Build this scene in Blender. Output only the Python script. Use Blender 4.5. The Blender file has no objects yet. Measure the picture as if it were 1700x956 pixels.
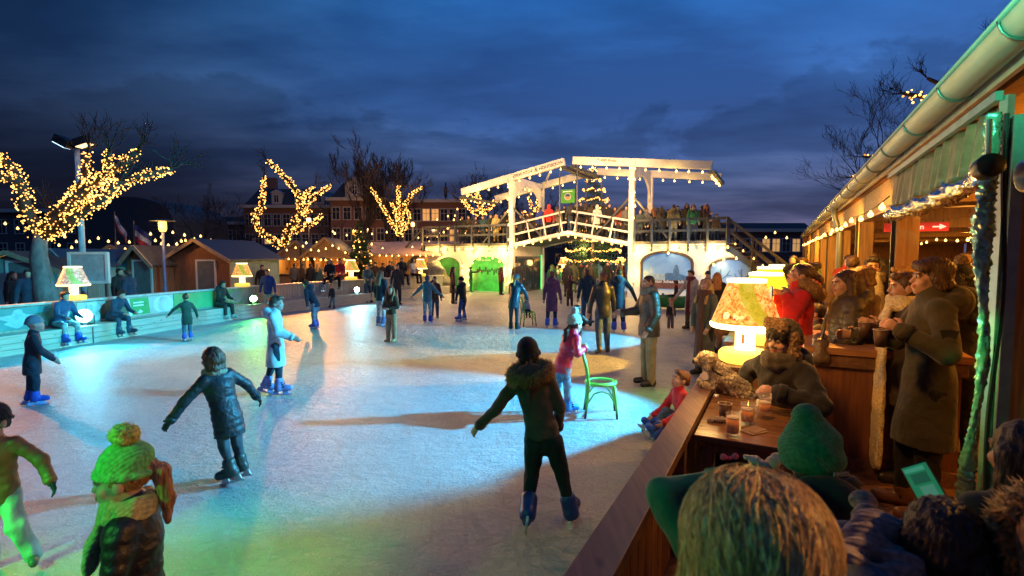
import bpy, math, random
import numpy as np
from mathutils import Vector, Matrix
random.seed(7); RNG=np.random.default_rng(11)
S=bpy.context.scene; COL=S.collection
F=850.0; HC=2.15; PITCH=math.atan(54/850)
cP,sP=math.cos(PITCH),math.sin(PITCH)
def ray(px,py):
    x=(px-850)/F; u=(478-py)/F
    return np.array([x,cP+sP*u,-sP+cP*u])
def G(px,py,z=0.0):                       # photo pixel -> point on the level z
    d=ray(px,py); t=(z-HC)/d[2]; return np.array([0,0,HC])+d*t
def D(px,py,Y):                           # photo pixel -> point at depth Y
    d=ray(px,py); return np.array([0,0,HC])+d*(Y/d[1])
AZ=math.atan(.527); PD=np.array([math.sin(AZ),math.cos(AZ),0]); ND=np.array([math.cos(AZ),-math.sin(AZ),0])
B0=np.array([0,29.5,0])
def BR(u,v,z): return B0+ND*u+PD*v+np.array([0,0,z])     # bridge frame
def PV(s,o,z): return PD*s+ND*o+np.array([0,0,z])        # pavilion frame: s along, o outward to the right
# ---------------------------------------------------------------- objects
def link(o,parent=None):
    COL.objects.link(o)
    if parent is not None: o.parent=parent
    return o
def tag(o,label=None,cat=None,group=None,kind=None):
    if label: o['label']=label
    if cat: o['category']=cat
    if group: o['group']=group
    if kind: o['kind']=kind
    return o
def thing(name,label,cat,loc=(0,0,0),rz=0,group=None):
    o=bpy.data.objects.new(name,None); o.empty_display_size=.1; link(o)
    o.location=[float(c) for c in loc]; o.rotation_euler=(0,0,rz); return tag(o,label,cat,group)
def dup(root,loc=None,rz=None,label=None,group=None):
    r=root.copy(); COL.objects.link(r)
    if loc is not None: r.location=[float(c) for c in loc]
    if rz is not None: r.rotation_euler=(0,0,rz)
    if label: r['label']=label
    if group: r['group']=group
    for ch in list(root.children):
        c=ch.copy(); COL.objects.link(c); c.parent=r
        for g in ch.children:
            d=g.copy(); COL.objects.link(d); d.parent=c
    return r
def mesh_np(name,V,Q,mats,fm=None,smooth=True):
    me=bpy.data.meshes.new(name); V=np.asarray(V,dtype=np.float32); 
    nv=len(V); n=len(Q); w=Q.shape[1]
    me.vertices.add(nv); me.vertices.foreach_set('co',V.ravel())
    me.loops.add(n*w); me.loops.foreach_set('vertex_index',Q.astype(np.int32).ravel())
    me.polygons.add(n); me.polygons.foreach_set('loop_start',np.arange(0,n*w,w,dtype=np.int32))
    for m in mats: me.materials.append(m)
    if fm is not None: me.polygons.foreach_set('material_index',fm.astype(np.int32))
    me.polygons.foreach_set('use_smooth',np.full(n,smooth))
    me.update(calc_edges=True); me.validate(); return me
class MB:
    def __init__(s): s.v=[];s.f=[];s.m=[];s.cur=0;s.sm=[];s.smooth=False
    def add(s,vs,fs):
        o=len(s.v); s.v+=[tuple(float(c) for c in v) for v in vs]
        for f in fs: s.f.append([i+o for i in f]); s.m.append(s.cur); s.sm.append(s.smooth)
    def box(s,c,size,R=None):
        hx,hy,hz=[d/2 for d in size]
        P=[np.array([x*hx,y*hy,z*hz]) for z in(-1,1) for y in(-1,1) for x in(-1,1)]
        if R is not None: P=[R@p for p in P]
        s.add([np.asarray(c)+p for p in P],[(0,2,3,1),(4,5,7,6),(0,1,5,4),(2,6,7,3),(0,4,6,2),(1,3,7,5)])
    def beam(s,a,b,w,h,up=(0,0,1)):
        a=np.asarray(a,float);b=np.asarray(b,float);d=b-a;L=np.linalg.norm(d);d=d/L
        up=np.asarray(up,float)
        if abs(d@up)>.98: up=np.array([0,1.0,0])
        sx=np.cross(d,up);sx/=np.linalg.norm(sx);u2=np.cross(sx,d)
        s.box((a+b)/2,(w,L,h),np.column_stack([sx,d,u2]))
    def tube(s,pts,r,n=8,cap=True):
        pts=[np.asarray(p,float) for p in pts];m=len(pts)
        rs=r if hasattr(r,'__len__') else [r]*m
        vs=[];prev=None
        for i,p in enumerate(pts):
            t=pts[min(i+1,m-1)]-pts[max(i-1,0)];t=t/(np.linalg.norm(t)+1e-9)
            if prev is None:
                a=np.array([0,0,1.0]) if abs(t[2])<.9 else np.array([1.0,0,0])
                x=np.cross(t,a)
            else: x=prev-t*(prev@t)
            x/=np.linalg.norm(x)+1e-9;prev=x;y=np.cross(t,x)
            for k in range(n):
                q=2*math.pi*k/n;vs.append(p+rs[i]*(math.cos(q)*x+math.sin(q)*y))
        fs=[(i*n+k,i*n+(k+1)%n,(i+1)*n+(k+1)%n,(i+1)*n+k) for i in range(m-1) for k in range(n)]
        if cap: fs+=[tuple(range(n-1,-1,-1)),tuple((m-1)*n+k for k in range(n))]
        s.add(vs,fs)
    def lathe(s,prof,c=(0,0,0),n=24,cap=True):
        vs=[];c=np.asarray(c,float)
        for r,z in prof:
            for k in range(n):
                q=2*math.pi*k/n;vs.append(c+np.array([r*math.cos(q),r*math.sin(q),z]))
        m=len(prof)
        fs=[(i*n+k,i*n+(k+1)%n,(i+1)*n+(k+1)%n,(i+1)*n+k) for i in range(m-1) for k in range(n)]
        if cap: fs+=[tuple(range(n-1,-1,-1)),tuple((m-1)*n+k for k in range(n))]
        s.add(vs,fs)
    def prism(s,poly,ex):          # closed 3d polygon extruded by vector ex
        n=len(poly);ex=np.asarray(ex,float);P=[np.asarray(p,float) for p in poly]
        s.add(P+[p+ex for p in P],[tuple(range(n-1,-1,-1)),tuple(range(n,2*n))]+[(i,(i+1)%n,n+(i+1)%n,n+i) for i in range(n)])
    def build(s,name,mats,parent=None,bevel=0,smooth=None):
        me=bpy.data.meshes.new(name);me.from_pydata(s.v,[],s.f)
        if not isinstance(mats,(list,tuple)): mats=[mats]
        for m in mats: me.materials.append(m)
        me.polygons.foreach_set('material_index',s.m)
        me.polygons.foreach_set('use_smooth',s.sm if smooth is None else [smooth]*len(s.f))
        import bmesh
        bm=bmesh.new();bm.from_mesh(me);bmesh.ops.recalc_face_normals(bm,faces=bm.faces);bm.to_mesh(me);bm.free()
        o=bpy.data.objects.new(name,me);link(o,parent)
        if bevel:
            b=o.modifiers.new('bevel','BEVEL');b.width=bevel;b.segments=2;b.limit_method='ANGLE';b.angle_limit=math.radians(50)
        return o
# ---------------------------------------------------------------- materials
def lin(c): 
    return tuple(((x/255)/12.92 if x/255<=.04045 else ((x/255+.055)/1.055)**2.4) for x in c)
MATS={}
def _new(name):
    m=bpy.data.materials.new(name);m.use_nodes=True
    nt=m.node_tree;b=nt.nodes['Principled BSDF'];return m,nt,b
def nd(nt,t,**k):
    n=nt.nodes.new(t)
    for a,v in k.items():
        if a.startswith('i_'):
            n.inputs[a[2:].replace('_',' ')].default_value=v
        else: setattr(n,a,v)
    return n
def mat(name,col,rough=.7,metal=0,var=.25,scale=6,bump=0,bscale=40,stretch=(1,1,1),coat=0,sheen=0,spec=.5,alpha=1,trans=0):
    key=(name,tuple(col),rough,metal,var,scale,bump,bscale,tuple(stretch))
    if key in MATS: return MATS[key]
    m,nt,b=_new(name);L=nt.links
    b.inputs['Roughness'].default_value=rough;b.inputs['Metallic'].default_value=metal
    b.inputs['Specular IOR Level'].default_value=spec
    b.inputs['Coat Weight'].default_value=coat
    if sheen: b.inputs['Sheen Weight'].default_value=sheen
    b.inputs['Transmission Weight'].default_value=trans
    tc=nd(nt,'ShaderNodeTexCoord');mp=nd(nt,'ShaderNodeMapping');mp.inputs['Scale'].default_value=stretch
    L.new(tc.outputs['Object'],mp.inputs['Vector'])
    n=nd(nt,'ShaderNodeTexNoise');n.inputs['Scale'].default_value=scale;n.inputs['Detail'].default_value=6;n.inputs['Roughness'].default_value=.65
    L.new(mp.outputs[0],n.inputs['Vector'])
    r=nd(nt,'ShaderNodeValToRGB');e=r.color_ramp.elements
    e[0].position=.3;e[1].position=.72
    e[0].color=(*[max(0,c*(1-var)) for c in col],1);e[1].color=(*[min(1,c*(1+var)) for c in col],1)
    L.new(n.outputs['Fac'],r.inputs['Fac']);L.new(r.outputs['Color'],b.inputs['Base Color'])
    if bump:
        n2=nd(nt,'ShaderNodeTexNoise');n2.inputs['Scale'].default_value=bscale;n2.inputs['Detail'].default_value=5
        L.new(mp.outputs[0],n2.inputs['Vector'])
        bp=nd(nt,'ShaderNodeBump');bp.inputs['Strength'].default_value=min(1,bump);bp.inputs['Distance'].default_value=.02*bump
        L.new(n2.outputs['Fac'],bp.inputs['Height']);L.new(bp.outputs[0],b.inputs['Normal'])
    MATS[key]=m;return m
def emit(name,col,strength,sample='NONE'):
    key=('E',name,tuple(col),strength)
    if key in MATS: return MATS[key]
    m,nt,b=_new(name)
    b.inputs['Base Color'].default_value=(*col,1);b.inputs['Emission Color'].default_value=(*col,1);b.inputs['Emission Strength'].default_value=strength
    m.cycles.emission_sampling=sample;MATS[key]=m;return m
def wood(name,col,rough=.6,plank=.0,axis=0,var=.4,dirt=.0):
    key=('W',name,tuple(col))
    if key in MATS: return MATS[key]
    m,nt,b=_new(name);L=nt.links;b.inputs['Roughness'].default_value=rough
    tc=nd(nt,'ShaderNodeTexCoord');mp=nd(nt,'ShaderNodeMapping')
    sc=[14,14,14];sc[axis]=.9;mp.inputs['Scale'].default_value=sc
    L.new(tc.outputs['Object'],mp.inputs['Vector'])
    n=nd(nt,'ShaderNodeTexNoise');n.inputs['Scale'].default_value=2.2;n.inputs['Detail'].default_value=8;n.inputs['Distortion'].default_value=.6
    L.new(mp.outputs[0],n.inputs['Vector'])
    r=nd(nt,'ShaderNodeValToRGB');e=r.color_ramp.elements;e[0].position=.3;e[1].position=.7
    e[0].color=(*[c*(1-var) for c in col],1);e[1].color=(*[min(1,c*(1+var*.6)) for c in col],1)
    L.new(n.outputs['Fac'],r.inputs['Fac']);out=r.outputs['Color']
    # knots
    v=nd(nt,'ShaderNodeTexVoronoi');v.inputs['Scale'].default_value=1.0
    mk=nd(nt,'ShaderNodeMapping');s2=[5,5,5];s2[axis]=2.2;mk.inputs['Scale'].default_value=s2
    L.new(tc.outputs['Object'],mk.inputs['Vector']);L.new(mk.outputs[0],v.inputs['Vector'])
    r2=nd(nt,'ShaderNodeValToRGB');r2.color_ramp.elements[0].position=.04;r2.color_ramp.elements[1].position=.11
    r2.color_ramp.elements[0].color=(.25,.2,.18,1);r2.color_ramp.elements[1].color=(1,1,1,1)
    L.new(v.outputs['Distance'],r2.inputs['Fac'])
    mx=nd(nt,'ShaderNodeMix',data_type='RGBA',blend_type='MULTIPLY');mx.inputs[0].default_value=.8
    L.new(out,mx.inputs[6]);L.new(r2.outputs['Color'],mx.inputs[7])
    L.new(mx.outputs[2],b.inputs['Base Color'])
    bp=nd(nt,'ShaderNodeBump');bp.inputs['Strength'].default_value=.35;bp.inputs['Distance'].default_value=.004
    L.new(n.outputs['Fac'],bp.inputs['Height']);L.new(bp.outputs[0],b.inputs['Normal'])
    MATS[key]=m;return m
def cloth(col,kind='plain'):
    col=tuple(round(c,4) for c in col);key=('C',col,kind)
    if key in MATS: return MATS[key]
    m,nt,b=_new('cloth_'+kind);L=nt.links
    rough={'plain':.85,'puffer':.48,'shiny':.25,'knit':.95,'denim':.9,'fur':.9,'leather':.4,'hair':.5,'skin':.5}[kind]
    b.inputs['Roughness'].default_value=rough
    if kind in('plain','knit','fur'): b.inputs['Sheen Weight'].default_value=.15
    if kind=='skin':
        b.inputs['Subsurface Weight'].default_value=.12;b.inputs['Subsurface Radius'].default_value=(.02,.008,.004);b.inputs['Subsurface Scale'].default_value=.3
    tc=nd(nt,'ShaderNodeTexCoord');mp=nd(nt,'ShaderNodeMapping')
    L.new(tc.outputs['Object'],mp.inputs['Vector'])
    n=nd(nt,'ShaderNodeTexNoise');n.inputs['Detail'].default_value=5
    n.inputs['Scale'].default_value={'plain':9,'puffer':7,'shiny':7,'knit':60,'denim':14,'fur':70,'leather':14,'hair':30,'skin':18}[kind]
    if kind in('hair','fur'): mp.inputs['Scale'].default_value=(3,3,.45) if kind=='hair' else (1,1,1)
    L.new(mp.outputs[0],n.inputs['Vector'])
    var={'plain':.22,'puffer':.2,'shiny':.15,'knit':.3,'denim':.4,'fur':.55,'leather':.25,'hair':.6,'skin':.12}[kind]
    r=nd(nt,'ShaderNodeValToRGB');e=r.color_ramp.elements;e[0].position=.33;e[1].position=.68
    e[0].color=(*[c*(1-var) for c in col],1);e[1].color=(*[min(1,c*(1+var)) for c in col],1)
    L.new(n.outputs['Fac'],r.inputs['Fac']);L.new(r.outputs['Color'],b.inputs['Base Color'])
    bp=nd(nt,'ShaderNodeBump')
    if kind=='knit':
        w=nd(nt,'ShaderNodeTexWave');w.inputs['Scale'].default_value=26;w.bands_direction='DIAGONAL';w.inputs['Distortion'].default_value=1.0
        L.new(mp.outputs[0],w.inputs['Vector']);L.new(w.outputs['Fac'],bp.inputs['Height']);bp.inputs['Distance'].default_value=.003;bp.inputs['Strength'].default_value=.5
    else:
        n2=nd(nt,'ShaderNodeTexNoise');n2.inputs['Detail'].default_value=4
        n2.inputs['Scale'].default_value={'plain':11,'puffer':16,'shiny':16,'denim':22,'fur':120,'leather':14,'hair':45,'skin':60}[kind]
        n2.inputs['Distortion'].default_value=.4
        L.new(mp.outputs[0],n2.inputs['Vector']);L.new(n2.outputs['Fac'],bp.inputs['Height'])
        bp.inputs['Distance'].default_value={'plain':.03,'puffer':.03,'shiny':.03,'denim':.02,'fur':.01,'leather':.02,'hair':.01,'skin':.002}[kind]
        bp.inputs['Strength'].default_value=.55
    L.new(bp.outputs[0],b.inputs['Normal']);MATS[key]=m;return m
def text_obj(txt,size,m,M,parent,name='lettering',ext=.003,bold=False):
    cu=bpy.data.curves.new(name,'FONT');cu.body=txt;cu.size=size;cu.extrude=ext;cu.align_x='CENTER';cu.align_y='CENTER'
    if bold: cu.offset=size*.015
    o=bpy.data.objects.new(name,cu);COL.objects.link(o);dg=bpy.context.evaluated_depsgraph_get()
    me=bpy.data.meshes.new_from_object(o.evaluated_get(dg));bpy.data.objects.remove(o)
    me.name=name;me.materials.clear();me.materials.append(m)
    t=bpy.data.objects.new(name,me);link(t,parent);t.matrix_local=M;return t
def frame(o,x,y,z):      # matrix from origin and axes
    M=Matrix.Identity(4)
    for i in range(3): M[i][0]=x[i];M[i][1]=y[i];M[i][2]=z[i];M[i][3]=o[i]
    return M
# ---------------------------------------------------------------- implicit modelling
def cap(a,b,ra,rb=None,m=0,flat=None,rip=None): return ('c',np.asarray(a,float),np.asarray(b,float),ra,ra if rb is None else rb,m,flat,rip)
def ell(c,r,R=None,m=0): return ('e',np.asarray(c,float),np.asarray(r,float),R,m)
def pdist(p,P):
    if p[0]=='c':
        _,a,b,ra,rb,m,flat,rip=p
        q=P-a;ba=b-a
        if flat is not None:
            n,s=flat;n=np.asarray(n,float)
            q=q+np.multiply.outer((q@n)*(1/s-1),n)
            ba=ba+n*((ba@n)*(1/s-1))
        L2=ba@ba+1e-12
        h=np.clip((q@ba)/L2,0,1)
        d=np.sqrt(((q-h[...,None]*ba)**2).sum(-1))
        r=ra+(rb-ra)*h
        if rip is not None: r=r+rip[0]*(np.abs(np.sin(math.pi*h*math.sqrt(L2)/rip[1]+rip[2]))-.6)
        d=d-r
        return d*(flat[1]**.5 if flat is not None else 1)
    _,c,r,R,m=p
    q=P-c
    if R is not None: q=q@R
    k0=np.sqrt(((q/r)**2).sum(-1));k1=np.sqrt(((q/(r*r))**2).sum(-1))+1e-9
    return k0*(k0-1)/k1
def pbox(p):
    if p[0]=='c':
        _,a,b,ra,rb,*_r=p;r=max(ra,rb)+(.02 if p[7] else 0);return np.minimum(a,b)-r,np.maximum(a,b)+r
    r=max(p[2]) if p[3] is not None else p[2]
    return p[1]-r,p[1]+r
def smin(a,b,k):
    h=np.clip(.5+.5*(b-a)/k,0,1);return b+(a-b)*h-k*h*(1-h)
def sdf_mesh(name,groups,mats,vox,noise=None,k=.02):
    """groups: list of dict(p=[prims],k=blend,cut=[(point,normal)],sub=[prims]) -> mesh"""
    lo=np.full(3,1e9);hi=-lo
    for g in groups:
        for p in g['p']:
            a,b=pbox(p);lo=np.minimum(lo,a);hi=np.maximum(hi,b)
    lo=lo-vox*2.5;hi=hi+vox*2.5
    n=np.ceil((hi-lo)/vox).astype(int)+1
    ax=[lo[i]+vox*np.arange(n[i]) for i in range(3)]
    T=np.full(n,9.0,np.float32)
    for g in groups:
        kk=g.get('k',k);T1=np.full(n,9.0,np.float32)
        for p in g['p']:
            a,b=pbox(p);mg=max(kk*1.5,vox*2.5)
            i0=np.clip(np.floor((a-mg-lo)/vox).astype(int),0,n-1);i1=np.clip(np.ceil((b+mg-lo)/vox).astype(int)+1,1,n)
            P=np.stack(np.meshgrid(*[ax[i][i0[i]:i1[i]] for i in range(3)],indexing='ij'),-1)
            d=pdist(p,P);sl=tuple(slice(i0[i],i1[i]) for i in range(3))
            T1[sl]=smin(T1[sl],d,kk)
        if g.get('cut') or g.get('sub'):
            P=np.stack(np.meshgrid(*ax,indexing='ij'),-1)
            for c,nn in g.get('cut',[]): T1=np.maximum(T1,(P-np.asarray(c,float))@np.asarray(nn,float))
            for p in g.get('sub',[]): T1=-smin(-T1,pdist(p,P),.008)
        T=smin(T,T1,g.get('kg',k))
    if noise is not None:
        P=np.stack(np.meshgrid(*ax,indexing='ij'),-1);T=T+noise(P)
    T[0]=T[-1]=9;T[:,0]=T[:,-1]=9;T[:,:,0]=T[:,:,-1]=9
    # surface nets
    neg=T<0
    cs=[T[i:n[0]-1+i,j:n[1]-1+j,l:n[2]-1+l] for i in(0,1) for j in(0,1) for l in(0,1)]
    ng=[c<0 for c in cs];cnt=sum(x.astype(np.int8) for x in ng)
    act=(cnt>0)&(cnt<8);idx=np.argwhere(act)
    if len(idx)==0: return None
    vid=np.full(act.shape,-1,np.int32);vid[act]=np.arange(len(idx))
    val=np.stack([c[act] for c in cs],-1)
    corner=np.array([(i,j,l) for i in(0,1) for j in(0,1) for l in(0,1)],float)
    acc=np.zeros((len(idx),3));w=np.zeros(len(idx))
    for a in range(8):
        for b in range(a+1,8):
            if abs(corner[a]-corner[b]).sum()!=1: continue
            x,y=val[:,a],val[:,b];c=(x<0)!=(y<0);t=np.where(c,x/np.where(c,x-y,1),0)
            acc+=np.where(c[:,None],corner[a]+t[:,None]*(corner[b]-corner[a]),0);w+=c
    V=lo+vox*(idx+acc/w[:,None])
    Q=[]
    for d in range(3):
        o=[i for i in range(3) if i!=d]
        A=neg[tuple(slice(0,n[i]-1) if i==d else slice(1,n[i]-1) for i in range(3))]
        Bm=neg[tuple(slice(1,n[i]) if i==d else slice(1,n[i]-1) for i in range(3))]
        e=np.argwhere(A!=Bm)
        if len(e)==0: continue
        s=A[tuple(e.T)];e=e.copy();e[:,o[0]]+=1;e[:,o[1]]+=1
        def at(x,y):
            q=e.copy();q[:,o[0]]-=x;q[:,o[1]]-=y;return vid[tuple(q.T)]
        q=np.stack([at(0,0),at(1,0),at(1,1),at(0,1)],-1)
        flip=s if d!=1 else ~s
        q[~flip]=q[~flip][:,::-1];Q.append(q)
    Q=np.concatenate(Q)
    # relax
    fm=None
    if len(mats)>1:
        C=V[Q].mean(1);best=np.full(len(C),1e9);fm=np.zeros(len(C),int)
        for g in groups:
            for p in g['p']:
                m=p[5] if p[0]=='c' else p[4]
                d=pdist(p,C);c=d<best;best[c]=d[c];fm[c]=m
    return mesh_np(name,V,Q,mats,fm)
def sdf_obj(name,groups,mats,vox,parent=None,noise=None,k=.02):
    if not isinstance(mats,(list,tuple)): mats=[mats]
    me=sdf_mesh(name,groups,mats,vox,noise,k)
    if me is None: return None
    o=bpy.data.objects.new(name,me);link(o,parent);return o
def vnoise(sc,amp,seed=0):
    rr=np.random.default_rng(seed);ks=rr.normal(size=(5,3))*sc;ph=rr.uniform(0,6.28,5)
    def f(P): return (sum(np.sin(P@ks[i]+ph[i]) for i in range(5))*(amp/2.5)).astype(np.float32)
    return f
SKIN=[(.52,.30,.21),(.47,.26,.17),(.56,.34,.25),(.36,.19,.12)]
LIP=(.38,.12,.1);EYEW=(.7,.68,.64);IRIS=(.03,.025,.02)
def nz(v):
    v=np.asarray(v,float);return v/(np.linalg.norm(v)+1e-12)
def rotz(a):
    c,s=math.cos(a),math.sin(a);return np.array([[c,-s,0],[s,c,0],[0,0,1]])
def furry(o,frac,length,droop=(0,0,-.3),jit=.5,seed=0):
    me=o.data;rr=np.random.default_rng(seed)
    V=[tuple(v.co) for v in me.vertices];F=[];M=[]
    for p in me.polygons:
        vs=list(p.vertices)
        if rr.random()<frac:
            c=np.array(p.center);n=np.array(p.normal)
            t=c+nz(n+np.array(droop)+rr.normal(size=3)*jit)*length*rr.uniform(.5,1.2)
            k=len(V);V.append(tuple(t))
            for i in range(len(vs)): F.append((vs[i],vs[(i+1)%len(vs)],k));M.append(p.material_index)
        else: F.append(tuple(vs));M.append(p.material_index)
    m2=bpy.data.meshes.new(me.name);m2.from_pydata(V,[],F)
    for m in me.materials: m2.materials.append(m)
    m2.polygons.foreach_set('material_index',M);m2.polygons.foreach_set('use_smooth',[True]*len(F));m2.update()
    o.data=m2;return o
def hand_prims(w,d,n,side,s,curl=.35,m=0,grip=False):
    """w wrist, d direction, n palm normal (towards palm), side thumb direction; s scale(hand length)"""
    d,n,side=nz(d),nz(n),nz(side);out=[]
    c=w+d*s*.28
    out.append(cap(w,w+d*s*.42,s*.15,s*.19,m,(n,.6)))
    for i,(o,l) in enumerate(((.155,.43),(.055,.5),(-.05,.46),(-.15,.36))):
        b=w+d*s*.46+side*s*o
        cu=curl*1.2
        d1=nz(d+n*cu);d2=nz(d+n*(cu*3.2 if not grip else cu*6))
        if grip: d2=nz(-d*.2+n)
        p1=b+d1*s*l*.5;p2=p1+d2*s*l*.5
        out+= [cap(b,p1,s*.052,s*.047,m),cap(p1,p2,s*.047,s*.04,m)]
    t0=w+d*s*.14+side*s*.13;t1=t0+nz(d*.6+side*.8+n*.35)*s*.25;t2=t1+nz(d*.8+n*.7+side*.1)*s*.2
    out+= [cap(t0,t1,s*.07,s*.055,m),cap(t1,t2,s*.055,s*.045,m)]
    return out
def person(label,loc,H,face,lean=(0,0),head=(0,0,0),armR=((.25,.05,-1),(.1,.15,-1)),armL=((-.25,.05,-1),(-.1,.15,-1)),
           legR=((.04,.02,-1),(.02,-.02,-1)),legL=((-.04,.02,-1),(-.02,-.02,-1)),pz=None,toe=(8,-8),
           coat=(.02,.02,.025),ckind='plain',clen='hip',hood=None,trim=None,trousers=(.02,.022,.03),tkind='denim',wide=1,
           foot='shoe',fcol=(.02,.02,.02),hat=None,hatcol=(.02,.02,.02),pom=None,hair='short',hcol=(.05,.03,.015),scarf=None,
           glove=None,skin=0,vox=None,group='visitors',curl=(.3,.3),fat=1.0,beard=None,face_detail=None,handR=None,handL=None,elbR=(.6,-.3,-.8),elbL=(-.6,-.3,-.8),nolegs=False,scarftail=None,scarfw=1.0,grip=(False,False),bag=None):
    Y=max(float(np.hypot(loc[0],loc[1])),.8)
    if vox is None: vox=float(np.clip(.0021*Y,.0085,.03))
    fine=Y<7.5 if face_detail is None else face_detail
    T=thing('person',label,'person',loc,-math.radians(face),group)
    hh=float(np.clip(.212+(H-1.0)*.04,.19,.245));u=hh/.232
    chin=H-hh;sz=chin-.03*H;hip=(.505 if H>1.5 else .475)*H
    lift=.062*min(1,H/1.5) if foot=='skate' else 0.0
    ank=.045*H
    legl=hip-ank-lift;th=legl*.51;shn=legl*.49
    up=np.array([0,0,1.0]);fw=np.array([0,1.0,0]);rt=np.array([1.0,0,0])
    # legs
    P0=np.zeros(3)
    jt={}
    for sgn,nm,lg in((1,'R',legR),(-1,'L',legL)):
        a=P0+rt*sgn*.05*H;t=nz(lg[0]);s_=nz(lg[1]);kn=a+t*th;an=kn+s_*shn
        f=fw-s_*(fw@s_);f=nz(f) if np.linalg.norm(f)>.25 else nz(up-s_*(up@s_))
        ta=math.radians(toe[0] if sgn>0 else toe[1]);ax=-s_
        f=f*math.cos(ta)+np.cross(ax,f)*-math.sin(ta)
        jt[nm]=(a,kn,an,s_,nz(f))
    low=min((jt[q][2]+jt[q][3]*(ank*.95+lift))[2] for q in 'RL')
    for q in 'RL':
        toept=jt[q][2]+jt[q][3]*(ank*.9+lift)+jt[q][4]*.09*H;low=min(low,toept[2])
    dz=-low if pz is None else pz
    P=np.array([0,0,dz])
    for q in 'RL': jt[q]=(jt[q][0]+P,jt[q][1]+P,jt[q][2]+P,jt[q][3],jt[q][4])
    lf,ls=math.radians(lean[0]),math.radians(lean[1])
    tdir=nz([math.sin(ls),math.sin(lf)*math.cos(ls),math.cos(lf)*math.cos(ls)])
    srt=nz(rt-tdir*(rt@tdir));tfw=nz(np.cross(tdir,srt));tfw=-tfw if tfw@fw<-.2 else tfw
    tl=sz-hip
    chest=P+tdir*tl*.72;neck=P+tdir*(tl+.01*H)
    sw=.098*H*(1 if H>1.5 else .96)
    sh={'R':P+tdir*tl*.93+srt*sw,'L':P+tdir*tl*.93-srt*sw}
    # head frame (half of the lean is undone)
    hy,hp,ht=[math.radians(a) for a in head]
    hup=nz(tdir*.55+up*.45)
    hf=nz(fw-hup*(fw@hup))
    hf=hf*math.cos(hy)+np.cross(hup,hf)*-math.sin(hy)
    hr=nz(np.cross(hf,hup))
    hf,hup=nz(hf*math.cos(hp)-hup*math.sin(hp)),nz(hup*math.cos(hp)+hf*math.sin(hp))
    hup,hr=nz(hup*math.cos(ht)+hr*math.sin(ht)),nz(hr*math.cos(ht)-hup*math.sin(ht))
    HR=np.column_stack([hr,hf,hup])
    hc=neck+hup*(hh*.5+.016*H)+tfw*.012+hf*.018*u
    def h(x,y,z): return hc+HR@(np.array([x,y,z])*u)
    ar={}
    Mi=rotz(math.radians(face))
    def ik(a,tw,hint):
        tl_=Mi@(np.asarray(tw,float)-np.asarray(loc,float));l1,l2=.165*H,.145*H
        v=tl_-a;v=v-nz(v)*.055*H;dd=min(np.linalg.norm(v),(l1+l2)*.995);u_=nz(v);c_=(l1*l1+dd*dd-l2*l2)/(2*l1*dd);c_=max(-1,min(1,c_))
        p_=np.asarray(hint,float);p_=nz(p_-u_*(p_@u_));e_=a+u_*l1*c_+p_*l1*math.sqrt(max(0,1-c_*c_));return (e_-a,a+u_*dd-e_)
    if handR is not None: armR=ik(sh['R'],handR,elbR)
    if handL is not None: armL=ik(sh['L'],handL,elbL)
    for sgn,nm,am in((1,'R',armR),(-1,'L',armL)):
        a=sh[nm];e=a+nz(am[0])*.165*H;w=e+nz(am[1])*.145*H;ar[nm]=(a,e,w,nz(am[1]))
    # ---- body
    sk=SKIN[skin];mats=[cloth(sk,'skin'),cloth(LIP,'skin'),mat('eye_white',EYEW,.2,var=.05),mat('iris',IRIS,.15),cloth(beard or hcol,'hair')]
    pr=[ell(h(0,-.012,.03),np.array([.074,.092,.086])*u,HR),ell(h(0,.022,-.04),np.array([.058,.068,.073])*u,HR)]
    if vox<.022:
        pr+=[ell(h(0,.062,-.09),np.array([.026,.024,.022])*u,HR,4 if beard else 0),cap(h(0,.086,.008),h(0,.103,-.026),.009*u,.0125*u),ell(h(0,.066,-.062),np.array([.032,.03,.03])*u,HR),
             cap(h(-.034,.076,.022),h(.034,.076,.022),.014*u),
             ell(h(.036,.058,-.028),np.array([.028,.028,.026])*u,HR),ell(h(-.036,.058,-.028),np.array([.028,.028,.026])*u,HR),
             ell(h(.076,-.008,-.008),np.array([.013,.022,.032])*u,HR),ell(h(-.076,-.008,-.008),np.array([.013,.022,.032])*u,HR)]
    if fine:
        pr+=[cap(h(-.018,.09,-.058),h(.018,.09,-.058),.0085*u,.0085*u,1)]
        for s in(-1,1):
            pr+=[ell(h(.031*s,.083,.004),np.array([.0125,.0075,.0062])*u,HR,2),ell(h(.031*s,.0895,.004),np.array([.006,.004,.006])*u,HR,3),
                 cap(h(.015*s,.091,.023),h(.047*s,.083,.024),.0055*u,.005*u,4)]
        if beard: pr+=[cap(h(-.045,.05,-.07),h(0,.07,-.09),.012*u,.017*u,4),cap(h(.045,.05,-.07),h(0,.07,-.09),.012*u,.017*u,4),cap(h(-.024,.09,-.042),h(.024,.09,-.042),.007*u,.007*u,4)]
    pr+=[cap(neck-tdir*.03,h(0,-.02,-.06),.047*u,.05*u)]
    body=[dict(p=pr,k=.012)]
    core=[cap(P+tdir*.02,chest,.065*H,.07*H,0,(tfw,.7)),cap(sh['R'],sh['L'],.03*H)]
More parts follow.
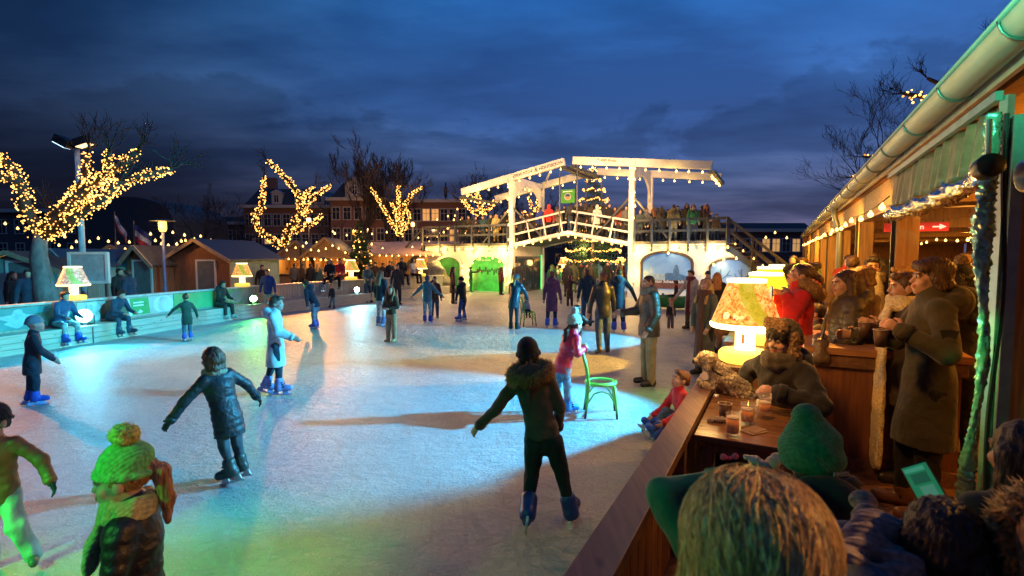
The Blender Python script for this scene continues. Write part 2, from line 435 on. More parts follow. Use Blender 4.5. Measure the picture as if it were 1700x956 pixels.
    for nm in 'RL':
        a,e,w,d=ar[nm];core+=[cap(a,e,.028*H,.024*H),cap(e,w,.024*H,.0175*H)]
        sgn=1 if nm=='R' else -1
        if glove is None:
            n=nz(-srt*sgn*.8+tfw*.4) ;n=nz(n-d*(n@d));si=nz(np.cross(d,n)*(sgn));si=si if si@(tfw+up*.6)>-.1 else -si
            ci=0 if nm=='R' else 1
            if vox<.0145: core+=hand_prims(w,d,n,si,.105*H,curl[ci],0,grip[ci])
            else: core+=[cap(w,w+d*.07*H,.024*H,.02*H),cap(w+d*.02*H,w+d*.05*H+si*.025*H,.012*H,.01*H)]
    if not nolegs and vox>.012:
        for q in 'RL':
            a,kn,an,s_,f=jt[q];core+=[cap(a,kn,.045*H,.032*H),cap(kn,an,.03*H,.02*H)]
    body.append(dict(p=core,k=.012))
    sdf_obj('body',body,mats,vox if not fine else max(.0062,vox*.75),T)
    # ---- gloves
    if glove is not None:
        for nm in 'RL':
            sgn=1 if nm=='R' else -1;a,e,w,d=ar[nm];n=nz(-srt*sgn*.8+tfw*.4);n=nz(n-d*(n@d));si=nz(np.cross(d,n)*sgn);si=si if si@(tfw+up*.6)>-.1 else -si
            g=hand_prims(w,d,n,si,.118*H,.3) if vox<.0145 else [cap(w,w+d*.075*H,.026*H,.022*H),cap(w+d*.02*H,w+d*.05*H+si*.03*H,.014*H,.011*H)]
            sdf_obj('glove',[dict(p=g+[cap(w-d*.02*H,w+d*.01*H,.024*H,.026*H)],k=.006)],cloth(glove,'knit'),min(vox,.011) if vox<.0145 else vox,T)
    # ---- coat
    if coat is not None:
        rip=(.011*max(.7,H/1.7),.062,0) if ckind in('puffer','shiny') and vox<.026 else None
        rip2=(rip[0]*.55,.055,0) if rip else None
        th_=1.07*fat if ckind in('puffer','shiny') else 1.0*fat
        g=[cap(P+tdir*.0*H,chest,.087*H*th_,.092*H*th_,0,(tfw,.74),rip),cap(sh['R']-srt*.015*H,sh['L']+srt*.015*H,.044*H*th_),
           cap(chest,neck-tdir*.02,.085*H*th_,.055*H,0,(tfw,.8))]
        hem={'waist':-.02,'hip':.055,'thigh':.13,'knee':.215,'calf':.33}[clen]*H
        kd=nz(-tdir*.45-up*.55) if pz is None else -tdir
        hp_=P+kd*hem
        if hem>.06*H:
            mid=nz(jt['R'][1]+jt['L'][1]-2*P);kd=nz(kd+mid*.35) if pz is None else kd;hp_=P+kd*hem
            g.append(cap(P+tdir*.03*H,hp_+kd*.12*H,.09*H*th_,(.108 if hem<.2*H else .118)*H*th_,0,(tfw,.86),rip))
        else: g.append(cap(P+tdir*.03,hp_+kd*.1*H,.09*H*th_,.094*H*th_,0,(tfw,.82)))
        grp=[dict(p=g,k=.03*H,cut=[(hp_,kd)],kg=.016)]
        arms=[]
        for nm in 'RL':
            a,e,w,d=ar[nm];arms+=[cap(a,e,.039*H*th_,.034*H*th_,0,None,rip2),cap(e,w+d*.005*H,.034*H*th_,.027*H*th_,0,None,rip2)]
        grp.append(dict(p=arms,k=.02,kg=.022))
        coll=[cap(neck-tdir*.03*H,neck+tdir*.022*H,.052*H,.05*H)]
        if hood=='down': coll+=[ell(neck-tfw*.07*H+tdir*.0*H,np.array([.082,.05,.062])*H,np.column_stack([srt,tfw,tdir])),cap(neck-tfw*.05*H+srt*.06*H,neck-tfw*.05*H-srt*.06*H,.035*H)]
        grp.append(dict(p=coll,k=.02,kg=.018))
        if hood=='up':
            grp.append(dict(p=[ell(h(0,-.018,.02),np.array([.1,.112,.13])*u,HR),cap(neck,h(0,-.03,-.05),.07*u,.09*u)],k=.03,cut=[(h(0,.055,0),HR[:,1])],kg=.02,
                            sub=[ell(h(0,.03,-.005),np.array([.078,.11,.112])*u,HR)]))
        nf=None
        if vox<.02:
            a_=.006 if ckind!='puffer' else .004
            nf=vnoise(26,a_,int(abs(loc[0])*100)%97)
        cm=cloth(coat,ckind);co=sdf_obj('coat',grp,cm,vox,T,nf)
        if vox<.02:
            for nm in 'RL':       # cuffs
                a,e,w,d=ar[nm];m_=MB();m_.smooth=True;m_.tube([w-d*.02*H,w+d*.002*H,w+d*.012*H],[.034*H*th_,.033*H*th_,.03*H*th_],14);m_.build('cuff',cm,co)
        if trim is not None:
            if hood=='up': R_=[h(.088*math.sin(a),.058,.105*math.cos(a)) for a in np.linspace(0,2*math.pi,15)]
            else: R_=[neck-tfw*(.055+.04*math.cos(a))*H*1.05+srt*.095*H*math.sin(a)+tdir*(.012-.035*math.cos(a))*H for a in np.linspace(-2.75,2.75,17)]
            tr=sdf_obj('fur_trim',[dict(p=[cap(R_[i],R_[i+1],.025*H,.025*H) for i in range(len(R_)-1)],k=.02)],cloth(trim,'fur'),max(vox,.008),co,vnoise(60,.008))
            if tr and vox<.03: furry(tr,.75,.034,(0,0,-.25),.55)
    # ---- trousers
    if trousers is not None:
        g=[ell(P-up*.01*H,np.array([.07,.055,.066])*H)]
        wsl=wide
        lp=[]
        for q in 'RL':
            a,kn,an,s_,f=jt[q]
            lp+=[cap(a,kn,.055*H,.041*H*(.5+.5*wsl)),cap(kn,an+s_*.012*H*(wsl>1.1),.042*H*(.5+.5*wsl),.03*H*wsl)]
        sdf_obj('trousers',[dict(p=g,k=.02,kg=.03),dict(p=lp,k=.012,kg=.03)],cloth(trousers,tkind),vox,T,vnoise(30,.005,3) if vox<.02 else None)
    # ---- feet
    for q in ('RL' if foot and not nolegs else ''):
        a,kn,an,s_,f=jt[q];dn=s_;sd=np.cross(f,dn)
        Rf=np.column_stack([sd,f,-dn])
        sole=an+dn*ank*.98
        if foot in('shoe','boot','skate'):
            big=1.16 if foot=='skate' else 1.0
            p=[cap(sole-dn*.03*H*big-f*.012*H,sole-dn*.026*H*big+f*.085*H*big,.034*H*big,.028*H*big,0,(sd,.82)),
               cap(an-dn*.03*H,sole-dn*.03*H-f*.012*H,.033*H*big,.034*H*big)]
            if foot in('boot','skate'): p.append(cap(an-dn*(.07 if foot=='boot' else .06)*H,an+dn*.02*H,.038*H*big,.036*H*big))
            fm=cloth(fcol,'leather')
            fo=sdf_obj('skate' if foot=='skate' else ('boot' if foot=='boot' else 'shoe'),[dict(p=p,k=.012,cut=[(sole,dn)])],fm,min(vox,.012) if vox<.02 else vox,T)
            if foot=='skate':
                b=MB();s0=sole+dn*(lift*.92);w_=.006 if vox<.015 else .012
                b.cur=0;b.beam(s0-f*.075*H,s0+f*.12*H,w_,lift*.3,-dn)
                b.cur=1
                for o_ in(-.035,.06): b.prism([sole+f*(o_-.022)*H-dn*.004-sd*.009,sole+f*(o_+.022)*H-dn*.004-sd*.009,s0+f*(o_+.03)*H-sd*.009,s0+f*(o_-.03)*H-sd*.009],sd*.018)
                b.beam(s0-f*.07*H-dn*lift*.22,s0+f*.105*H-dn*lift*.22,w_*2.4,lift*.22,-dn)
                b.build('blade',[mat('blade_steel',(.6,.62,.65),.2,1,var=.05),mat('blade_holder',(.35,.45,.75) if fcol[2]>.2 else (.6,.62,.6),.35)],fo)
                if vox<.02:
                    for k_ in range(3):
                        cst=an+dn*(.02*k_-.045)*H+f*(.03+.008*k_)*H
                        m_=MB();m_.beam(cst-sd*.036*H,cst+sd*.036*H,.012*H,.016*H,f);m_.build('strap',mat('strap_dark',(.012,.012,.02),.5),fo,.002)
    # ---- hair
    hm=cloth(hcol,'hair');hv=max(.006,vox*.8) if fine else vox
    hn=None
    if hv<.02:
        def hn(Pt):
            q=(Pt-hc)@HR;an_=np.arctan2(q[...,0],q[...,1]+.03)
            return (.0035*np.sin(an_*38+q[...,2]*30)+.0025*np.sin(an_*67+q[...,2]*-60+1)).astype(np.float32)
    if hair:
        vol=1.0
        scal=[ell(h(0,-.018,.034),np.array([.083,.1,.094])*u,HR)]
        cuts=[(h(0,.062,.05),nz(HR[:,1]*.8+HR[:,2]*-.6)*1.0)]
        if hair=='buzz': scal=[ell(h(0,-.016,.034),np.array([.077,.096,.089])*u,HR)]
        g=[dict(p=scal,k=.01,cut=cuts,kg=.012)]
        if hair=='short':
            g.append(dict(p=[cap(h(-.035,.07,.085),h(.04,.06,.088),.03*u,.028*u),cap(h(-.03,-.085,-.02),h(.03,-.085,-.02),.028*u)],k=.02,kg=.02))
        if hair=='wavy':
            g.append(dict(p=[cap(h(-.05,.065,.07),h(.045,.07,.082),.036*u,.034*u),cap(h(-.04,-.085,-.03),h(.04,-.085,-.03),.038*u),cap(h(.075,-.0,.0),h(.07,-.04,-.05),.025*u),cap(h(-.075,-.0,.0),h(-.07,-.04,-.05),.025*u),ell(h(0,-.02,.08),np.array([.085,.1,.07])*u,HR)],k=.02,kg=.02))
        if hair in('long','longfront'):
            dn=-tdir*.8-up*.3
            b0=h(0,-.075,.02)
            ps=[cap(b0+hr*.04*u,neck-tfw*.07*H-tdir*.09*H+srt*.03*H,.055*u,.05*u),cap(b0-hr*.04*u,neck-tfw*.07*H-tdir*.09*H-srt*.03*H,.055*u,.05*u),
                cap(h(.078,-.02,.03),neck+srt*.065*H-tdir*.01*H,.03*u,.035*u),cap(h(-.078,-.02,.03),neck-srt*.065*H-tdir*.01*H,.03*u,.035*u)]
            if hair=='longfront': ps+=[cap(h(.08,.02,.02),neck+srt*.06*H+tfw*.075*H-tdir*.08*H,.028*u,.034*u),cap(h(-.08,.02,.02),neck-srt*.06*H+tfw*.075*H-tdir*.08*H,.028*u,.034*u)]
            g.append(dict(p=ps,k=.02,kg=.02))
        if hair in('pony','lowpony'):
            z0=.06 if hair=='pony' else -.03
            a0=h(0,-.1,z0);a1=a0-hf*.05*u-up*.05*u;a2=a1-up*.13-hf*.02;a3=a2-up*.1
            g.append(dict(p=[cap(a0,a1,.028*u,.036*u),cap(a1,a2,.036*u,.03*u),cap(a2,a3,.03*u,.012*u)],k=.015,kg=.015))
        if hair=='bun': g.append(dict(p=[ell(h(0,-.1,.07),np.array([.04,.04,.04])*u,HR)],k=.01,kg=.01))
        if hair=='bob': g.append(dict(p=[cap(h(.06,-.04,.02),h(.062,-.04,-.085),.045*u,.04*u),cap(h(-.06,-.04,.02),h(-.062,-.04,-.085),.045*u,.04*u),cap(h(-.03,-.085,.0),h(.03,-.085,-.0),.04*u),cap(h(-.04,-.08,-.08),h(.04,-.08,-.08),.035*u)],k=.03,kg=.02))
        sdf_obj('hair',g,hm,hv,T,hn)
    # ---- hat
    if hat in('beanie','slouch'):
        top=.128 if hat=='beanie' else .15
        g=[dict(p=[ell(h(0,-.014,.045),np.array([.09,.106,top-.02])*u,HR)]+([ell(h(0,-.05,.1),np.array([.07,.08,.06])*u,HR)] if hat=='slouch' else []),k=.03,cut=[(h(0,0,.024),nz(-HR[:,2]+HR[:,1]*.12))],kg=.006)]
        rim=[h(.089*math.sin(a),-.014+.105*math.cos(a),.036+.012*math.cos(a)) for a in np.linspace(0,2*math.pi,15)]
        g.append(dict(p=[cap(rim[i],rim[i+1],.0145*u,.0145*u) for i in range(14)],k=.01,kg=.006))
        ho=sdf_obj('hat',g,cloth(hatcol,'knit'),max(.006,vox*.8),T,(lambda Pt:(.002*np.sin(np.arctan2(((Pt-hc)@HR)[...,0],((Pt-hc)@HR)[...,1])*44)).astype(np.float32)) if fine else None)
        if pom is not None:
            po=sdf_obj('pompom',[dict(p=[ell(h(0,-.03,.045+top+.005),np.array([.05,.05,.046])*u,HR)])],cloth(pom,'fur'),max(.007,vox*.7),ho,vnoise(90,.008))
            if vox<.02: furry(po,.8,.014,(0,0,0),.5)
    # ---- scarf
    if scarf is not None:
        sg=[]
        for k_ in range(2):
            R_=[neck+tdir*(.0+.026*k_)*H+srt*(.06-.006*k_)*H*math.sin(a)+tfw*(.055*math.cos(a)+.01)*H for a in np.linspace(0,2*math.pi,13)]
            sg+=[cap(R_[i],R_[i+1],.024*H) for i in range(12)]
        if scarftail:
            x0=neck+tfw*.075*H-srt*.02*H
            x1=x0+(-tdir*.1+tfw*.03-srt*.01)*H
            x2=x1-up*scarftail*H+tfw*.01
            sg+=[cap(x0,x1,.03*H,.036*H*scarfw,0,(tfw,.5/scarfw)),cap(x1,x2,.036*H*scarfw,.045*H*scarfw,0,(tfw,.45/scarfw))]
        sdf_obj('scarf',[dict(p=sg,k=.012)],cloth(scarf,'knit'),max(.008,vox),T,vnoise(45,.006,5) if vox<.02 else None)
    T['_j']=0
    del T['_j']
    J=dict(T=T,hc=hc,HR=HR,neck=neck,P=P,sh=sh,ar=ar,jt=jt,u=u,H=H)
    Mz=rotz(-math.radians(face))
    J['w']=lambda q:np.asarray(loc,float)+Mz@np.asarray(q,float)
    return J
# ================================================================ materials of the setting
WARM=(1,.6,.16)
M_bulb=emit('bulb_glow',(1,.56,.15),5.0);M_tiny=emit('fairy_glow',(1,.5,.1),5.5)
M_tiny2=emit('fairy_glow_dim',(1,.42,.07),1.9)
M_wire=mat('cable',(.02,.02,.02),.6)
M_white=mat('white_paint',(.72,.7,.66),.55,var=.12,scale=3,bump=.15,bscale=30)
M_grey=mat('grey_paint',(.05,.055,.065),.5,var=.2)
M_dark=mat('dark_metal',(.02,.02,.022),.45)
M_steel=mat('steel',(.55,.56,.56),.3,1,var=.1)
M_bark=mat('bark',(.07,.055,.04),.9,var=.5,scale=9,bump=.8,bscale=25,stretch=(1,1,.3))
M_twig=mat('twig',(.05,.038,.03),.9)
M_brick=mat('brick',(.16,.075,.05),.85,var=.3,scale=8)
M_slate=mat('slate',(.03,.033,.04),.6,var=.3)
M_cream=mat('cream_stone',(.38,.34,.28),.8)
M_pane=mat('window_glass',(.015,.018,.025),.08)
M_litpane=emit('lit_window',(1,.5,.14),.55)
W_floor=wood('terrace_boards',(.16,.07,.035),.7,axis=0)
W_rail=wood('rail_wood',(.19,.095,.052),.5,axis=1)
W_post=wood('post_wood',(.42,.25,.11),.55,axis=2)
W_chalet=wood('chalet_wood',(.26,.12,.06),.7,axis=2)
W_pale=wood('pale_boards',(.42,.38,.32),.65,axis=2,var=.25)
W_ledge=wood('ledge_boards',(.5,.46,.38),.6,axis=1,var=.2)
def window_(parent,c,w,h,n,up=(0,0,1),frame=M_cream,pane=M_pane,t=.12):
    c=np.asarray(c,float);n=nz(n);r=np.cross(n,np.asarray(up,float));r=nz(r);R=np.column_stack([r,n,np.array(up,float)])
    b=MB()
    for sx in(-1,1): b.box(c+r*sx*w/2,(t,t,h+t),R)
    b.box(c+np.array(up)*h/2,(w-t,t,t),R);b.box(c-np.array(up)*h/2,(w+t*1.6,t*1.8,t),R)
    b.box(c,(t*.5,t*.7,h-t),R);b.box(c+np.array(up)*h*.12,(w-t,t*.6,t*.5),R)
    f=b.build('window',frame,parent)
    b=MB();b.box(c-n*.01,(w-t*.9,.03,h-t*.9),R);b.build('pane',pane,f);return f
# ================================================================ ground, ice
def sheet(name,poly,z,m):
    b=MB();b.add([(p[0],p[1],z) for p in poly],[tuple(range(len(poly)))]);o=b.build(name,m);return tag(o,kind='structure')
M_ground=mat('paving',(.06,.055,.05),.8,var=.35,scale=3,bump=.3,bscale=12)
sheet('ground',[(-300,-60),(300,-60),(300,500),(-300,500)],-.02,M_ground)
def ice_mat():
    m,nt,b=_new('ice');L=nt.links
    tc=nd(nt,'ShaderNodeTexCoord');O=tc.outputs['Object']
    def noise(sc,det=6,stretch=None,rot=0,rough=.6,dist=0):
        mp=nd(nt,'ShaderNodeMapping');mp.inputs['Scale'].default_value=stretch or (1,1,1);mp.inputs['Rotation'].default_value=(0,0,rot)
        L.new(O,mp.inputs['Vector']);n=nd(nt,'ShaderNodeTexNoise');n.inputs['Scale'].default_value=sc;n.inputs['Detail'].default_value=det;n.inputs['Roughness'].default_value=rough;n.inputs['Distortion'].default_value=dist
        L.new(mp.outputs[0],n.inputs['Vector']);return n.outputs['Fac']
    def math_(op,a,c):
        n=nd(nt,'ShaderNodeMath',operation=op)
        for i,v in enumerate((a,c)):
            if isinstance(v,(int,float)): n.inputs[i].default_value=v
            else: L.new(v,n.inputs[i])
        return n.outputs[0]
    def ramp(f,p0,p1,c0=(0,0,0,1),c1=(1,1,1,1)):
        r=nd(nt,'ShaderNodeValToRGB');e=r.color_ramp.elements;e[0].position=p0;e[1].position=p1;e[0].color=c0;e[1].color=c1;L.new(f,r.inputs['Fac']);return r.outputs['Color']
    base=noise(.35,5,rough=.6);fine=noise(9,8,rough=.75)
    # arcs cut by blades: thin zero-crossings of warped, stretched noise
    lines=None
    for i,(sc,st,ro) in enumerate(((.55,(1,.3,1),.3),(.6,(.35,1,1),-.5),(.8,(1,.45,1),1.2),(1.1,(.4,1,1),.9),(1.5,(1,.6,1),2.2))):
        n=noise(sc*1.0,2.0,st,ro,.3,.4);d=math_('ABSOLUTE',math_('SUBTRACT',math_('FRACT',math_('MULTIPLY',n,13.0),0.0),.5),0.0)
        l=math_('LESS_THAN',d,.055);lines=l if lines is None else math_('MAXIMUM',lines,l)
    lines=math_('MULTIPLY',lines,ramp(noise(.45,4),.36,.62,(.12,.12,.12,1)))
    crumbs=ramp(noise(26,4,rough=.7),.56,.66)
    col=nd(nt,'ShaderNodeMix',data_type='RGBA');L.new(ramp(base,.3,.7),col.inputs[0]);col.inputs[6].default_value=(.36,.38,.4,1);col.inputs[7].default_value=(.6,.62,.64,1)
    c2=nd(nt,'ShaderNodeMix',data_type='RGBA');L.new(math_('MULTIPLY',crumbs,.8),c2.inputs[0]);L.new(col.outputs[2],c2.inputs[6]);c2.inputs[7].default_value=(.8,.82,.84,1)
    c3=nd(nt,'ShaderNodeMix',data_type='RGBA');L.new(math_('MULTIPLY',lines,.6),c3.inputs[0]);L.new(c2.outputs[2],c3.inputs[6]);c3.inputs[7].default_value=(.33,.37,.41,1)
    L.new(c3.outputs[2],b.inputs['Base Color'])
    rr=nd(nt,'ShaderNodeMapRange');L.new(fine,rr.inputs[0]);rr.inputs[3].default_value=.28;rr.inputs[4].default_value=.62;L.new(rr.outputs[0],b.inputs['Roughness'])
    hgt=math_('ADD',math_('MULTIPLY',fine,.9),math_('MULTIPLY',lines,-.6));hgt=math_('ADD',hgt,math_('MULTIPLY',crumbs,.35));hgt=math_('ADD',hgt,math_('MULTIPLY',noise(3,3),.9))
    bp=nd(nt,'ShaderNodeBump');bp.inputs['Strength'].default_value=1;bp.inputs['Distance'].default_value=.11;L.new(hgt,bp.inputs['Height']);L.new(bp.outputs[0],b.inputs['Normal'])
    return m
LP=[(-14.5,2.0),(-12.9,6.5),(-11.6,9.6),(-10.75,12.6),(-10.2,15.4),(-9.5,18),(-8.5,20.6),(-7.3,22.9),(-6.0,25.2),(-4.9,27.2),(-3.9,29.0)]
ice_poly=[(-14.5,-6)]+LP+[tuple(BR(-1.5,3,0)[:2]),tuple(BR(-1.5,16,0)[:2]),tuple(BR(10,16,0)[:2]),tuple(BR(8.5,3,0)[:2]),tuple(BR(14,.3,0)[:2]),tuple(PV(22,-.6,0)[:2]),tuple(PV(-6,-.6,0)[:2])]
sheet('ice_rink',ice_poly,0,ice_mat())
# terrace floor
b=MB();A=[PV(-4,-.62,0),PV(34,-.62,0),PV(34,9,0),PV(-4,9,0)];b.prism([a+np.array([0,0,.0]) for a in A],(0,0,.3))
tag(b.build('terrace_floor',W_floor),kind='structure')
# ================================================================ lamps, spots
def giant_lamp(loc,label,sc=1.0,kind='ochre',rz=0,detail=True,gain=1.0):
    t=thing('giant_table_lamp',label,'lamp',loc,rz,'giant lamps around the rink')
    cr={'base':(1,.55,.07),'col':(1,.74,.3)}
    mb_=emit('lamp_base_glow',cr['base'],(2.2 if detail else 1.2)*gain,'AUTO' if detail else 'NONE');mc=emit('lamp_column_glow',cr['col'],(8 if detail else 2.4)*gain,'AUTO' if detail else 'NONE')
    b=MB();b.smooth=True;b.lathe([(.0,0),(.235,0),(.262,.02),(.27,.06),(.265,.1),(.24,.125),(.1,.135)],n=40);ob=b.build('base',mb_,t)
    b=MB();b.smooth=True;b.lathe([(.105,.13),(.1,.16),(.1,.4)],n=28,cap=False);oc=b.build('column',mc,t)
    if detail:
        b=MB();b.box((-.02,-.1,.26),(.03,.012,.1));b.build('handle_slot',mat('slot_brown',(.35,.12,.03),.6),oc)
    b=MB();b.smooth=True;b.lathe([(.35,.375),(.362,.39),(.362,.42),(.352,.43)],n=48,cap=False);b.build('shade_rim',mc,t)
    b=MB();b.smooth=True;b.lathe([(.352,.43),(.19,.86)],n=48,cap=False);so=b.build('lamp_shade',shade_mat(kind,gain),t)
    b=MB();b.smooth=True;b.lathe([(.19,.86),(.2,.87),(.2,.9),(.17,.905),(.0,.9)],n=40);b.build('shade_cap',emit('lamp_cap_glow',(1,.86,.5),2.2*gain),t)
    b=MB();b.lathe([(.352,.4),(.1,.4)],n=40,cap=False);b.build('shade_floor',mc,t)
    t.scale=(sc,sc,sc);return t,so
def shade_mat(kind,gain):
    key=('SH',kind,gain)
    if key in MATS: return MATS[key]
    m,nt,b=_new('printed_shade');L=nt.links
    tc=nd(nt,'ShaderNodeTexCoord');n=nd(nt,'ShaderNodeTexNoise');n.inputs['Scale'].default_value=17;n.inputs['Detail'].default_value=9;n.inputs['Roughness'].default_value=.72;n.inputs['Distortion'].default_value=.9
    L.new(tc.outputs['Object'],n.inputs['Vector'])
    r=nd(nt,'ShaderNodeValToRGB');e=r.color_ramp.elements
    if kind=='ochre':
        e[0].position=.38;e[0].color=(.10,.03,.005,1);e[1].position=.62;e[1].color=(1,.62,.2,1)
        for p,c in((.43,(.55,.17,.025,1)),(.5,(.9,.36,.06,1)),(.56,(.95,.5,.12,1))):
            q=e.new(p);q.color=c
    elif kind=='yellow':
        e[0].position=.3;e[0].color=(.95,.62,.02,1);e[1].position=.7;e[1].color=(1,.7,.03,1)
    else:
        e[0].position=.38;e[0].color=(.12,.1,.1,1);e[1].position=.6;e[1].color=(.85,.6,.45,1);q=e.new(.5);q.color=(.5,.25,.15,1)
    L.new(n.outputs['Fac'],r.inputs['Fac']);out=r.outputs['Color']
    if kind!='yellow':
        # printed green swoosh sweeping round the shade
        sx=nd(nt,'ShaderNodeSeparateXYZ');L.new(tc.outputs['Object'],sx.inputs[0])
        def mth(op,a,c):
            q=nd(nt,'ShaderNodeMath',operation=op)
            for i,v in enumerate((a,c)):
                if isinstance(v,(int,float)): q.inputs[i].default_value=v
                else: L.new(v,q.inputs[i])
            return q.outputs[0]
        z=mth('SUBTRACT',.86,sx.outputs['Z']);z2=mth('MULTIPLY',mth('MULTIPLY',z,z),1.15)
        lo_=mth('SUBTRACT',sx.outputs['X'],mth('ADD',z2,-.075));hi_=mth('SUBTRACT',mth('ADD',mth('MULTIPLY',z2,1.1),.075),sx.outputs['X'])
        band=mth('MULTIPLY',mth('GREATER_THAN',lo_,0),mth('GREATER_THAN',hi_,0));band=mth('MULTIPLY',band,mth('LESS_THAN',sx.outputs['Y'],.12))
        g=nd(nt,'ShaderNodeMix',data_type='RGBA');L.new(mth('MULTIPLY',band,.78),g.inputs[0]);L.new(out,g.inputs[6]);g.inputs[7].default_value=(.3,.36,.012,1) if kind=='ochre' else (.15,.4,.08,1);out=g.outputs[2]
    L.new(out,b.inputs['Base Color']);L.new(out,b.inputs['Emission Color']);b.inputs['Emission Strength'].default_value=1.05*gain
    m.cycles.emission_sampling='FRONT' if kind=='yellow' else 'AUTO';MATS[key]=m;return m
def point(loc,col,W,r=.08):
    l=bpy.data.lights.new('point_light','POINT');l.color=col;l.energy=W;l.shadow_soft_size=r
    o=bpy.data.objects.new('point_light',l);o.location=[float(c) for c in loc];COL.objects.link(o);return o
def spot(loc,to,col,W,ang=60,blend=.3,r=.06):
    l=bpy.data.lights.new('spot_light','SPOT');l.color=col;l.energy=W;l.spot_size=math.radians(ang);l.spot_blend=blend;l.shadow_soft_size=r
    o=bpy.data.objects.new('spot_light',l);o.location=[float(c) for c in loc];d=Vector([float(a-b_) for a,b_ in zip(to,loc)])
    o.rotation_euler=d.to_track_quat('-Z','Y').to_euler();COL.objects.link(o);return o
def floodlight(loc,to,col,label,r=.14,strength=40):
    """small drum floodlight on a yoke, aimed at `to`"""
    loc=np.asarray(loc,float);d=nz(np.asarray(to,float)-loc);t=thing('floodlight',label,'floodlight',loc-np.array([0,0,r+.06]),0,'coloured floodlights on the rink ledge')
    x=nz(np.cross(d,[0,0,1.]));u_=np.cross(x,d);c=np.array([0,0,r+.06])
    def ring(s,rad): return [c+d*s+rad*(math.cos(a)*x+math.sin(a)*u_) for a in np.linspace(0,2*math.pi,21)[:-1]]
    b=MB();b.smooth=True
    pr=[(-.2,.05),(-.17,r*.8),(0,r),(.02,r*1.04)];vs=sum([ring(s,q) for s,q in pr],[]);n=20
    b.add(vs,[(i*n+k,i*n+(k+1)%n,(i+1)*n+(k+1)%n,(i+1)*n+k) for i in range(3) for k in range(n)]+[tuple(range(n))]);b.build('housing',M_dark,t)
    b=MB();b.add(ring(.0,r*.93),[tuple(range(20))]);b.build('lens',emit('flood_lens',col,strength),t)
    b=MB();b.tube([c+x*(r+.02),c+x*(r+.02)-np.array([0,0,r+.03]),c-x*(r+.02)-np.array([0,0,r+.03]),c-x*(r+.02)],.012,6);b.box((0,0,.015),(.22,.18,.03));b.build('yoke',M_dark,t)
    return t
# ================================================================ string lights
def bulb_mesh(r,m):
    b=MB();b.smooth=True;b.lathe([(0,-r),(r*.75,-r*.7),(r,0),(r*.8,r*.6),(r*.35,r*1.15),(r*.3,r*1.7)],n=10)
    o=b.build('bulb',m);me=o.data;bpy.data.objects.remove(o);return me
BM={}
def string_lights(label,pts,spacing=.5,r=.055,sag=0.0,group='string lights',m=None,drop=.0):
    pts=[np.asarray(p,float) for p in pts];path=[]
    for a,c in zip(pts[:-1],pts[1:]):
        n=max(2,int(np.linalg.norm(c-a)/.35))
        for i in range(n): f=i/n;path.append(a+(c-a)*f-np.array([0,0,sag*4*f*(1-f)]))
    path.append(pts[-1]);t=thing('string_lights',label,'string lights',(0,0,0),0,group)
    b=MB();b.tube(path,.008,5);b.build('cable',M_wire,t)
    k=(r,(m or M_bulb).name)
    if k not in BM: BM[k]=bulb_mesh(r,m or M_bulb)
    d=0;nxt=spacing*.5;cnt=0
    for a,c in zip(path[:-1],path[1:]):
        l=np.linalg.norm(c-a)
        while nxt<d+l:
            p=a+(c-a)*(nxt-d)/l;o=bpy.data.objects.new('bulb',BM[k]);o.location=(p[0]+random.gauss(0,.02),p[1],p[2]-r*1.7);link(o,t);nxt+=spacing*random.uniform(.85,1.15);cnt+=1
        d+=l
    return t
def fairy_on(label,branches,n,r,group='fairy lights wrapped round trees',spread=1.15,size_first=True):
    """branches: list of (points, radii); wire spirals with bulbs, 100 of them parts, the rest one stuff mesh"""
    t=thing('fairy_lights',label,'fairy lights',(0,0,0),0,group);tot=[];w=MB()
    for pts,rs in branches:
        P=[np.asarray(p,float) for p in pts];seg=[np.linalg.norm(c-a) for a,c in zip(P[:-1],P[1:])];tot.append((P,rs,seg,sum(seg)))
    LL=sum(x[3] for x in tot);pos=[]
    for P,rs,seg,L_ in tot:
        m=max(3,int(n*L_/LL));path=[];turns=L_*2.2
        for i in range(m):
            s=L_*(i+.5)/m;q=0
            while q<len(seg)-1 and s>seg[q]: s-=seg[q];q+=1
            f=s/seg[q];c=P[q]+(P[q+1]-P[q])*f;rad=(rs[q]+(rs[q+1]-rs[q])*f)*spread+.015
            d=nz(P[q+1]-P[q]);x=nz(np.cross(d,[.3,.8,.2]));y=np.cross(d,x);a=2*math.pi*turns*i/m
            path.append(c+rad*(math.cos(a)*x+math.sin(a)*y))
            a+=random.uniform(-2.5,2.5);rad*=random.uniform(.9,1.45);pos.append(c+rad*(math.cos(a)*x+math.sin(a)*y)+RNG.normal(size=3)*.03)
        if len(path)>1: w.tube(path,.006,3)
    w.build('cable',M_wire,t)
    k=(r,'tiny')
    if k not in BM:
        b=MB();b.smooth=True;b.lathe([(0,-r),(r*.87,-r*.5),(r*.87,r*.5),(0,r)],n=6,cap=False);o=b.build('bulb',M_tiny);BM[k]=o.data;bpy.data.objects.remove(o);me=BM[k].copy();me.materials[0]=M_tiny2;BM[(r,'dim')]=me
    pos.sort(key=lambda p:p[1]+random.uniform(0,.4))
    for p in pos[:100]:
        o=bpy.data.objects.new('bulb',BM[k if random.random()<.6 else (r,'dim')]);o.location=p;link(o,t);q=random.uniform(.7,1.25);o.scale=(q,q,q)
    rest=MB();rest.smooth=True
    for p in pos[100:]: rest.cur=int(random.random()>.6);q=r*random.uniform(.7,1.25);rest.lathe([(0,-q),(q*.87,-q*.5),(q*.87,q*.5),(0,q)],p,6,False)
    if pos[100:]: tag(rest.build('fairy_bulbs',[M_tiny,M_tiny2],t),kind='stuff')
    return t
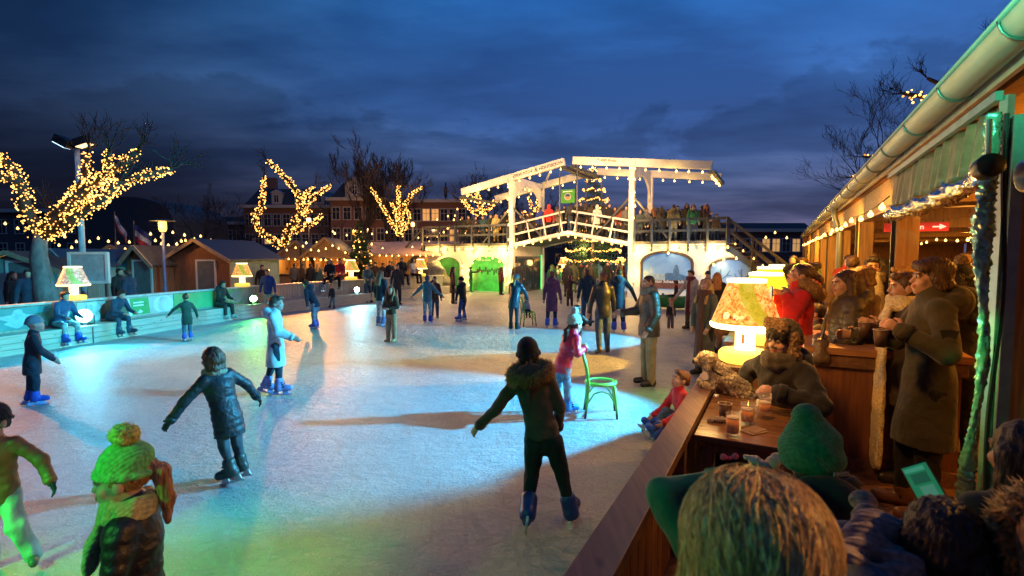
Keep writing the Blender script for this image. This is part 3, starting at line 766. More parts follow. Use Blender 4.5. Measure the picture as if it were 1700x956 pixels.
# ================================================================ trees
def branch_tree(b,p,d,L,r,lev,rr,minr=.006,spread=.55,up=.12,wig=.18,ns=3):
    pts=[p];q=np.array(p,float);dd=nz(d)
    for i in range(ns):
        dd=nz(dd+rr.normal(size=3)*wig+np.array([0,0,up]));q=q+dd*L/ns;pts.append(q)
    rs=np.linspace(r,max(minr,r*.62),ns+1);b.tube(pts,list(rs),6 if r>.06 else (4 if r>.02 else 3),False)
    if lev==0: return
    k=rr.integers(2,4) if lev>1 else rr.integers(3,5)
    for j in range(k):
        a=rr.uniform(0,6.28);x=nz(np.cross(dd,rr.normal(size=3)));f=rr.uniform(.45,1.0) if j else 1.0
        idx=min(int(f*ns),ns);branch_tree(b,pts[idx],nz(dd+x*spread*rr.uniform(.5,1.3)),L*rr.uniform(.62,.85),max(minr,rs[idx]*rr.uniform(.5,.75)),lev-1,rr,minr,spread,up,wig,ns)
def bare_tree(loc,h,label,seed,lev=6,r=None,spread=.5,minr=.012,group='bare winter trees',trunkf=.3,up=.12):
    rr=np.random.default_rng(seed);t=thing('bare_tree',label,'tree',loc,0,group);r=r or h*.022
    b=MB();b.smooth=True;b.tube([(0,0,-.05),(0.02*h,.0,h*trunkf*.5),(0,0,h*trunkf)],[r*1.25,r,r*.9],10);b.build('trunk',M_bark,t)
    b=MB()
    for k in range(4): 
        a=k*1.6+rr.uniform(0,1);branch_tree(b,(0,0,h*trunkf*(.8+.06*k)),(math.cos(a)*spread,math.sin(a)*spread,1),h*.25,r*.6,lev-1,rr,minr,spread,up)
    b.build('crown',M_twig,t);return t
def lit_tree(name,label,flabel,Y,px_branches,n,r,rad=.16,twigs=True,jit=.35,lit_from=None,seed=1,mat_=None,ground=0):
    """limbs read off the photograph at depth Y, each pushed back and forth so the tree is round"""
    rr=np.random.default_rng(seed);root=None;br=[];allb=[]
    for i,(pp,w0,lit) in enumerate(px_branches):
        oy=rr.uniform(-1,1)*jit*2 if i else 0;P=[]
        for k,(x,y) in enumerate(pp):
            f=k/(len(pp)-1);P.append(D(x,y,Y+oy*f*(1 if i else 0)))
        rs=[rad*w0*(1-.55*k/(len(pp)-1)) for k in range(len(pp))];allb.append((P,rs))
        if lit: br.append((P,rs))
    base=allb[0][0][0];loc=np.array([base[0],base[1],ground]);t=thing('lit_tree',label,'tree',loc,0,'pollarded trees wrapped in fairy lights')
    b=MB();b.smooth=True;P,rs=allb[0];b.tube([p-loc for p in P],rs,10);b.build('trunk',mat_ or M_bark,t)
    b=MB();b.smooth=True
    for P,rs in allb[1:]:
        b.tube([p-loc for p in P],rs,7)
        if twigs:
            for _ in range(5): branch_tree(b,P[-1]-loc,nz(P[-1]-P[-2])+rr.normal(size=3)*.4,.5,.02,2,rr,.006,.5,.1)
    b.build('crown',M_twig,t);fairy_on(flabel,br,n,r);return t
def conifer(loc,h,rb,label,seed=1,group='christmas trees',dens=1.0):
    rr=np.random.default_rng(seed);t=thing('christmas_tree',label,'christmas tree',loc,0,group)
    b=MB();b.tube([(0,0,0),(0,0,h*.97)],[h*.025,.01],8);b.build('trunk',M_bark,t)
    V=[];Fc=[];nl=int(26*dens)
    for i in range(nl):
        z=h*(.06+.93*i/nl);R=rb*(1-i/nl)**.85+.05;nb=max(6,int(20*dens*(R/rb)+5))
        for k in range(nb):
            a=rr.uniform(0,6.28);L=R*rr.uniform(.75,1.1);dr=np.array([math.cos(a),math.sin(a),-.12+rr.normal()*.1]);p0=np.array([0,0,z+rr.normal()*.05*h/nl*3])
            sd=np.array([-dr[1],dr[0],0])
            for s in range(7):
                f=.25+.75*s/6;c=p0+dr*L*f-np.array([0,0,.12*L*f*f]);w=.16*L*(1.15-f)+.05
                for sg in(-1,1):
                    q=c+sd*sg*w+dr*w*.8+np.array([0,0,rr.normal()*.05]);o=len(V);V+=[tuple(c),tuple(c+dr*.05+np.array([0,0,.02])),tuple(q)];Fc.append((o,o+1,o+2))
                    q=c+sd*sg*w*.5+np.array([0,0,-w*.6]);o=len(V);V+=[tuple(c),tuple(c+dr*.07),tuple(q)];Fc.append((o,o+1,o+2))
    me=bpy.data.meshes.new('crown');me.from_pydata(V,[],Fc);me.materials.append(mat('spruce',(.045,.11,.045),.8,var=.45,scale=3));o=bpy.data.objects.new('crown',me);link(o,t);return t
# ================================================================ drawbridge
ZD=2.8
def deck_z(u): return ZD+.65*max(0,1-abs(u-3.45)/3.45)
br=thing('drawbridge','white wooden drawbridge with dark railings and raised beams across the rink','bridge',B0,0)
LB=lambda u,v,z: BR(u,v,z)-B0
for nm,poly in(('L',[(-6.2,0),(0,0),(0,2.72),(-6.2,2.72)]),('R',[(6.9,0),(14.0,0),(13.2,.6),(11.4,2.72),(6.9,2.72)])):
    b=MB();b.prism([LB(u,0,z) for u,z in poly],PD*.14);b.prism([LB(u,3.96,z) for u,z in poly],PD*.14)
    u0=0 if nm=='L' else 6.9;s=-1 if nm=='L' else 1
    b.prism([LB(u0,.14,0),LB(u0,3.96,0),LB(u0,3.96,2.72),LB(u0,.14,2.72)],ND*.14*s)
    b.build('wing_wall',M_white,br)
    b=MB();b.prism([LB(a,-.12,ZD-.08) for a in((-6.2,-.02) if nm=='L' else (6.92,11.5))]+[LB(a,4.2,ZD-.08) for a in((-.02,-6.2) if nm=='L' else (11.5,6.92))],(0,0,.14));b.build('deck',mat('deck_boards',(.1,.09,.08),.7),br)
M_under=mat('leaf_planks',(.10,.13,.13),.6,bump=.3)
for s in(0,1):
    ua,ub=(.05,3.44) if s==0 else (6.85,3.46);za,zb=ZD,ZD+.65
    b=MB();
    for k in range(16):
        v=.06+k*.25;b.beam(LB(ua,v+.11,za-.04),LB(ub,v+.11,zb-.04),.235,.06)
    b.build('bridge_leaf',M_under,br)
    for v in(-.02,4.1): b=MB();b.beam(LB(ua,v,za-.07),LB(ub,v,zb-.07),.09,.22);b.build('edge_beam',M_white,br)
    d=nz(LB(ub,0,zb)-LB(ua,0,za));n=nz(np.array([0,0,1])-d*d[2]);L_=np.linalg.norm(LB(ub,0,zb)-LB(ua,0,za))
    for v in(-.02,4.1):
        o=LB(ua,v,za);b=MB()
        for hh_ in(.52,1.1): b.beam(o+n*hh_,o+d*L_+n*hh_,.07,.1,n)
        for k in range(4): b.beam(o+d*(L_*(k+.12)/3.45)-n*.16,o+d*(L_*(k+.12)/3.45)+n*1.1,.075,.07)
        b.build('leaf_railing',M_white,br)
for (u0,u1) in((-6.2,-.2),(7.1,11.45)):
    for v in(-.16,4.2):
        b=MB()
        for z in(3.36,3.9): b.beam(LB(u0,v,z),LB(u1,v,z),.06,.12)
        for k in range(6):
            u=u0+(u1-u0)*k/5;b.beam(LB(u,v-.05*(1 if v<0 else -1),2.35),LB(u,v-.05*(1 if v<0 else -1),3.95),.09,.09)
        b.build('deck_railing',M_grey,br)
PH={0:6.75,6.9:7.0}
for u in(0,6.9):
    for v in(0,4.1):
        b=MB();b.box(LB(u,v,PH[u]/2),(.27,.27,PH[u]),np.column_stack([ND,PD,[0,0,1]]));b.build('post',M_white,br,.015)
    z0=PH[u]-.08;arc=[(.13,z0),(3.97,z0),(3.97,z0-1.5)]+[(2.05+1.75*math.cos(a),z0-1.55+1.1*math.sin(a)) for a in np.linspace(0.05,math.pi-.05,13)]+[(.13,z0-1.5)]
    b=MB()
    top=[LB(u-.07,v,z) for v,z in arc];
    # arch panel as quads between the lintel and the arch curve
    n=len(arc)
    cur=[(3.97,z0-1.75)]+[(2.05+1.75*math.cos(a),z0-1.55+1.1*math.sin(a)) for a in np.linspace(0.02,math.pi-.02,17)]+[(.13,z0-1.75)]
    for (v0,y0),(v1,y1) in zip(cur[:-1],cur[1:]):
        if abs(v0-v1)>.01: b.prism([LB(u-.06,v0,y0),LB(u-.06,v1,y1),LB(u-.06,v1,z0),LB(u-.06,v0,z0)],ND*.12)
    b.build('portal_arch',M_white,br)
    for v in(-.02,4.12):
        for s in(-1,1): b=MB();b.beam(LB(u+s*.1,v,PH[u]-1.9),LB(u+s*1.9,v,ZD+.1 if (u==0)==(s<0) else deck_z(u+s*1.9)+.05),.07,.09);b.build('brace',M_grey,br)
M_ltr=mat('lettering_dark',(.02,.03,.02),.6)
for nm,(ua,za,ub,zb) in(('L',(-3.4,5.95,3.2,7.2)),('R',(3.7,7.22,10.7,6.4))):
    for v in(0,4.1):
        b=MB();a,c=LB(ua,v,za),LB(ub,v,zb);b.beam(a,c,.22,.4);bo=b.build('balance_beam',M_white,br,.012)
        d=nz(c-a);n=nz(np.array([0,0,1])-d*d[2])
        if v==0:
            if nm=='L':
                text_obj('MEERHUIZEN',.24,M_ltr,frame(a+d*4.1*1.0-PD*.125-n*.02,d,n,-PD),bo)
                text_obj('&',.34,M_ltr,frame(a+d*5.05-PD*.125-n*.02,d,n,-PD),bo);text_obj('HOUTBOUW',.24,M_ltr,frame(a+d*5.95-PD*.125-n*.02,d,n,-PD),bo)
            else: text_obj('Prefab Bouw',.2,M_ltr,frame(a+d*1.9-PD*.125+n*.05,d,n,-PD),bo)
    b=MB();b.beam(LB(ua,-.1,za-.33),LB(ua,4.2,za-.33),.3,.16);b.build('cross_beam',M_grey,br);b=MB();b.beam(LB(ub,-.1,zb-.33),LB(ub,4.2,zb-.33),.3,.16);b.build('cross_beam',M_grey if nm=='L' else mat('tail_beam',(.3,.3,.2),.6),br)
    b=MB();
    if nm=='L': b.beam(LB(.1,4.0,6.3),LB(2.4,.1,6.95),.08,.1);b.build('tie_brace',M_white,br)
for u in(2.95,3.95):
    for v in(-.05,4.15):
        b=MB();b.beam(LB(u,v,7.05),LB(u,v,deck_z(u)),.06,.1);b.build('lifting_rod',M_dark,br)
# stairs down at the right end
b=MB();ns=13
for k in range(ns):
    u=11.5+.235*k;z=ZD-.21*(k+1)+.1;b.prism([LB(u,.16,z),LB(u+.26,.16,z),LB(u+.26,3.94,z),LB(u,3.94,z)],(0,0,.05))
b.build('stair_treads',wood('tread_wood',(.3,.17,.08),.6,axis=1),br)
for v in(-.1,4.14):
    b=MB();b.beam(LB(11.45,v,ZD-.25),LB(14.6,v,-.02+.1),.07,.26);b.build('stair_stringer',M_grey,br)
    b=MB()
    for dz in(.55,1.1): b.beam(LB(11.45,v-.05,ZD+dz),LB(14.6,v-.05,dz+.05),.06,.11)
    for k in range(4): u=11.5+k*1.02;b.beam(LB(u,v-.05,max(.05,ZD-.9*(u-11.5)-.5)),LB(u,v-.05,ZD-.89*(u-11.5)+1.12),.08,.08)
    b.build('stair_railing',M_grey,br)
# left stairs going down at the far end
b=MB()
for k in range(12):
    u=-6.3-.26*k;z=ZD-.22*(k+1)+.1;b.prism([LB(u,.1,z),LB(u-.28,.1,z),LB(u-.28,4,z),LB(u,4,z)],(0,0,.05))
b.beam(LB(-6.2,-.1,ZD-.2),LB(-9.4,-.1,.1),.08,.26);b.beam(LB(-6.2,-.12,ZD+1.1),LB(-9.4,-.12,1.15),.06,.11)
b.build('stair_flight',M_grey,br)
# arched posters on the wings
def arch_pts(u0,u1,spring,crown,n=12):
    c=(u0+u1)/2;w=(u1-u0)/2;return [(u0,.0)]+[(c-w*math.cos(a),spring+(crown-spring)*math.sin(a)) for a in np.linspace(0,math.pi,n)]+[(u1,.0)]
def arch_poster(label,u0,u1,spring,crown,z0,m,fm):
    t=thing('arch_poster',label,'poster',BR((u0+u1)/2,-.03,z0),0,'arched posters on the bridge walls');O=BR((u0+u1)/2,-.03,z0)
    P=[(u,z+z0) for u,z in arch_pts(u0,u1,spring-z0,crown-z0)]
    b=MB();b.prism([BR(u,-.004,z)-O for u,z in P],-PD*.012);po=b.build('print',m,t)
    b=MB();c=(u0+u1)/2
    out=[(c+(u-c)*1.1,z0+(z-z0)*1.06) for u,z in P]
    for i in range(len(P)-1): b.prism([BR(P[i][0],-.003,P[i][1])-O,BR(P[i+1][0],-.003,P[i+1][1])-O,BR(out[i+1][0],-.003,out[i+1][1])-O,BR(out[i][0],-.003,out[i][1])-O],-PD*.07)
    b.build('arch_frame',fm,t);return t,O
M_green=mat('poster_green',(.05,.32,.07),.5,var=.5,scale=2.2);M_brickarch=mat('arch_bricks',(.05,.035,.03),.8,var=.5,scale=14)
def print_mat(name,c0,c1,z1):
    m,nt,b=_new(name);tc=nd(nt,'ShaderNodeTexCoord');sx=nd(nt,'ShaderNodeSeparateXYZ');nt.links.new(tc.outputs['Object'],sx.inputs[0])
    n=nd(nt,'ShaderNodeTexNoise');n.inputs['Scale'].default_value=2.5;n.inputs['Detail'].default_value=5;nt.links.new(tc.outputs['Object'],n.inputs['Vector'])
    ad=nd(nt,'ShaderNodeMath',operation='MULTIPLY_ADD');nt.links.new(n.outputs['Fac'],ad.inputs[0]);ad.inputs[1].default_value=.9;nt.links.new(sx.outputs['Z'],ad.inputs[2])
    r=nd(nt,'ShaderNodeValToRGB');r.color_ramp.elements[0].color=(*c0,1);r.color_ramp.elements[1].color=(*c1,1);r.color_ramp.elements[0].position=.3
    mr=nd(nt,'ShaderNodeMapRange');nt.links.new(ad.outputs[0],mr.inputs[0]);mr.inputs[2].default_value=z1;nt.links.new(mr.outputs[0],r.inputs['Fac']);nt.links.new(r.outputs['Color'],b.inputs['Base Color']);b.inputs['Roughness'].default_value=.45;return m
M_skyprint=print_mat('printed_evening_sky',(.3,.5,.8),(.05,.16,.55),2.2)
arch_poster('green lit arched poster at the far left end of the bridge wall',-5.25,-3.55,1.55,2.05,.05,M_green,M_white)
tg,O=arch_poster('green lit arched poster left of the bridge passage',-2.75,-.5,1.55,2.1,.05,M_green,M_white)
b=MB();
for k in range(14): b.box(BR(-2.3+.14*k,-.02,1.25+.1*math.sin(k*2.1))-O,(.11,.006,.22+.1*math.sin(k*1.7)),np.column_stack([ND,PD,[0,0,1]]))
b.build('printed_skaters',mat('print_dark_green',(.015,.06,.02),.6),tg)
MW=mat('print_white',(.75,.78,.75),.5,var=.05)
text_obj('Winter op het plein',.13,MW,frame(BR(-1.9,-.022,1.88)-O,ND,np.array([0,0,1]),-PD),tg)
tp,O=arch_poster('blue arched poster of a museum skyline lettered for a junior skating club',7.5,9.85,1.72,2.28,.45,M_skyprint,M_brickarch)
M_sil=mat('print_silhouette',(.06,.14,.3),.6,var=.4);M_sil2=mat('print_silhouette_pale',(.3,.4,.5),.6,var=.3)
def card(parent,O,pts,m,nm,dy=-.02):
    b=MB();b.prism([BR(u,dy,z)-O for u,z in pts],-PD*.004);return b.build(nm,m,parent)
card(tp,O,[(7.55,.9),(7.55,1.3),(7.62,1.42),(7.75,1.36),(7.8,1.3),(7.86,1.5),(7.92,1.62),(7.98,1.5),(8.02,1.3),(8.05,1.22),(8.7,1.22),(8.72,.9)],M_sil2,'printed_museum')
card(tp,O,[(8.62,.9),(8.62,1.25),(8.8,1.3),(9.0,1.28),(9.02,1.45),(9.1,1.68),(9.2,1.7),(9.28,1.45),(9.3,1.25),(9.6,1.15),(9.8,1.2),(9.8,.9)],M_sil,'printed_tower',-.026)
card(tp,O,[(7.55,.5),(7.55,.93),(9.8,.93),(9.8,.5)],mat('print_crowd',(.16,.06,.05),.6,var=.7,scale=9),'printed_crowd',-.031)
text_obj('Junior Schaatsclub',.21,MW,frame(BR(8.75,-.04,.86)-O,ND,np.array([0,0,1]),-PD),tp,bold=True)
tq,O=arch_poster('blue arched poster of bare pollard trees under the bridge stairs',10.75,12.6,1.5,1.95,.25,M_skyprint,M_brickarch)
b=MB()
def pl(pts,w): 
    for a,c in zip(pts[:-1],pts[1:]): b.beam(BR(a[0],-.022,a[1])-O,BR(c[0],-.022,c[1])-O,w,.006,PD)
for x in(11.2,12.1):
    pl([(x,.3),(x,1.0),(x-.02,1.5)],.07);pl([(x,.85),(x-.2,1.05),(x-.3,1.3)],.045);pl([(x,1.0),(x+.25,1.2),(x+.4,1.45)],.045);pl([(x-.2,1.05),(x-.38,1.12)],.03);pl([(x+.25,1.2),(x+.45,1.22)],.03);pl([(x,1.2),(x-.15,1.45)],.03)
b.build('printed_trees',M_sil,tq)
# glazed panel inside the passage
t=thing('display_cabinet','dark glazed cabinet with a green lit edge inside the bridge passage','cabinet',BR(.1,1.9,0),0);O=BR(.1,1.9,0)
b=MB();b.box(BR(.14,1.9,1.05)-O,(.12,3.3,2.1),np.column_stack([ND,PD,[0,0,1]]));b.build('cabinet_body',M_grey,t)
for k in range(3):
    b=MB();b.box(BR(.21,.85+1.05*k,1.05)-O,(.015,.92,1.85),np.column_stack([ND,PD,[0,0,1]]));b.build('glass_panel',mat('dark_glass',(.03,.05,.07),.08),t)
b=MB();b.box(BR(.2,3.62,1.1)-O,(.05,.1,2.15),np.column_stack([ND,PD,[0,0,1]]));b.build('lit_edge',emit('green_lit_edge',(.1,1,.25),1.5),t)  # green light on the edge is put into its emission
# hanging green sign
t=thing('hanging_sign','square green sign with a round emblem hanging between the lifting rods','sign',BR(3.45,-.08,5.0),0);O=BR(3.45,-.08,5.0)
b=MB();b.box((0,0,.33),(.78,.1,.72),np.column_stack([ND,PD,[0,0,1]]));b.build('sign_board',mat('sign_green',(.06,.3,.03),.5,var=.15),t)
RN=np.column_stack([ND,np.array([0,0,1]),-PD])
def disc(c,r,m,nm,par,a0=0,a1=2*math.pi,th=.004):
    b=MB();b.prism([c+RN@np.array([r*math.cos(a),r*math.sin(a),0]) for a in np.linspace(a0,a1,24)],-PD*th);return b.build(nm,m,par)
disc(-PD*.052+np.array([0,0,.3]),.2,mat('emblem_grey',(.4,.42,.4),.5),'emblem',t);disc(-PD*.058+np.array([0,0,.31]),.14,mat('emblem_navy',(.03,.05,.12),.5),'emblem_sky',t,0,math.pi);disc(-PD*.058+np.array([0,0,.29]),.14,mat('emblem_orange',(.6,.3,.1),.5),'emblem_sun',t,math.pi,2*math.pi)
b=MB();b.box(-PD*.053+np.array([0,0,.58]),(.55,.006,.05),np.column_stack([ND,PD,[0,0,1]]));b.build('sign_line',MW,t)
# bridge light strings
def SL(lab,pts,**k): return string_lights(lab,pts,group='bulb strings on the drawbridge',**k)
SL('warm bulb string along the left deck edge of the drawbridge',[BR(u,-.24,2.62) for u in(-6.2,-3,-.1)],spacing=.62)
SL('warm bulb string along the right deck edge of the drawbridge',[BR(u,-.24,2.62) for u in(7.0,9.3,11.5)],spacing=.62)
SL('warm bulb string under the raised leaves of the drawbridge',[BR(.1,-.12,2.66),BR(3.45,-.12,3.3),BR(6.85,-.12,2.66)],spacing=.5)
SL('warm bulb string under the front left balance beam',[BR(-3.3,-.05,5.72),BR(3.1,-.05,6.92)],spacing=.68)
SL('warm bulb string under the front right balance beam',[BR(3.8,-.05,6.95),BR(10.6,-.05,6.15)],spacing=.68)
SL('warm bulb string under the rear left balance beam',[BR(-3.3,4.0,5.72),BR(3.1,4.0,6.92)],spacing=.75)
SL('warm bulb string under the rear right balance beam',[BR(3.8,4.0,6.95),BR(10.6,4.0,6.15)],spacing=.75)
SL('warm bulb string across the left portal of the drawbridge',[BR(-.1,.2,6.35),BR(-.1,2,6.2),BR(-.1,3.9,6.3)],spacing=.5)
SL('warm bulb string across the left tail of the drawbridge beams',[BR(-3.35,0,5.6),BR(-3.35,4.1,5.6)],spacing=.55)
SL('warm bulb string across the right tail of the drawbridge beams',[BR(10.65,0,6.0),BR(10.65,4.1,6.0)],spacing=.5)
SL('warm bulb string down the front left bridge post',[BR(-.17,-.17,6.5),BR(-.17,-.17,.4)],spacing=.75)
SL('warm bulb string down the front right bridge post',[BR(7.07,-.17,6.9),BR(7.07,-.17,.3)],spacing=.6)
SL('warm bulb string round the arched green poster left of the passage',[BR(u,-.15,z) for u,z in[(-2.9,.2),(-2.9,1.5),(-2.3,2.0),(-1.6,2.2),(-.9,2.0),(-.3,1.5),(-.3,.2)]],spacing=.5)
SL('warm bulb string above the poster under the bridge stairs',[BR(u,-.15,z) for u,z in[(10.55,1.1),(10.6,1.6),(11.2,2.05),(11.9,2.1)]],spacing=.55)
SL('warm bulb string at the far left foot of the bridge wall',[BR(-3.35,-.15,.9),BR(-3.3,-.15,1.7),BR(-3.35,-.15,.3)],spacing=.5)
SL('small bulb string looped on the white wall right of the passage',[BR(8.5,-.14,2.55),BR(8.8,-.15,2.35),BR(9.2,-.14,2.3),BR(9.6,-.15,2.5)],spacing=.7)
SL('small bulb string down the bridge stair railing',[BR(11.6,-.22,2.9),BR(14.4,-.22,.6)],spacing=.5,r=.04)
for u in(-5,-2.6,-.4): point(BR(u,-.55,2.55),WARM,95)
for u in(7.3,9,10.8): point(BR(u,-.55,2.55),WARM,95)
for u,z in((.9,2.7),(3.45,3.2),(6.,2.7)): point(BR(u,-.5,z),WARM,46)
for u,z in((-2.2,5.7),(1.2,6.2),(5.0,6.5),(8.8,6.0)): point(BR(u,-.5,z),WARM,46);point(BR(u,3.5,z-.1),WARM,36)
for u,z in((-.3,1.2),(7.2,1.2),(-2.9,1.0),(-.3,4.6),(7.25,4.8)): point(BR(u,-.5,z),WARM,46)
point(BR(-.4,2,5.6),WARM,46);point(BR(10.4,2,5.7),WARM,16);point(BR(11.2,-.5,1.7),WARM,46)
# ================================================================ rink barrier on the left
def barrier(label,a,c,style):
    a=np.array([*a,0.]);c=np.array([*c,0.]);d=c-a;L_=np.linalg.norm(d);d=d/L_;n=np.array([d[1],-d[0],0]);rz=math.atan2(d[1],d[0])-math.pi/2
    t=thing('rink_barrier',label,'barrier',a,rz,'barriers round the ice rink')   # local y along, local x towards the rink
    k=int(L_/.145);w=L_/k;b=MB()
    for i in range(k): b.box((-.06+random.uniform(-.004,.004),(i+.5)*w,.51),(.05,w-.008,1.0))
    b.build('boards',W_pale,t)
    b=MB();b.box((-.07,L_/2,1.03),(.24,L_+.02,.05));b.build('top_rail',mat('rail_white',(.55,.53,.48),.5),t,.006)
    b=MB();b.box((.22,L_/2,.41),(.5,L_+.01,.05))
    for j in range(3): b.box((.44,L_/2,.06+.13*j),(.04,L_+.01,.122))
    b.build('ledge',W_ledge,t,.004)
    if style:
        b=MB();b.box((-.028,L_/2,.73),(.012,L_-.03,.5));bo=b.build('banner',mat('banner_'+style,{'teal':(.05,.28,.3),'green':(.1,.42,.16),'pale':(.55,.58,.55)}[style],.45,var=.25,scale=1.2),t)
        m1=mat('banner_white',(.68,.7,.68),.5,var=.08);m2=mat('banner_dark',(.06,.16,.12),.5);m3=mat('banner_green',(.04,.38,.12),.5)
        def shp(pts,m,nm,x=-.02):
            b=MB();b.prism([(x,y,z) for y,z in pts],(.003,0,0));b.build(nm,m,t)
        if style=='pale':
            shp([(.25,.5),(.25,.95),(.5,.96),(.62,.8),(.45,.7),(.6,.5)],m1,'banner_figure');shp([(.62,.5),(.55,.72),(.75,.96),(1.3,.96),(1.4,.5)],m2,'banner_tree')
            shp([(1.5,.5),(1.42,.97),(2.0,.97),(2.05,.5)],m3,'banner_panel')
            for j in range(2): shp([(1.52,.82-.08*j),(1.52,.86-.08*j),(1.85,.86-.08*j),(1.85,.82-.08*j)],m1,'banner_line',-.016)
            shp([(1.65,.56),(1.73,.64),(1.82,.58),(1.74,.53)],m1,'banner_mark',-.016)
        if style in('green','pale'):
            for cy in(2.42,L_*.9): shp([(cy+.27*math.cos(a),.73+.23*math.sin(a)) for a in np.linspace(0,2*math.pi,24)],m1,'banner_disc',-.018)
        if style=='teal':
            for cy in(.7,1.9,2.6): shp([(cy+(.3+.12*math.sin(5*a))*math.cos(a),.73+(.17+.05*math.sin(4*a+cy))*math.sin(a)) for a in np.linspace(0,2*math.pi,26)],m2 if cy!=1.9 else mat('banner_pale_blue',(.3,.5,.55),.5),'banner_shape')
    return t
BS=[('nearest barrier section at the left edge with plain boards',None),('barrier section left of the big cyan floodlight',None),('barrier section behind the cyan floodlight with a teal banner','teal'),('barrier section with white shapes and a green advert panel','pale'),('barrier section with white discs on a green banner','green'),('barrier section under the glowing lamp by the blue roofed cabin',None),('barrier section with the second blue floodlight on its ledge',None),('barrier section where people in red and teal sit on the rail',None),('barrier section where a white jacket sits on the rail',None),('last barrier section before the green lit bridge wall',None)]
for i,(l,st) in enumerate(BS): barrier(l,LP[i],LP[i+1],st)
def bar_pt(f,off=0,z=0):        # point on barrier polyline at index f, off towards the rink
    i=int(f);i=min(i,len(LP)-2);a=np.array([*LP[i],0.]);c=np.array([*LP[i+1],0.]);d=nz(c-a);return a+(c-a)*(f-i)+np.array([d[1],-d[0],0])*off+np.array([0,0,z])
def bar_px(px):                 # barrier index seen in column px
    best=None
    for k in range(0,(len(LP)-1)*40):
        f=k/40;p=bar_pt(f);x=850+850*p[0]/p[1]
        if best is None or abs(x-px)<best[0]: best=(abs(x-px),f)
    return best[1]
giant_lamp(bar_pt(bar_px(122),-.07,1.055),'glowing table lamp with a printed shade above the cyan floodlight',.92,'pink',.3,detail=False)
giant_lamp(bar_pt(bar_px(403),-.07,1.055),'glowing table lamp on the barrier by the blue roofed cabin',.92,'ochre',.3,detail=False)
giant_lamp(bar_pt(bar_px(584),-.07,1.055),'glowing table lamp on the barrier beside the seated red jacket',1.0,'ochre',.5,detail=False)
giant_lamp(bar_pt(bar_px(700),-.07,1.055),'glowing table lamp on the barrier near the green floodlit wall',1.0,'ochre',.5,detail=False)
# lamps by the far market behind the passage
for px,Y,l in((935,40,'small glowing table lamp left of the lit spruce behind the bridge'),(1030,40,'small glowing table lamp right of the lit spruce behind the bridge')):
    p=D(px,424,Y);giant_lamp((p[0],p[1],1.0),l,1.1,'ochre',0,detail=False)
    b=MB();b.box((0,0,.5),(1.6,.4,1.0));o=b.build('market_counter',W_chalet);o.location=(p[0],p[1],0);tag(o,'wooden counter under the '+('left' if px<1000 else 'right')+' small lamp behind the bridge','counter','counters behind the bridge')
FL=[(127,.0,(.25,.85,1),'bright cyan floodlight on the ledge shining at the camera',60,.17),(412,.0,(.35,1,.3),'green floodlight on the ledge below the cabin lamp',45,.12),(586,0,(.45,.9,1),'pale blue floodlight on the ledge beside sitting skaters',40,.12),(716,0,(.35,1,.3),'small green floodlight near the bridge wall',30,.12)]
FP=[]
for px,_,c,l,st,r in FL:
    p=bar_pt(bar_px(px),.2,.435+r+.06);aim=(0,0,1.6) if px==127 else ((1,4,.6) if px==412 else ((2.5,8,.5) if px==586 else BR(-1.4,-.2,1.0)))
    floodlight(p,aim,c,l,r,st);FP.append((p,aim,c))
# ================================================================ market behind the left barrier
def chalet(label,px,Y,w,l,h,rz,wall,roof,trim,lit=False,group='wooden market chalets',ridge=.75,open_=False,z0=0,side=None):
    p=D(px,424,Y);t=thing('market_chalet',label,'chalet',(p[0],p[1],0),rz,group)
    b=MB();e=h-ridge;b.prism([(-w/2,0,0),(w/2,0,0),(w/2,0,e),(0,0,h-.05),(-w/2,0,e)],(0,.06,0)) if not open_ else b.prism([(-w/2,0,e),(w/2,0,e),(0,0,h-.05)],(0,.06,0))
    if open_:
        b.box((0,.03,.5),(w,.06,1.0));b.box((-w/2+.1,.03,e/2+.25),(.2,.058,e-.5));b.box((w/2-.1,.03,e/2+.25),(.2,.058,e-.5))
    b.cur=1 if side else 0
    b.box((-w/2+.03,l/2+.03,e/2),(.06,l-.06,e));b.box((w/2-.03,l/2+.03,e/2),(.06,l-.06,e));b.box((0,l,e/2),(w,.06,e));b.build('wall',[wall,side] if side else wall,t)
    b=MB()
    for s in(-1,1):
        q=[(0,-.25,h),(s*(w/2+.2),-.25,e-.2*ridge/(w/2)+.02),(s*(w/2+.2),l+.2,e-.2*ridge/(w/2)+.02),(0,l+.2,h)];b.prism(q,(0,0,.06))
    b.build('roof',roof,t)
    b=MB()
    for s in(-1,1): b.beam((0,-.28,h-.0),(s*(w/2+.22),-.28,e-.22*ridge/(w/2)),.05,.14)
    b.build('gable_trim',trim,t)
    if not open_:
        b=MB();b.box((w*.12,-.02,.95),(.75,.04,1.9));dr=b.build('door',mat('door_grey',(.16,.17,.17),.6),t)
        b=MB();
        for x in(w*.12-.42,w*.12+.42): b.box((x,-.03,.97),(.07,.06,1.98))
        b.box((w*.12,-.03,1.95),(.91,.06,.07));b.build('door_frame',M_white,dr)
    else:
        b=MB();b.box((0,l-.1,e*.6),(w-.2,.05,e*.7));b.build('back_shelf',mat('shelf_goods',(.4,.2,.07),.6,var=.8,scale=6),t)
        b=MB();b.box((0,-.12,1.02),(w,.35,.05));b.build('counter',W_post,t)
    if lit: 
        q=t.matrix_basis.copy();point((p[0]-math.sin(rz)*.8,p[1]+math.cos(rz)*.8,e-.15),(1,.5,.12),lit)
    return t
W_teal_lit=wood('teal_lit_boards',(.22,.36,.34),.7,axis=2);W_brown=wood('brown_boards',(.3,.12,.055),.7,axis=2)  # teal light falling on the cabin walls is put into the teal board colour
M_blueroof=mat('blue_roof',(.025,.05,.09),.6);M_trim=mat('trim_tan',(.4,.27,.17),.6)
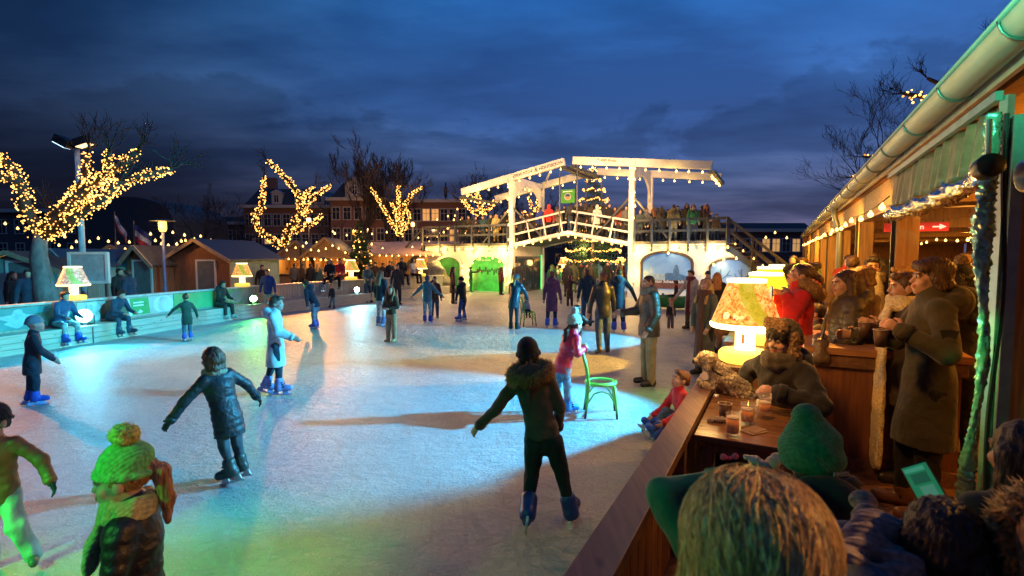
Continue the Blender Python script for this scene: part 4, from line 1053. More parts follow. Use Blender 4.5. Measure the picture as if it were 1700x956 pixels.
chalet('big cabin with a blue roof and tan gable trim behind the barrier',330,21.0,2.7,3.4,2.78,math.radians(-8),W_brown,M_blueroof,M_trim,side=W_teal_lit)
chalet('small brown cabin with a teal lit gable left of the big blue roofed cabin',231,20.3,1.2,1.9,2.5,math.radians(-10),W_brown,mat('brown_roof',(.06,.05,.045),.7),M_trim,ridge=.6)
chalet('orange lit low cabin at the far left edge behind the wrapped tree',18,17,2.6,3,2.25,math.radians(12),W_teal_lit,mat('brown_roof',(.06,.05,.045),.7),M_trim,lit=80,ridge=.55)
chalet('teal lit gabled cabin half hidden behind the wrapped tree trunk',97,19,1.5,2.5,2.35,math.radians(-20),W_teal_lit,M_blueroof,W_teal_lit,ridge=.5)
chalet('orange lit open chalet left of the christmas tree',492,31,2.5,3,3.0,math.radians(8),W_post,M_slate,W_post,lit=150,open_=True,ridge=1.0)
chalet('orange lit open chalet with a taller gable near the christmas tree',541,30,2.7,3,3.15,math.radians(4),W_post,M_slate,W_post,lit=170,open_=True,ridge=1.1)
chalet('dim lit chalet seen between the two left cabins',188,24,2.0,2.5,2.6,math.radians(10),W_post,M_slate,W_post,lit=90,open_=True)
# long canopy stall
p=D(690,424,33);t=thing('market_stall','long market stall under a pale pink canopy by the wrapped tree','market stall',(p[0],p[1],0),math.radians(-6))
b=MB();b.prism([(-3.4,-1.1,2.15),(3.0,-1.1,2.15),(3.0,.9,2.95),(-3.4,.9,2.95)],(0,0,.1));b.build('canopy',mat('canopy_pink',(.5,.34,.28),.7),t)
for x in(-3.2,-1.1,1.0,2.9):
    b=MB();b.box((x,-1.0,1.08),(.1,.1,2.15));b.build('post',W_post,t)
b=MB();b.box((-.2,-.6,.5),(6.2,.5,1.0));b.build('counter',W_chalet,t)
b=MB();b.box((-.2,.9,1.4),(6.3,.08,2.6));b.build('back_wall',wood('stall_back',(.42,.22,.09),.7,axis=2),t)
for x in(-2.2,0,2.0): point((p[0]+x,p[1]-.2,2.0),(1,.55,.15),70)
# long dark roof behind the chalets
p=D(560,424,37);t=thing('market_hall','long low market hall with a dark roof behind the chalets','market hall',(p[0],p[1],0),0)
b=MB();b.box((-1,1,1.1),(13,2,2.2));b.build('wall',W_chalet,t)
b=MB();b.prism([(-8,-.4,2.2),(-8,1,3.0),(-8,2.4,2.2)],(14,0,0));b.build('roof',M_slate,t)
# white framed board
p=D(147,424,15.5);t=thing('notice_board','blank white framed board on a stand behind the barrier','board',(p[0],p[1],0),math.radians(5))
b=MB();b.box((0,0,1.78),(1.05,.06,.8));b.build('panel',mat('board_panel',(.35,.42,.45),.4),t)
b=MB()
for s in(-1,1): b.box((s*.53,-.01,1.78),(.08,.1,.95));b.box((0,-.01,1.78+s*.44),(1.0,.1,.08))
b.build('frame',M_white,t)
for s in(-1,1): b=MB();b.box((s*.45,.02,.66),(.06,.06,1.32));b.build('leg',M_grey,t)
# street lamps, mast, flags
def street_lamp(label,px,Y,ytop,W,pole=M_grey,disc=True,r=.14,col=(1,.5,.1)):
    p=D(px,424,Y);z=2.15+(424-ytop)*Y/850;t=thing('street_lamp',label,'street lamp',(p[0],p[1],0),0,'street lamps on the market')
    b=MB();b.smooth=True;b.lathe([(.09,0),(.08,.9),(.055,1),(.05,z-.3)],n=12);b.build('pole',pole,t)
    b=MB();b.smooth=True;b.lathe([(r*.7,z-.3),(r,z-.2),(r,z+.05),(r*.8,z+.1)],n=14);b.build('lamp_glass',emit('street_glow',col,3.5),t)
    if disc: b=MB();b.lathe([(.42,z+.1),(.42,z+.13),(.05,z+.2)],n=24);b.build('disc_cap',M_grey,t)
    if W: point((p[0],p[1]-.35,z-.1),col,W)
    return t
street_lamp('lit orange street lamp with a flat disc cap on a blue pole',272,20,372,60,mat('pole_blue',(.12,.16,.35),.4))
street_lamp('bright street lamp above the small christmas tree',590,33,384,70,disc=False)
street_lamp('white globe street lamp before the left brick house',514,48,364,60,disc=False,r=.2,col=(1,.62,.25))
street_lamp('small street lamp by the third wrapped tree',686,46,371,50,disc=False,r=.17,col=(1,.6,.2))
p=D(137,424,17);t=thing('floodlight_mast','tall pale mast with a pair of black floodlights at its top','mast',(p[0],p[1],0))
zt=2.15+(424-250)*17/850
b=MB();b.smooth=True;b.lathe([(.1,0),(.09,3),(.07,zt)],n=14);b.build('pole',mat('mast_pale',(.5,.55,.6),.4),t)
b=MB();b.beam((-.5,0,zt+.05),(.5,0,zt+.05),.08,.08);b.build('cross_arm',M_dark,t)
for x,a in((-.3,.5),(.35,-.3)):
    b=MB();c,s=math.cos(a),math.sin(a);R=np.array([[c,0,s],[0,1,0],[-s,0,c]]);b.box((x,-.1,zt+.2),(.5,.4,.26),R);hd=b.build('floodlight_head',M_dark,t,.02)
    b=MB();b.box(np.array([x,-.1,zt+.2])+R@np.array([.0,-.06,-.135]),(.4,.26,.02),R);b.build('head_glass',emit('mast_glow',(1,.55,.25) if x>0 else (.5,.75,1),3),hd)
def flag(label,px,y0,Y,cols,s=1.0,tilt=.2):
    p=D(px,y0,Y);t=thing('flag',label,'flag',(p[0],p[1],0),0,'flags behind the barrier')
    z=p[2];b=MB();b.tube([(-.12,0,0),(-.12,0,z+.15)],.025,8);b.build('flagpole',M_grey,t)
    for k in range(3):
        b=MB();V=[];n=9
        for i in range(n):
            for q in(0,1):
                x=(i/(n-1))*.62*s;zz=z-(k+q)*.21*s-tilt*x-.25*x*x;V.append((x-.1,.05*math.sin(i*1.1+k),zz))
        b.add(V,[(2*i,2*i+1,2*i+3,2*i+2) for i in range(n-1)]);b.smooth=True;o=b.build('stripe',cols[k],t);md=o.modifiers.new('s','SOLIDIFY');md.thickness=.008
FB=mat('flag_blue',(.02,.04,.16),.8);FW=mat('flag_white',(.6,.6,.6),.8);FR=mat('flag_red',(.5,.04,.04),.8)
flag('larger flag with dark blue, white and red stripes on a pole',226,372,22,(FB,FW,FR),1.15,.55)
flag('smaller drooping white and red flag left of the striped one',194,356,24,(FW,FW,FR),.8,1.6)
# small christmas tree among the chalets and the big one behind the bridge
p=D(597,424,30.5);conifer((p[0],p[1],0),4.3,1.35,'small lit christmas tree among the orange chalets',3)
br_=[]
for k in range(5): br_.append(([(p[0]+1.3*(1-i/18)*math.cos(i*1.2+k*1.25),p[1]+1.3*(1-i/18)*math.sin(i*1.2+k*1.25),.4+3.7*i/18) for i in range(18)],[.02]*18))
fairy_on('sparse fairy lights on the small christmas tree',br_,70,.045,'fairy lights on christmas trees')
p=BR(1.4,10.2,0);hX=8.9;conifer((p[0],p[1],0),hX,2.5,'tall christmas tree with light garlands behind the bridge',5,dens=1.25)
br_=[]
for k in range(11):
    z=1.2+k*.73;R=2.55*(1-z/hX)**.85+.12;br_.append(([(p[0]+R*math.cos(a),p[1]+R*math.sin(a),z-.22*abs(math.sin(a*2.5+k))) for a in np.linspace(-math.pi-.3,.5,22)],[.02]*22))
fairy_on('rings of yellow fairy lights on the tall christmas tree',br_,800,.045,'fairy lights on christmas trees')
# wrapped trees
M_bluebark=mat('bark_pale',(.16,.17,.16),.9,var=.5,scale=7,bump=.8,bscale=18,stretch=(1,1,.4))
lit_tree('a','stout tree wrapped in fairy lights at the left edge of the rink','dense fairy lights on the big tree at the left edge',14.2,
 [([(82,520),(72,470),(64,425),(68,385)],2.0,0),([(68,385),(112,342),(152,305),(195,278),(228,252)],1.0,1),([(105,350),(165,332),(215,298),(285,280)],.8,1),([(66,388),(45,350),(33,300),(12,268),(-25,250)],1.0,1),([(74,390),(125,362),(168,332),(200,300)],.9,1),([(112,342),(138,300),(146,252)],.7,1),([(70,388),(92,388),(85,362)],.8,1),([(33,300),(-8,290),(-40,275)],.7,1),([(130,322),(175,290),(182,252)],.7,1)],1700,.0185,rad=.16,jit=.3,seed=2,mat_=M_bluebark)
lit_tree('b','pollarded tree with upright light wrapped limbs before the left brick house','fairy lights on the tree before the left brick house',33,
 [([(470,448),(468,425),(468,408)],1.6,0),([(468,409),(432,385),(421,359),(434,345),(438,317),(438,292)],1.0,1),([(470,409),(483,377),(497,359),(499,340),(492,317),(476,297),(457,278),(444,267)],1.1,1),([(499,345),(505,325),(520,309)],.6,1),([(502,348),(513,334),(529,321),(550,308)],.8,1),([(488,385),(505,376),(520,370),(535,357)],.8,1),([(499,358),(510,353),(517,349)],.6,1),([(468,409),(476,403),(474,398)],.7,1)],980,.035,rad=.17,jit=.3,seed=3)
lit_tree('c','slim fan shaped tree wrapped in lights between the brick houses','fairy lights on the fan shaped tree',37,
 [([(668,445),(667,420),(665,392)],1.2,0),([(665,392),(649,368),(632,338),(616,313)],.8,1),([(664,392),(660,359),(662,331),(661,308)],.9,1),([(664,385),(668,350),(683,322),(702,311)],.9,1),([(666,392),(680,362),(676,345)],.7,1),([(660,362),(650,338),(649,335)],.6,1)],600,.035,rad=.13,jit=.3,seed=4)
lit_tree('d','low wrapped tree seen behind the left end of the bridge','fairy lights on the tree behind the left bridge railing',44,
 [([(803,440),(803,400),(802,358)],1.4,0),([(802,356),(796,335),(790,312)],1.0,1),([(802,358),(780,347),(766,329)],.9,1),([(802,354),(815,341),(829,327)],.9,1),([(796,335),(778,325),(770,318)],.7,1)],380,.042,rad=.18,jit=.3,seed=5)
lit_tree('e','small wrapped tree framed by the left bridge portal','fairy lights on the tree framed by the left portal',46,
 [([(888,440),(888,400),(887,356)],1.2,0),([(887,354),(882,342),(877,326)],.8,1),([(887,354),(892,345),(893,330)],.8,1),([(887,366),(872,355),(866,350)],.7,1)],80,.06,rad=.17,jit=.3,seed=6)
lit_tree('f','tree behind the pavilion with one light wrapped limb over the roof','fairy lights on the limb above the pavilion roof',19,
 [([(1640,470),(1635,330),(1610,230)],1.5,0),([(1610,230),(1575,180),(1530,160),(1500,155)],.8,1),([(1610,230),(1585,165),(1562,140),(1540,130)],.8,0),([(1610,230),(1650,140),(1646,78)],.8,0)],60,.04,rad=.17,jit=.2,seed=7)
lit_tree('g','tree behind the pavilion with low wrapped limbs at its gutter','fairy lights on the low limbs at the pavilion gutter',27,
 [([(1510,470),(1505,350),(1490,280)],1.5,0),([(1490,280),(1462,262),(1434,260)],.8,1),([(1490,285),(1440,285),(1412,294)],.6,1)],50,.045,rad=.17,jit=.2,seed=8)
def bt(px,Y,ytop,label,seed,**k):
    p=D(px,424,Y);return bare_tree((p[0],p[1],0),2.15+(424-ytop)*Y/850,label,seed,**k)
bt(648,72,240,'broad bare tree rising behind the gabled brick house',21,lev=7,spread=.42,minr=.022,trunkf=.22,up=.16)
bt(612,74,245,'second bare tree just left of the broad one behind the gabled house',22,lev=7,spread=.32,minr=.022,trunkf=.25,up=.2)
bt(330,40,285,'bare tree behind the blue roofed cabin',23,lev=6,spread=.6,minr=.012)
bt(395,44,330,'low bare tree right of the tree behind the blue roofed cabin',29,lev=5,spread=.65,minr=.012)
bt(545,50,330,'greenish bare tree standing before the two brick houses',24,lev=5,spread=.6,minr=.012)
bt(800,62,275,'tall bare tree behind the left end of the bridge',25,lev=6,spread=.4,minr=.016)
bt(1465,30,150,'bare tree with reddish twigs behind the pavilion roof',26,lev=7,spread=.5,minr=.008,trunkf=.3)
bt(852,60,318,'bare tree behind the left bridge portal',27,lev=5,spread=.4,minr=.016)
bt(905,66,312,'bare tree seen right of the left portal behind the bridge',28,lev=5,spread=.4,minr=.016)
# strings over the market
def MS(lab,pts,sag=.5,sp=.9,r=.06): return string_lights(lab,[D(*q) for q in pts],spacing=sp,r=r,sag=sag,group='bulb strings over the market')
MS('bulb string hanging from the flag lamp towards the cabins',[(248,380,22),(262,400,22),(292,402,22),(308,385,22)],.1,.3,.05)
MS('bulb string above the ridge of the blue roofed cabin',[(300,395,25),(330,388,26),(380,398,27),(430,396,28)],.15,.5,.05)
MS('bulb string between the two wrapped trees over the market',[(500,398,31),(540,395,31),(560,380,31)],.2,.6)
MS('bulb string sloping down to the right of the fan shaped tree',[(690,400,34),(720,392,34),(760,352,36)],.3,.7)
MS('upper bulb string near the left bridge stairs',[(700,385,36),(735,378,36),(755,355,36)],.4,.9)
MS('low bulb string over the canopy stall',[(610,398,33),(650,412,33),(700,402,33),(748,408,33)],.15,.7)
MS('bulb string over the orange chalets',[(470,414,29),(500,405,29),(525,415,29),(555,404,29),(575,418,29)],.05,.45,.05)
MS('loose bulb string behind the small christmas tree',[(545,372,38),(575,388,38),(620,385,38),(655,370,38)],.4,1.1)
MS('cool white bulb string at the far left behind the wrapped tree',[(-20,362,20),(10,368,20),(45,372,20),(95,345,20)],.15,.5,.045)
MS('low bulb string behind the white framed board',[(90,400,23),(130,405,23),(160,412,23),(215,408,23)],.15,.5,.05)
MS('distant bulb string right of the bridge stairs',[(1262,392,40),(1285,382,40),(1318,392,40)],.2,.9,.08)
MS('high bulb string over the far left cabins',[(100,385,24),(165,392,24),(240,388,24),(300,372,24)],.3,.55,.05)
MS('bulb string along the eaves of the orange chalets',[(462,426,28),(520,428,28),(575,428,28)],.05,.35,.045)
MS('bulb string along the front of the canopy stall',[(612,420,31),(680,421,31),(745,420,31)],.08,.4,.045)
MS('bulb string before the flat roofed brick block',[(690,388,44),(720,402,44),(756,396,44)],.3,.7)
MS('bulb string between poles left of the bridge',[(715,362,40),(760,345,40),(775,388,40)],.3,1.0)
# ================================================================ buildings
def building(label,px0,px1,Y,ycor,yroof,rows,cols,win=(1.1,1.8),wall=M_brick,mansard=True,lit=(),group='brick houses round the square',dorm=(),chim=(),depth=10,z_first=None):
    x0=(px0-850)*Y/850;x1=(px1-850)*Y/850;zc=2.15+(424-ycor)*Y/850;zr=2.15+(424-yroof)*Y/850;c=(x0+x1)/2;w=x1-x0
    t=thing('brick_house',label,'building',(c,Y,0),0,group)
    b=MB();b.box((0,depth/2,zc/2),(w,depth,zc));b.build('wall',wall,t)
    b=MB();b.box((0,depth/2-.25,zc+.1),(w+.9,depth+.9,.45));b.build('cornice',M_cream,t)
    if mansard:
        i=min(1.6,(zr-zc)*.55);b=MB();A=[(-w/2,0,zc+.3),(w/2,0,zc+.3),(w/2,depth,zc+.3),(-w/2,depth,zc+.3)];B=[(-w/2+i,i,zr),(w/2-i,i,zr),(w/2-i,depth-i,zr),(-w/2+i,depth-i,zr)]
        b.add(A+B,[(3,2,1,0),(4,5,6,7)]+[(k,(k+1)%4,4+(k+1)%4,4+k) for k in range(4)]);b.build('roof',M_slate,t)
    for r in range(rows):
        for k in range(cols):
            x=-w/2+w*(k+.5)/cols;z=zc-1.9-r*3.0
            if z>1.2: window_(t,(x,-.02,z),win[0],win[1],(0,-1,0),pane=M_litpane if (r,k) in lit else M_pane)
    for dx in dorm:
        x=(dx-850)*Y/850-c;zz=zc+1.3;b=MB();b.box((x,.9,zz),(1.5,1.6,1.7));b.prism([(x-.95,.0,zz+.85),(x+.95,.0,zz+.85),(x,.0,zz+1.4)],(0,1.7,0));dm=b.build('dormer',M_cream,t);window_(dm,(x,.08,zz),.75,1.1,(0,-1,0))
    for dx in chim:
        x=(dx-850)*Y/850-c;b=MB();b.box((x,3,zr+.8),(1.3,1.0,2.2));b.build('chimney',M_brick,t)
    return t,c,zc,zr
building('brick house with small dormers behind the first light wrapped trees',408,548,78,345,313,2,9,dorm=(462,532,500),chim=(441,),lit=((1,2),))
t,c,zc,zr=building('taller brick house with a curved white gable',551,642,74,333,303,3,5,dorm=(),chim=(589,),lit=((2,3),))
x=(600-850)*74/850-c;b=MB()
prof=[(-2.1,zc+.3),(2.1,zc+.3),(2.1,zc+2.4),(1.5,zc+2.6)]+[(1.3*math.cos(a),zc+2.6+.9*math.sin(a)) for a in np.linspace(.1,math.pi-.1,9)]+[(-1.5,zc+2.6),(-2.1,zc+2.4)]
b.prism([(x+q,-.1,z) for q,z in prof],(0,.5,0));gb=b.build('gable',M_cream,t);
for s in(-.7,.7): window_(gb,(x+s,-.12,zc+1.4),.7,1.3,(0,-1,0),frame=M_white)
building('flat roofed brick block with a few lit windows left of the bridge',642,775,76,336,331,3,9,mansard=False,lit=((0,4),(0,5),(1,7),(2,4)))
p=D(737,300,80);t=thing('antenna_mast','thin antenna mast on the flat roofed block','mast',(p[0],p[1]+2,9.5));b=MB();b.tube([(0,0,0),(0,0,p[2]-9.5)],.12,6);b.box((0,0,p[2]-11),(.5,.3,1.6));b.build('mast',M_dark,t)
x0=D(165,424,62);x1=D(262,424,62);t=thing('exhibition_hall','dark hall with a low curved roof far behind the left cabins','building',((x0[0]+x1[0])/2,62,0));w=x1[0]-x0[0]+4
b=MB();b.box((0,6,3.2),(w,12,6.4));b.build('wall',mat('dark_wall',(.03,.035,.04),.8),t);b=MB();b.prism([(-w/2*math.cos(a),0,6.4+2.8*math.sin(a)) for a in np.linspace(0,math.pi,15)],(0,12,0));b.build('roof',M_slate,t)
building('low dark block behind the tree at the far left',-120,165,66,352,345,2,10,mansard=False,wall=mat('dark_brick',(.06,.045,.045),.85),lit=((1,6),))
building('low dark houses between cabin tree and brick houses',262,410,84,372,360,1,8,wall=mat('dark_brick',(.06,.045,.045),.85),lit=())
building('distant low block with lit windows behind the bridge stairs',1195,1345,70,384,370,1,9,wall=mat('dark_brick',(.06,.045,.045),.85),lit=((0,4),(0,5),(0,7)),dorm=())
building('long dark block far behind the bridge railing',775,1195,95,385,380,2,18,mansard=False,wall=mat('dark_brick',(.06,.045,.045),.85),lit=((0,3),(0,9),(1,12)))
def string_pole(label,px,Y,ytop):
    p=D(px,424,Y);z=2.15+(424-ytop)*Y/850;t=thing('light_pole',label,'pole',(p[0],p[1],0),0,'poles carrying bulb strings');b=MB();b.tube([(0,0,0),(0,0,z)],[.06,.04],8);b.build('pole',M_grey,t);b=MB();b.box((0,0,z),(.3,.06,.06));b.build('cross_arm',M_grey,t)
string_pole('thin pole carrying bulb strings left of the bridge stairs',757,36,350);string_pole('thin pole carrying bulb strings by the fan shaped tree',692,34,370);string_pole('thin pole behind the orange chalets',499,31,370)
# rock-like green lit dome behind the barrier near the bridge
p=D(728,424,30.5);rr=sdf_obj('rock',[dict(p=[ell((0,0,.5),np.array([.75,.7,1.25])),ell((-.5,.1,.3),np.array([.6,.5,.8])),ell((.6,.2,.2),np.array([.5,.5,.7]))],k=.25)],mat('stone',(.2,.2,.15),.9,var=.4,bump=.7,bscale=9),.06,None,vnoise(5,.12,4));rr.location=(p[0]-.2,p[1],0);tag(rr,'rounded artificial rock behind the green floodlight by the bridge','rock')

p=BR(1.4,10.2,0)
for dx,dz in((-1.9,3),(1.9,4.5),(-.9,6.8),(.8,1.6)): point((p[0]+dx,p[1]-2.6,dz),(1,.6,.15),70,.2)

spot((-7.5,18.5,3.2),(-12.5,21,.9),(1,.42,.1),260,70,.6,.1)
# ================================================================ pavilion on the right
RP=np.column_stack([ND,PD,[0,0,1]])
def so(Y,o): return (Y+.4662*o)/.8846
pv=thing('pavilion','long timber pavilion with a zinc gutter and lit posts on the right','pavilion',PV(0,1.1,.3),0);O=PV(0,1.1,.3)
PS=[.65,3.86,7.03,10.2,13.37,16.54,19.7,22.9,26.1,29.3,32.5];TOP=2.72
for s in PS:
    b=MB();b.box(PV(s,1.2,(TOP+.3)/2+.0)-O,(.2,.17,TOP-.3),RP);b.build('post',W_post,pv,.006)
    b=MB();b.box(PV(s,1.08,1.55)-O,(.035,.035,2.45),RP);b.build('post_profile',M_dark,pv)
b=MB()
for a,c in zip(PS[2:-1],PS[3:]): b.box(PV((a+c)/2,1.2,2.93)-O,(.05,c-a-.06,.40),RP)
b.build('fascia',wood('fascia_wood',(.40,.25,.11),.55,axis=1),pv)
b=MB();b.beam(PV(-3,1.2,3.2)-O,PV(33,1.2,3.2)-O,.12,.13);b.build('eave_beam',wood('eave_wood',(.33,.14,.05),.5,axis=1),pv)
b=MB();b.beam(PV(7.0,1.16,2.725)-O,PV(33,1.16,2.725)-O,.1,.06);b.build('light_rail',W_post,pv)
b=MB();b.prism([PV(-3,.98,3.33)-O,PV(33,.98,3.33)-O,PV(33,5.5,3.5)-O,PV(-3,5.5,3.5)-O],(0,0,.06));b.build('roof',mat('roof_membrane',(.08,.08,.08),.8),pv)
# gutter: half round zinc trough with joints
M_zinc=mat('zinc',(.34,.4,.35),.45,.45,var=.12,scale=4,bump=.1,bscale=9)
b=MB();b.smooth=True;R=.1;gc=(.96,3.24)
ang=np.linspace(math.pi*1.0,2*math.pi,13);ring=[(gc[0]+R*math.cos(a),gc[1]+R*math.sin(a)) for a in ang]
ss=np.linspace(-2.5,33,40);vs=[];m_=len(ring)
for s in ss: vs+=[PV(s,o,z)-O for o,z in ring]
b.add(vs,[(i*m_+k,i*m_+k+1,(i+1)*m_+k+1,(i+1)*m_+k) for i in range(len(ss)-1) for k in range(m_-1)])
b.tube([PV(s,gc[0]-R,gc[1]+.005)-O for s in(-2.5,33)],.016,8);b.tube([PV(s,gc[0]+R,gc[1]+.01)-O for s in(-2.5,33)],.008,6);g=b.build('gutter',M_zinc,pv)
for s in list(np.arange(1.1,33,1.06)):
    b=MB();b.smooth=True;b.tube([PV(s-.012,0,0)*0+PV(s,gc[0]+(R+.006)*math.cos(a),gc[1]+(R+.006)*math.sin(a))-O for a in np.linspace(math.pi,2*math.pi,12)],.008,5);b.build('joint_ring',mat('zinc_joint',(.25,.25,.23),.4,.9),g)
b=MB();b.beam(PV(-2.5,1.055,3.17)-O,PV(33,1.055,3.17)-O,.03,.12);b.build('drip_edge',mat('drip_metal',(.5,.45,.38),.4,.6),pv)
# downpipe
b=MB();b.smooth=True;b.tube([PV(13.1,.97,3.15)-O,PV(13.1,.97,3.0)-O,PV(13.1,1.0,2.9)-O,PV(13.1,1.08,2.62)-O,PV(13.1,1.08,.3)-O],.055,12);b.build('downpipe',M_zinc,pv)
# clear panels between far posts
M_clear=mat('clear_sheet',(.9,.9,.85),.12,trans=.92,var=.02)
# ceiling & tie beams, back wall
b=MB();b.prism([PV(-2,1.25,3.28)-O,PV(33,1.25,3.28)-O,PV(33,8,3.42)-O,PV(-2,8,3.42)-O],(0,0,.03));b.build('ceiling',wood('ceiling_boards',(.33,.2,.1),.6,axis=0),pv)
for s in list(PS)[1:]:
    b=MB();b.beam(PV(s,1.3,2.80)-O,PV(s,7.9,2.80)-O,.1,.17);b.build('tie_beam',W_post,pv)
b=MB();b.box(PV(15,8.1,1.9)-O,(.1,36,3.2),RP);b.build('back_wall',wood('inner_boards',(.28,.15,.07),.6,axis=2),pv)
for s in np.arange(3.5,32,2.6): window_(pv,PV(s,7.98,1.95),1.5,1.1,-ND,frame=W_post) if False else None
for k,s in enumerate(np.arange(3.2,30,2.4)):
    f=window_(pv,PV(s,8.0,2.05)-O,1.5,1.0,-ND,frame=W_post,pane=mat('inner_pane',(.02,.05,.035),.08));
b=MB();b.box(PV(33.2,4.5,1.9)-O,(7.0,.1,3.2),RP);b.build('end_wall',W_chalet,pv)
# near wood panel right of the strip
b=MB();b.box(PV(3.55,1.78,1.72)-O,(.98,.1,2.84),RP);b.build('end_panel',wood('panel_wood',(.36,.19,.08),.55,axis=2),pv)
b=MB();b.box(PV(3.74,1.10,1.6)-O,(.05,.06,2.6),RP);b.build('frame_post',mat('frame_green_grey',(.3,.36,.34),.35,.5),pv)
b=MB();b.beam(PV(3.76,1.02,3.02)-O,PV(7.0,1.02,3.02)-O,.035,.05);b.build('curtain_rail',mat('frame_green_grey',(.3,.36,.34),.35,.5),pv)
for s in(.9,):
    b=MB();b.beam(PV(3.78,1.06,3.02)-O,PV(3.78,1.06,.35)-O,.04,.05);b.build('curtain_post',mat('frame_green_grey',(.3,.36,.34),.35,.5),pv)
# wavy tarpaulin valance, foil tube, heaters, glittering strip: own things
t=thing('tarpaulin','wavy brown tarpaulin hanging under the near end of the gutter','tarpaulin',PV(5.4,1.05,2.7),0);O2=PV(5.4,1.05,2.7)
b=MB();b.smooth=True;V=[];n=90
for i in range(n):
    s=3.95+3.0*i/(n-1);w=.05*math.sin(s*24)+.02*math.sin(s*57+1)
    for k in range(7): f=k/6;V.append(PV(s,1.06+w*(1-.7*f),2.66+.01*math.sin(s*16)+(.35)*f)-O2)
b.add(V,[(i*7+k,i*7+k+1,(i+1)*7+k+1,(i+1)*7+k) for i in range(n-1) for k in range(6)]);o=b.build('sheet',mat('tarp_brown',(.2,.15,.08),.45,var=.5,scale=5,bump=.3,bscale=9),t);md=o.modifiers.new('s','SOLIDIFY');md.thickness=.004
t=thing('foil_tube','crumpled silver foil tube slung under the brown tarpaulin','foil tube',PV(5.4,1.05,2.6),0);O2=PV(5.4,1.05,2.6)
b=MB();b.smooth=True;V=[];n=110;m_=22;rr=np.random.default_rng(4)
for i in range(n):
    s=3.9+3.1*i/(n-1);r0=.062+.012*math.sin(s*7)
    for k in range(m_):
        a=2*math.pi*k/m_;r=r0*(1+.13*math.sin(5*a+s*13)+.10*math.sin(9*a-s*29)+rr.normal()*.05);V.append(PV(s,1.03+r*math.cos(a),2.6+r*math.sin(a)-.03*math.sin((s-3.9)/3.1*math.pi))-O2)
b.add(V,[(i*m_+k,i*m_+(k+1)%m_,(i+1)*m_+(k+1)%m_,(i+1)*m_+k) for i in range(n-1) for k in range(m_)]+[tuple(range(m_)),tuple((n-1)*m_+k for k in range(m_))]);b.build('foil',mat('foil',(.75,.74,.7),.16,1,var=.1,bump=.3,bscale=14),t)
def drum(label,cat,c,ax,r,L,m,mf,nm):
    t=thing(nm,label,cat,c,0);ax=nz(ax);x=nz(np.cross(ax,[0,0,1.]));u_=np.cross(x,ax);b=MB();b.smooth=True;n=28;pr=[(-L/2,r*.9),(-L/2+.02,r),(L/2-.02,r),(L/2,r*.93)]
    b.add(sum([[ax*s+q*(math.cos(a)*x+math.sin(a)*u_) for a in np.linspace(0,2*math.pi,n+1)[:-1]] for s,q in pr],[]),[(i*n+k,i*n+(k+1)%n,(i+1)*n+(k+1)%n,(i+1)*n+k) for i in range(3) for k in range(n)]+[tuple(range(n)),tuple(3*n+k for k in range(n))]);b.build('casing',m,t)
    b=MB();b.smooth=True;b.add(sum([[ax*s+q*(math.cos(a)*x+math.sin(a)*u_) for a in np.linspace(0,2*math.pi,n+1)[:-1]] for s,q in((-L/2-.004,r*.8),(-L/2-.03,r*.2))],[]),[(k,(k+1)%n,n+(k+1)%n,n+k) for k in range(n)]+[tuple(n+k for k in range(n))]);b.build('face',mf,t)
    b=MB();b.tube([u_*r*.9,u_*(r+.18)],.012,8);b.build('bracket',M_steel,t);return t
p=D(1640,277,2.62);drum('round black speaker under the near gutter','speaker',p,np.array([.55,1,-.1]),.06,.12,mat('black_plastic',(.012,.012,.012),.4),mat('speaker_mesh',(.006,.006,.006),.7),'speaker')
p=D(1800,280,2.2);drum('silver cylinder heater at the right edge under the gutter','heater',p,np.array([1.,-.28,.12]),.075,.42,M_steel,M_dark,'heater')
t=thing('plastic_strip','glittering rolled clear plastic strip lit green beside the near post','plastic strip',PV(3.7,1.0,1.5),0);O2=PV(3.7,1.0,1.5)
b=MB();b.smooth=True;V=[];n=220;m_=16
for i in range(n):
    z=.32+2.6*i/(n-1);r0=.024+.008*math.sin(z*3.2)+.005*math.sin(z*9)
    for k in range(m_):
        a=2*math.pi*k/m_;r=r0*(1+.18*math.sin(4*a+z*25)+.15*math.sin(7*a-z*67)+rr.normal()*.14);V.append(PV(3.7+r*math.cos(a)+.03*math.sin(z*2.6),.98+r*math.sin(a)*1.2+.015*math.sin(z*5),z)-O2)
b.add(V,[(i*m_+k,i*m_+(k+1)%m_,(i+1)*m_+(k+1)%m_,(i+1)*m_+k) for i in range(n-1) for k in range(m_)]+[tuple(range(m_)),tuple((n-1)*m_+k for k in range(m_))])
b.build('rolled_sheet',mat('strip_plastic',(.3,.5,.38),.14,.55,var=.3,bump=.4,bscale=30),t)
b=MB();b.tube([PV(3.66,1.04+.015*math.sin(z*4),z)-O2 for z in np.linspace(.32,2.9,24)],.012,6);b.build('edge_cord',mat('cord_black',(.01,.01,.01),.6),t)
# bulbs below the eave
string_lights('bright bulb string under the pavilion eave',[PV(s,.99,2.78) for s in(6.75,10.2,13.4,16.5,19.7,22.9,26,29,32.5)],spacing=.95,r=.034,sag=.05,group='bulb strings on the pavilion')
string_lights('bulb string hung inside the pavilion',[PV(s,4.2,2.7) for s in(9,12,15,20,26)],spacing=1.0,r=.034,sag=.1,group='bulb strings on the pavilion')
for s in(7.6,10.2,13.4,17,22,28): spot(PV(s,.45,2.72),PV(s+1.6,1.5,1.2),(1,.42,.05),170 if s<8 else 330,150,.6,.06)
for s in(3.0,6.5,11,17,24): point(PV(s,4.2,2.6),(1,.40,.05),105)
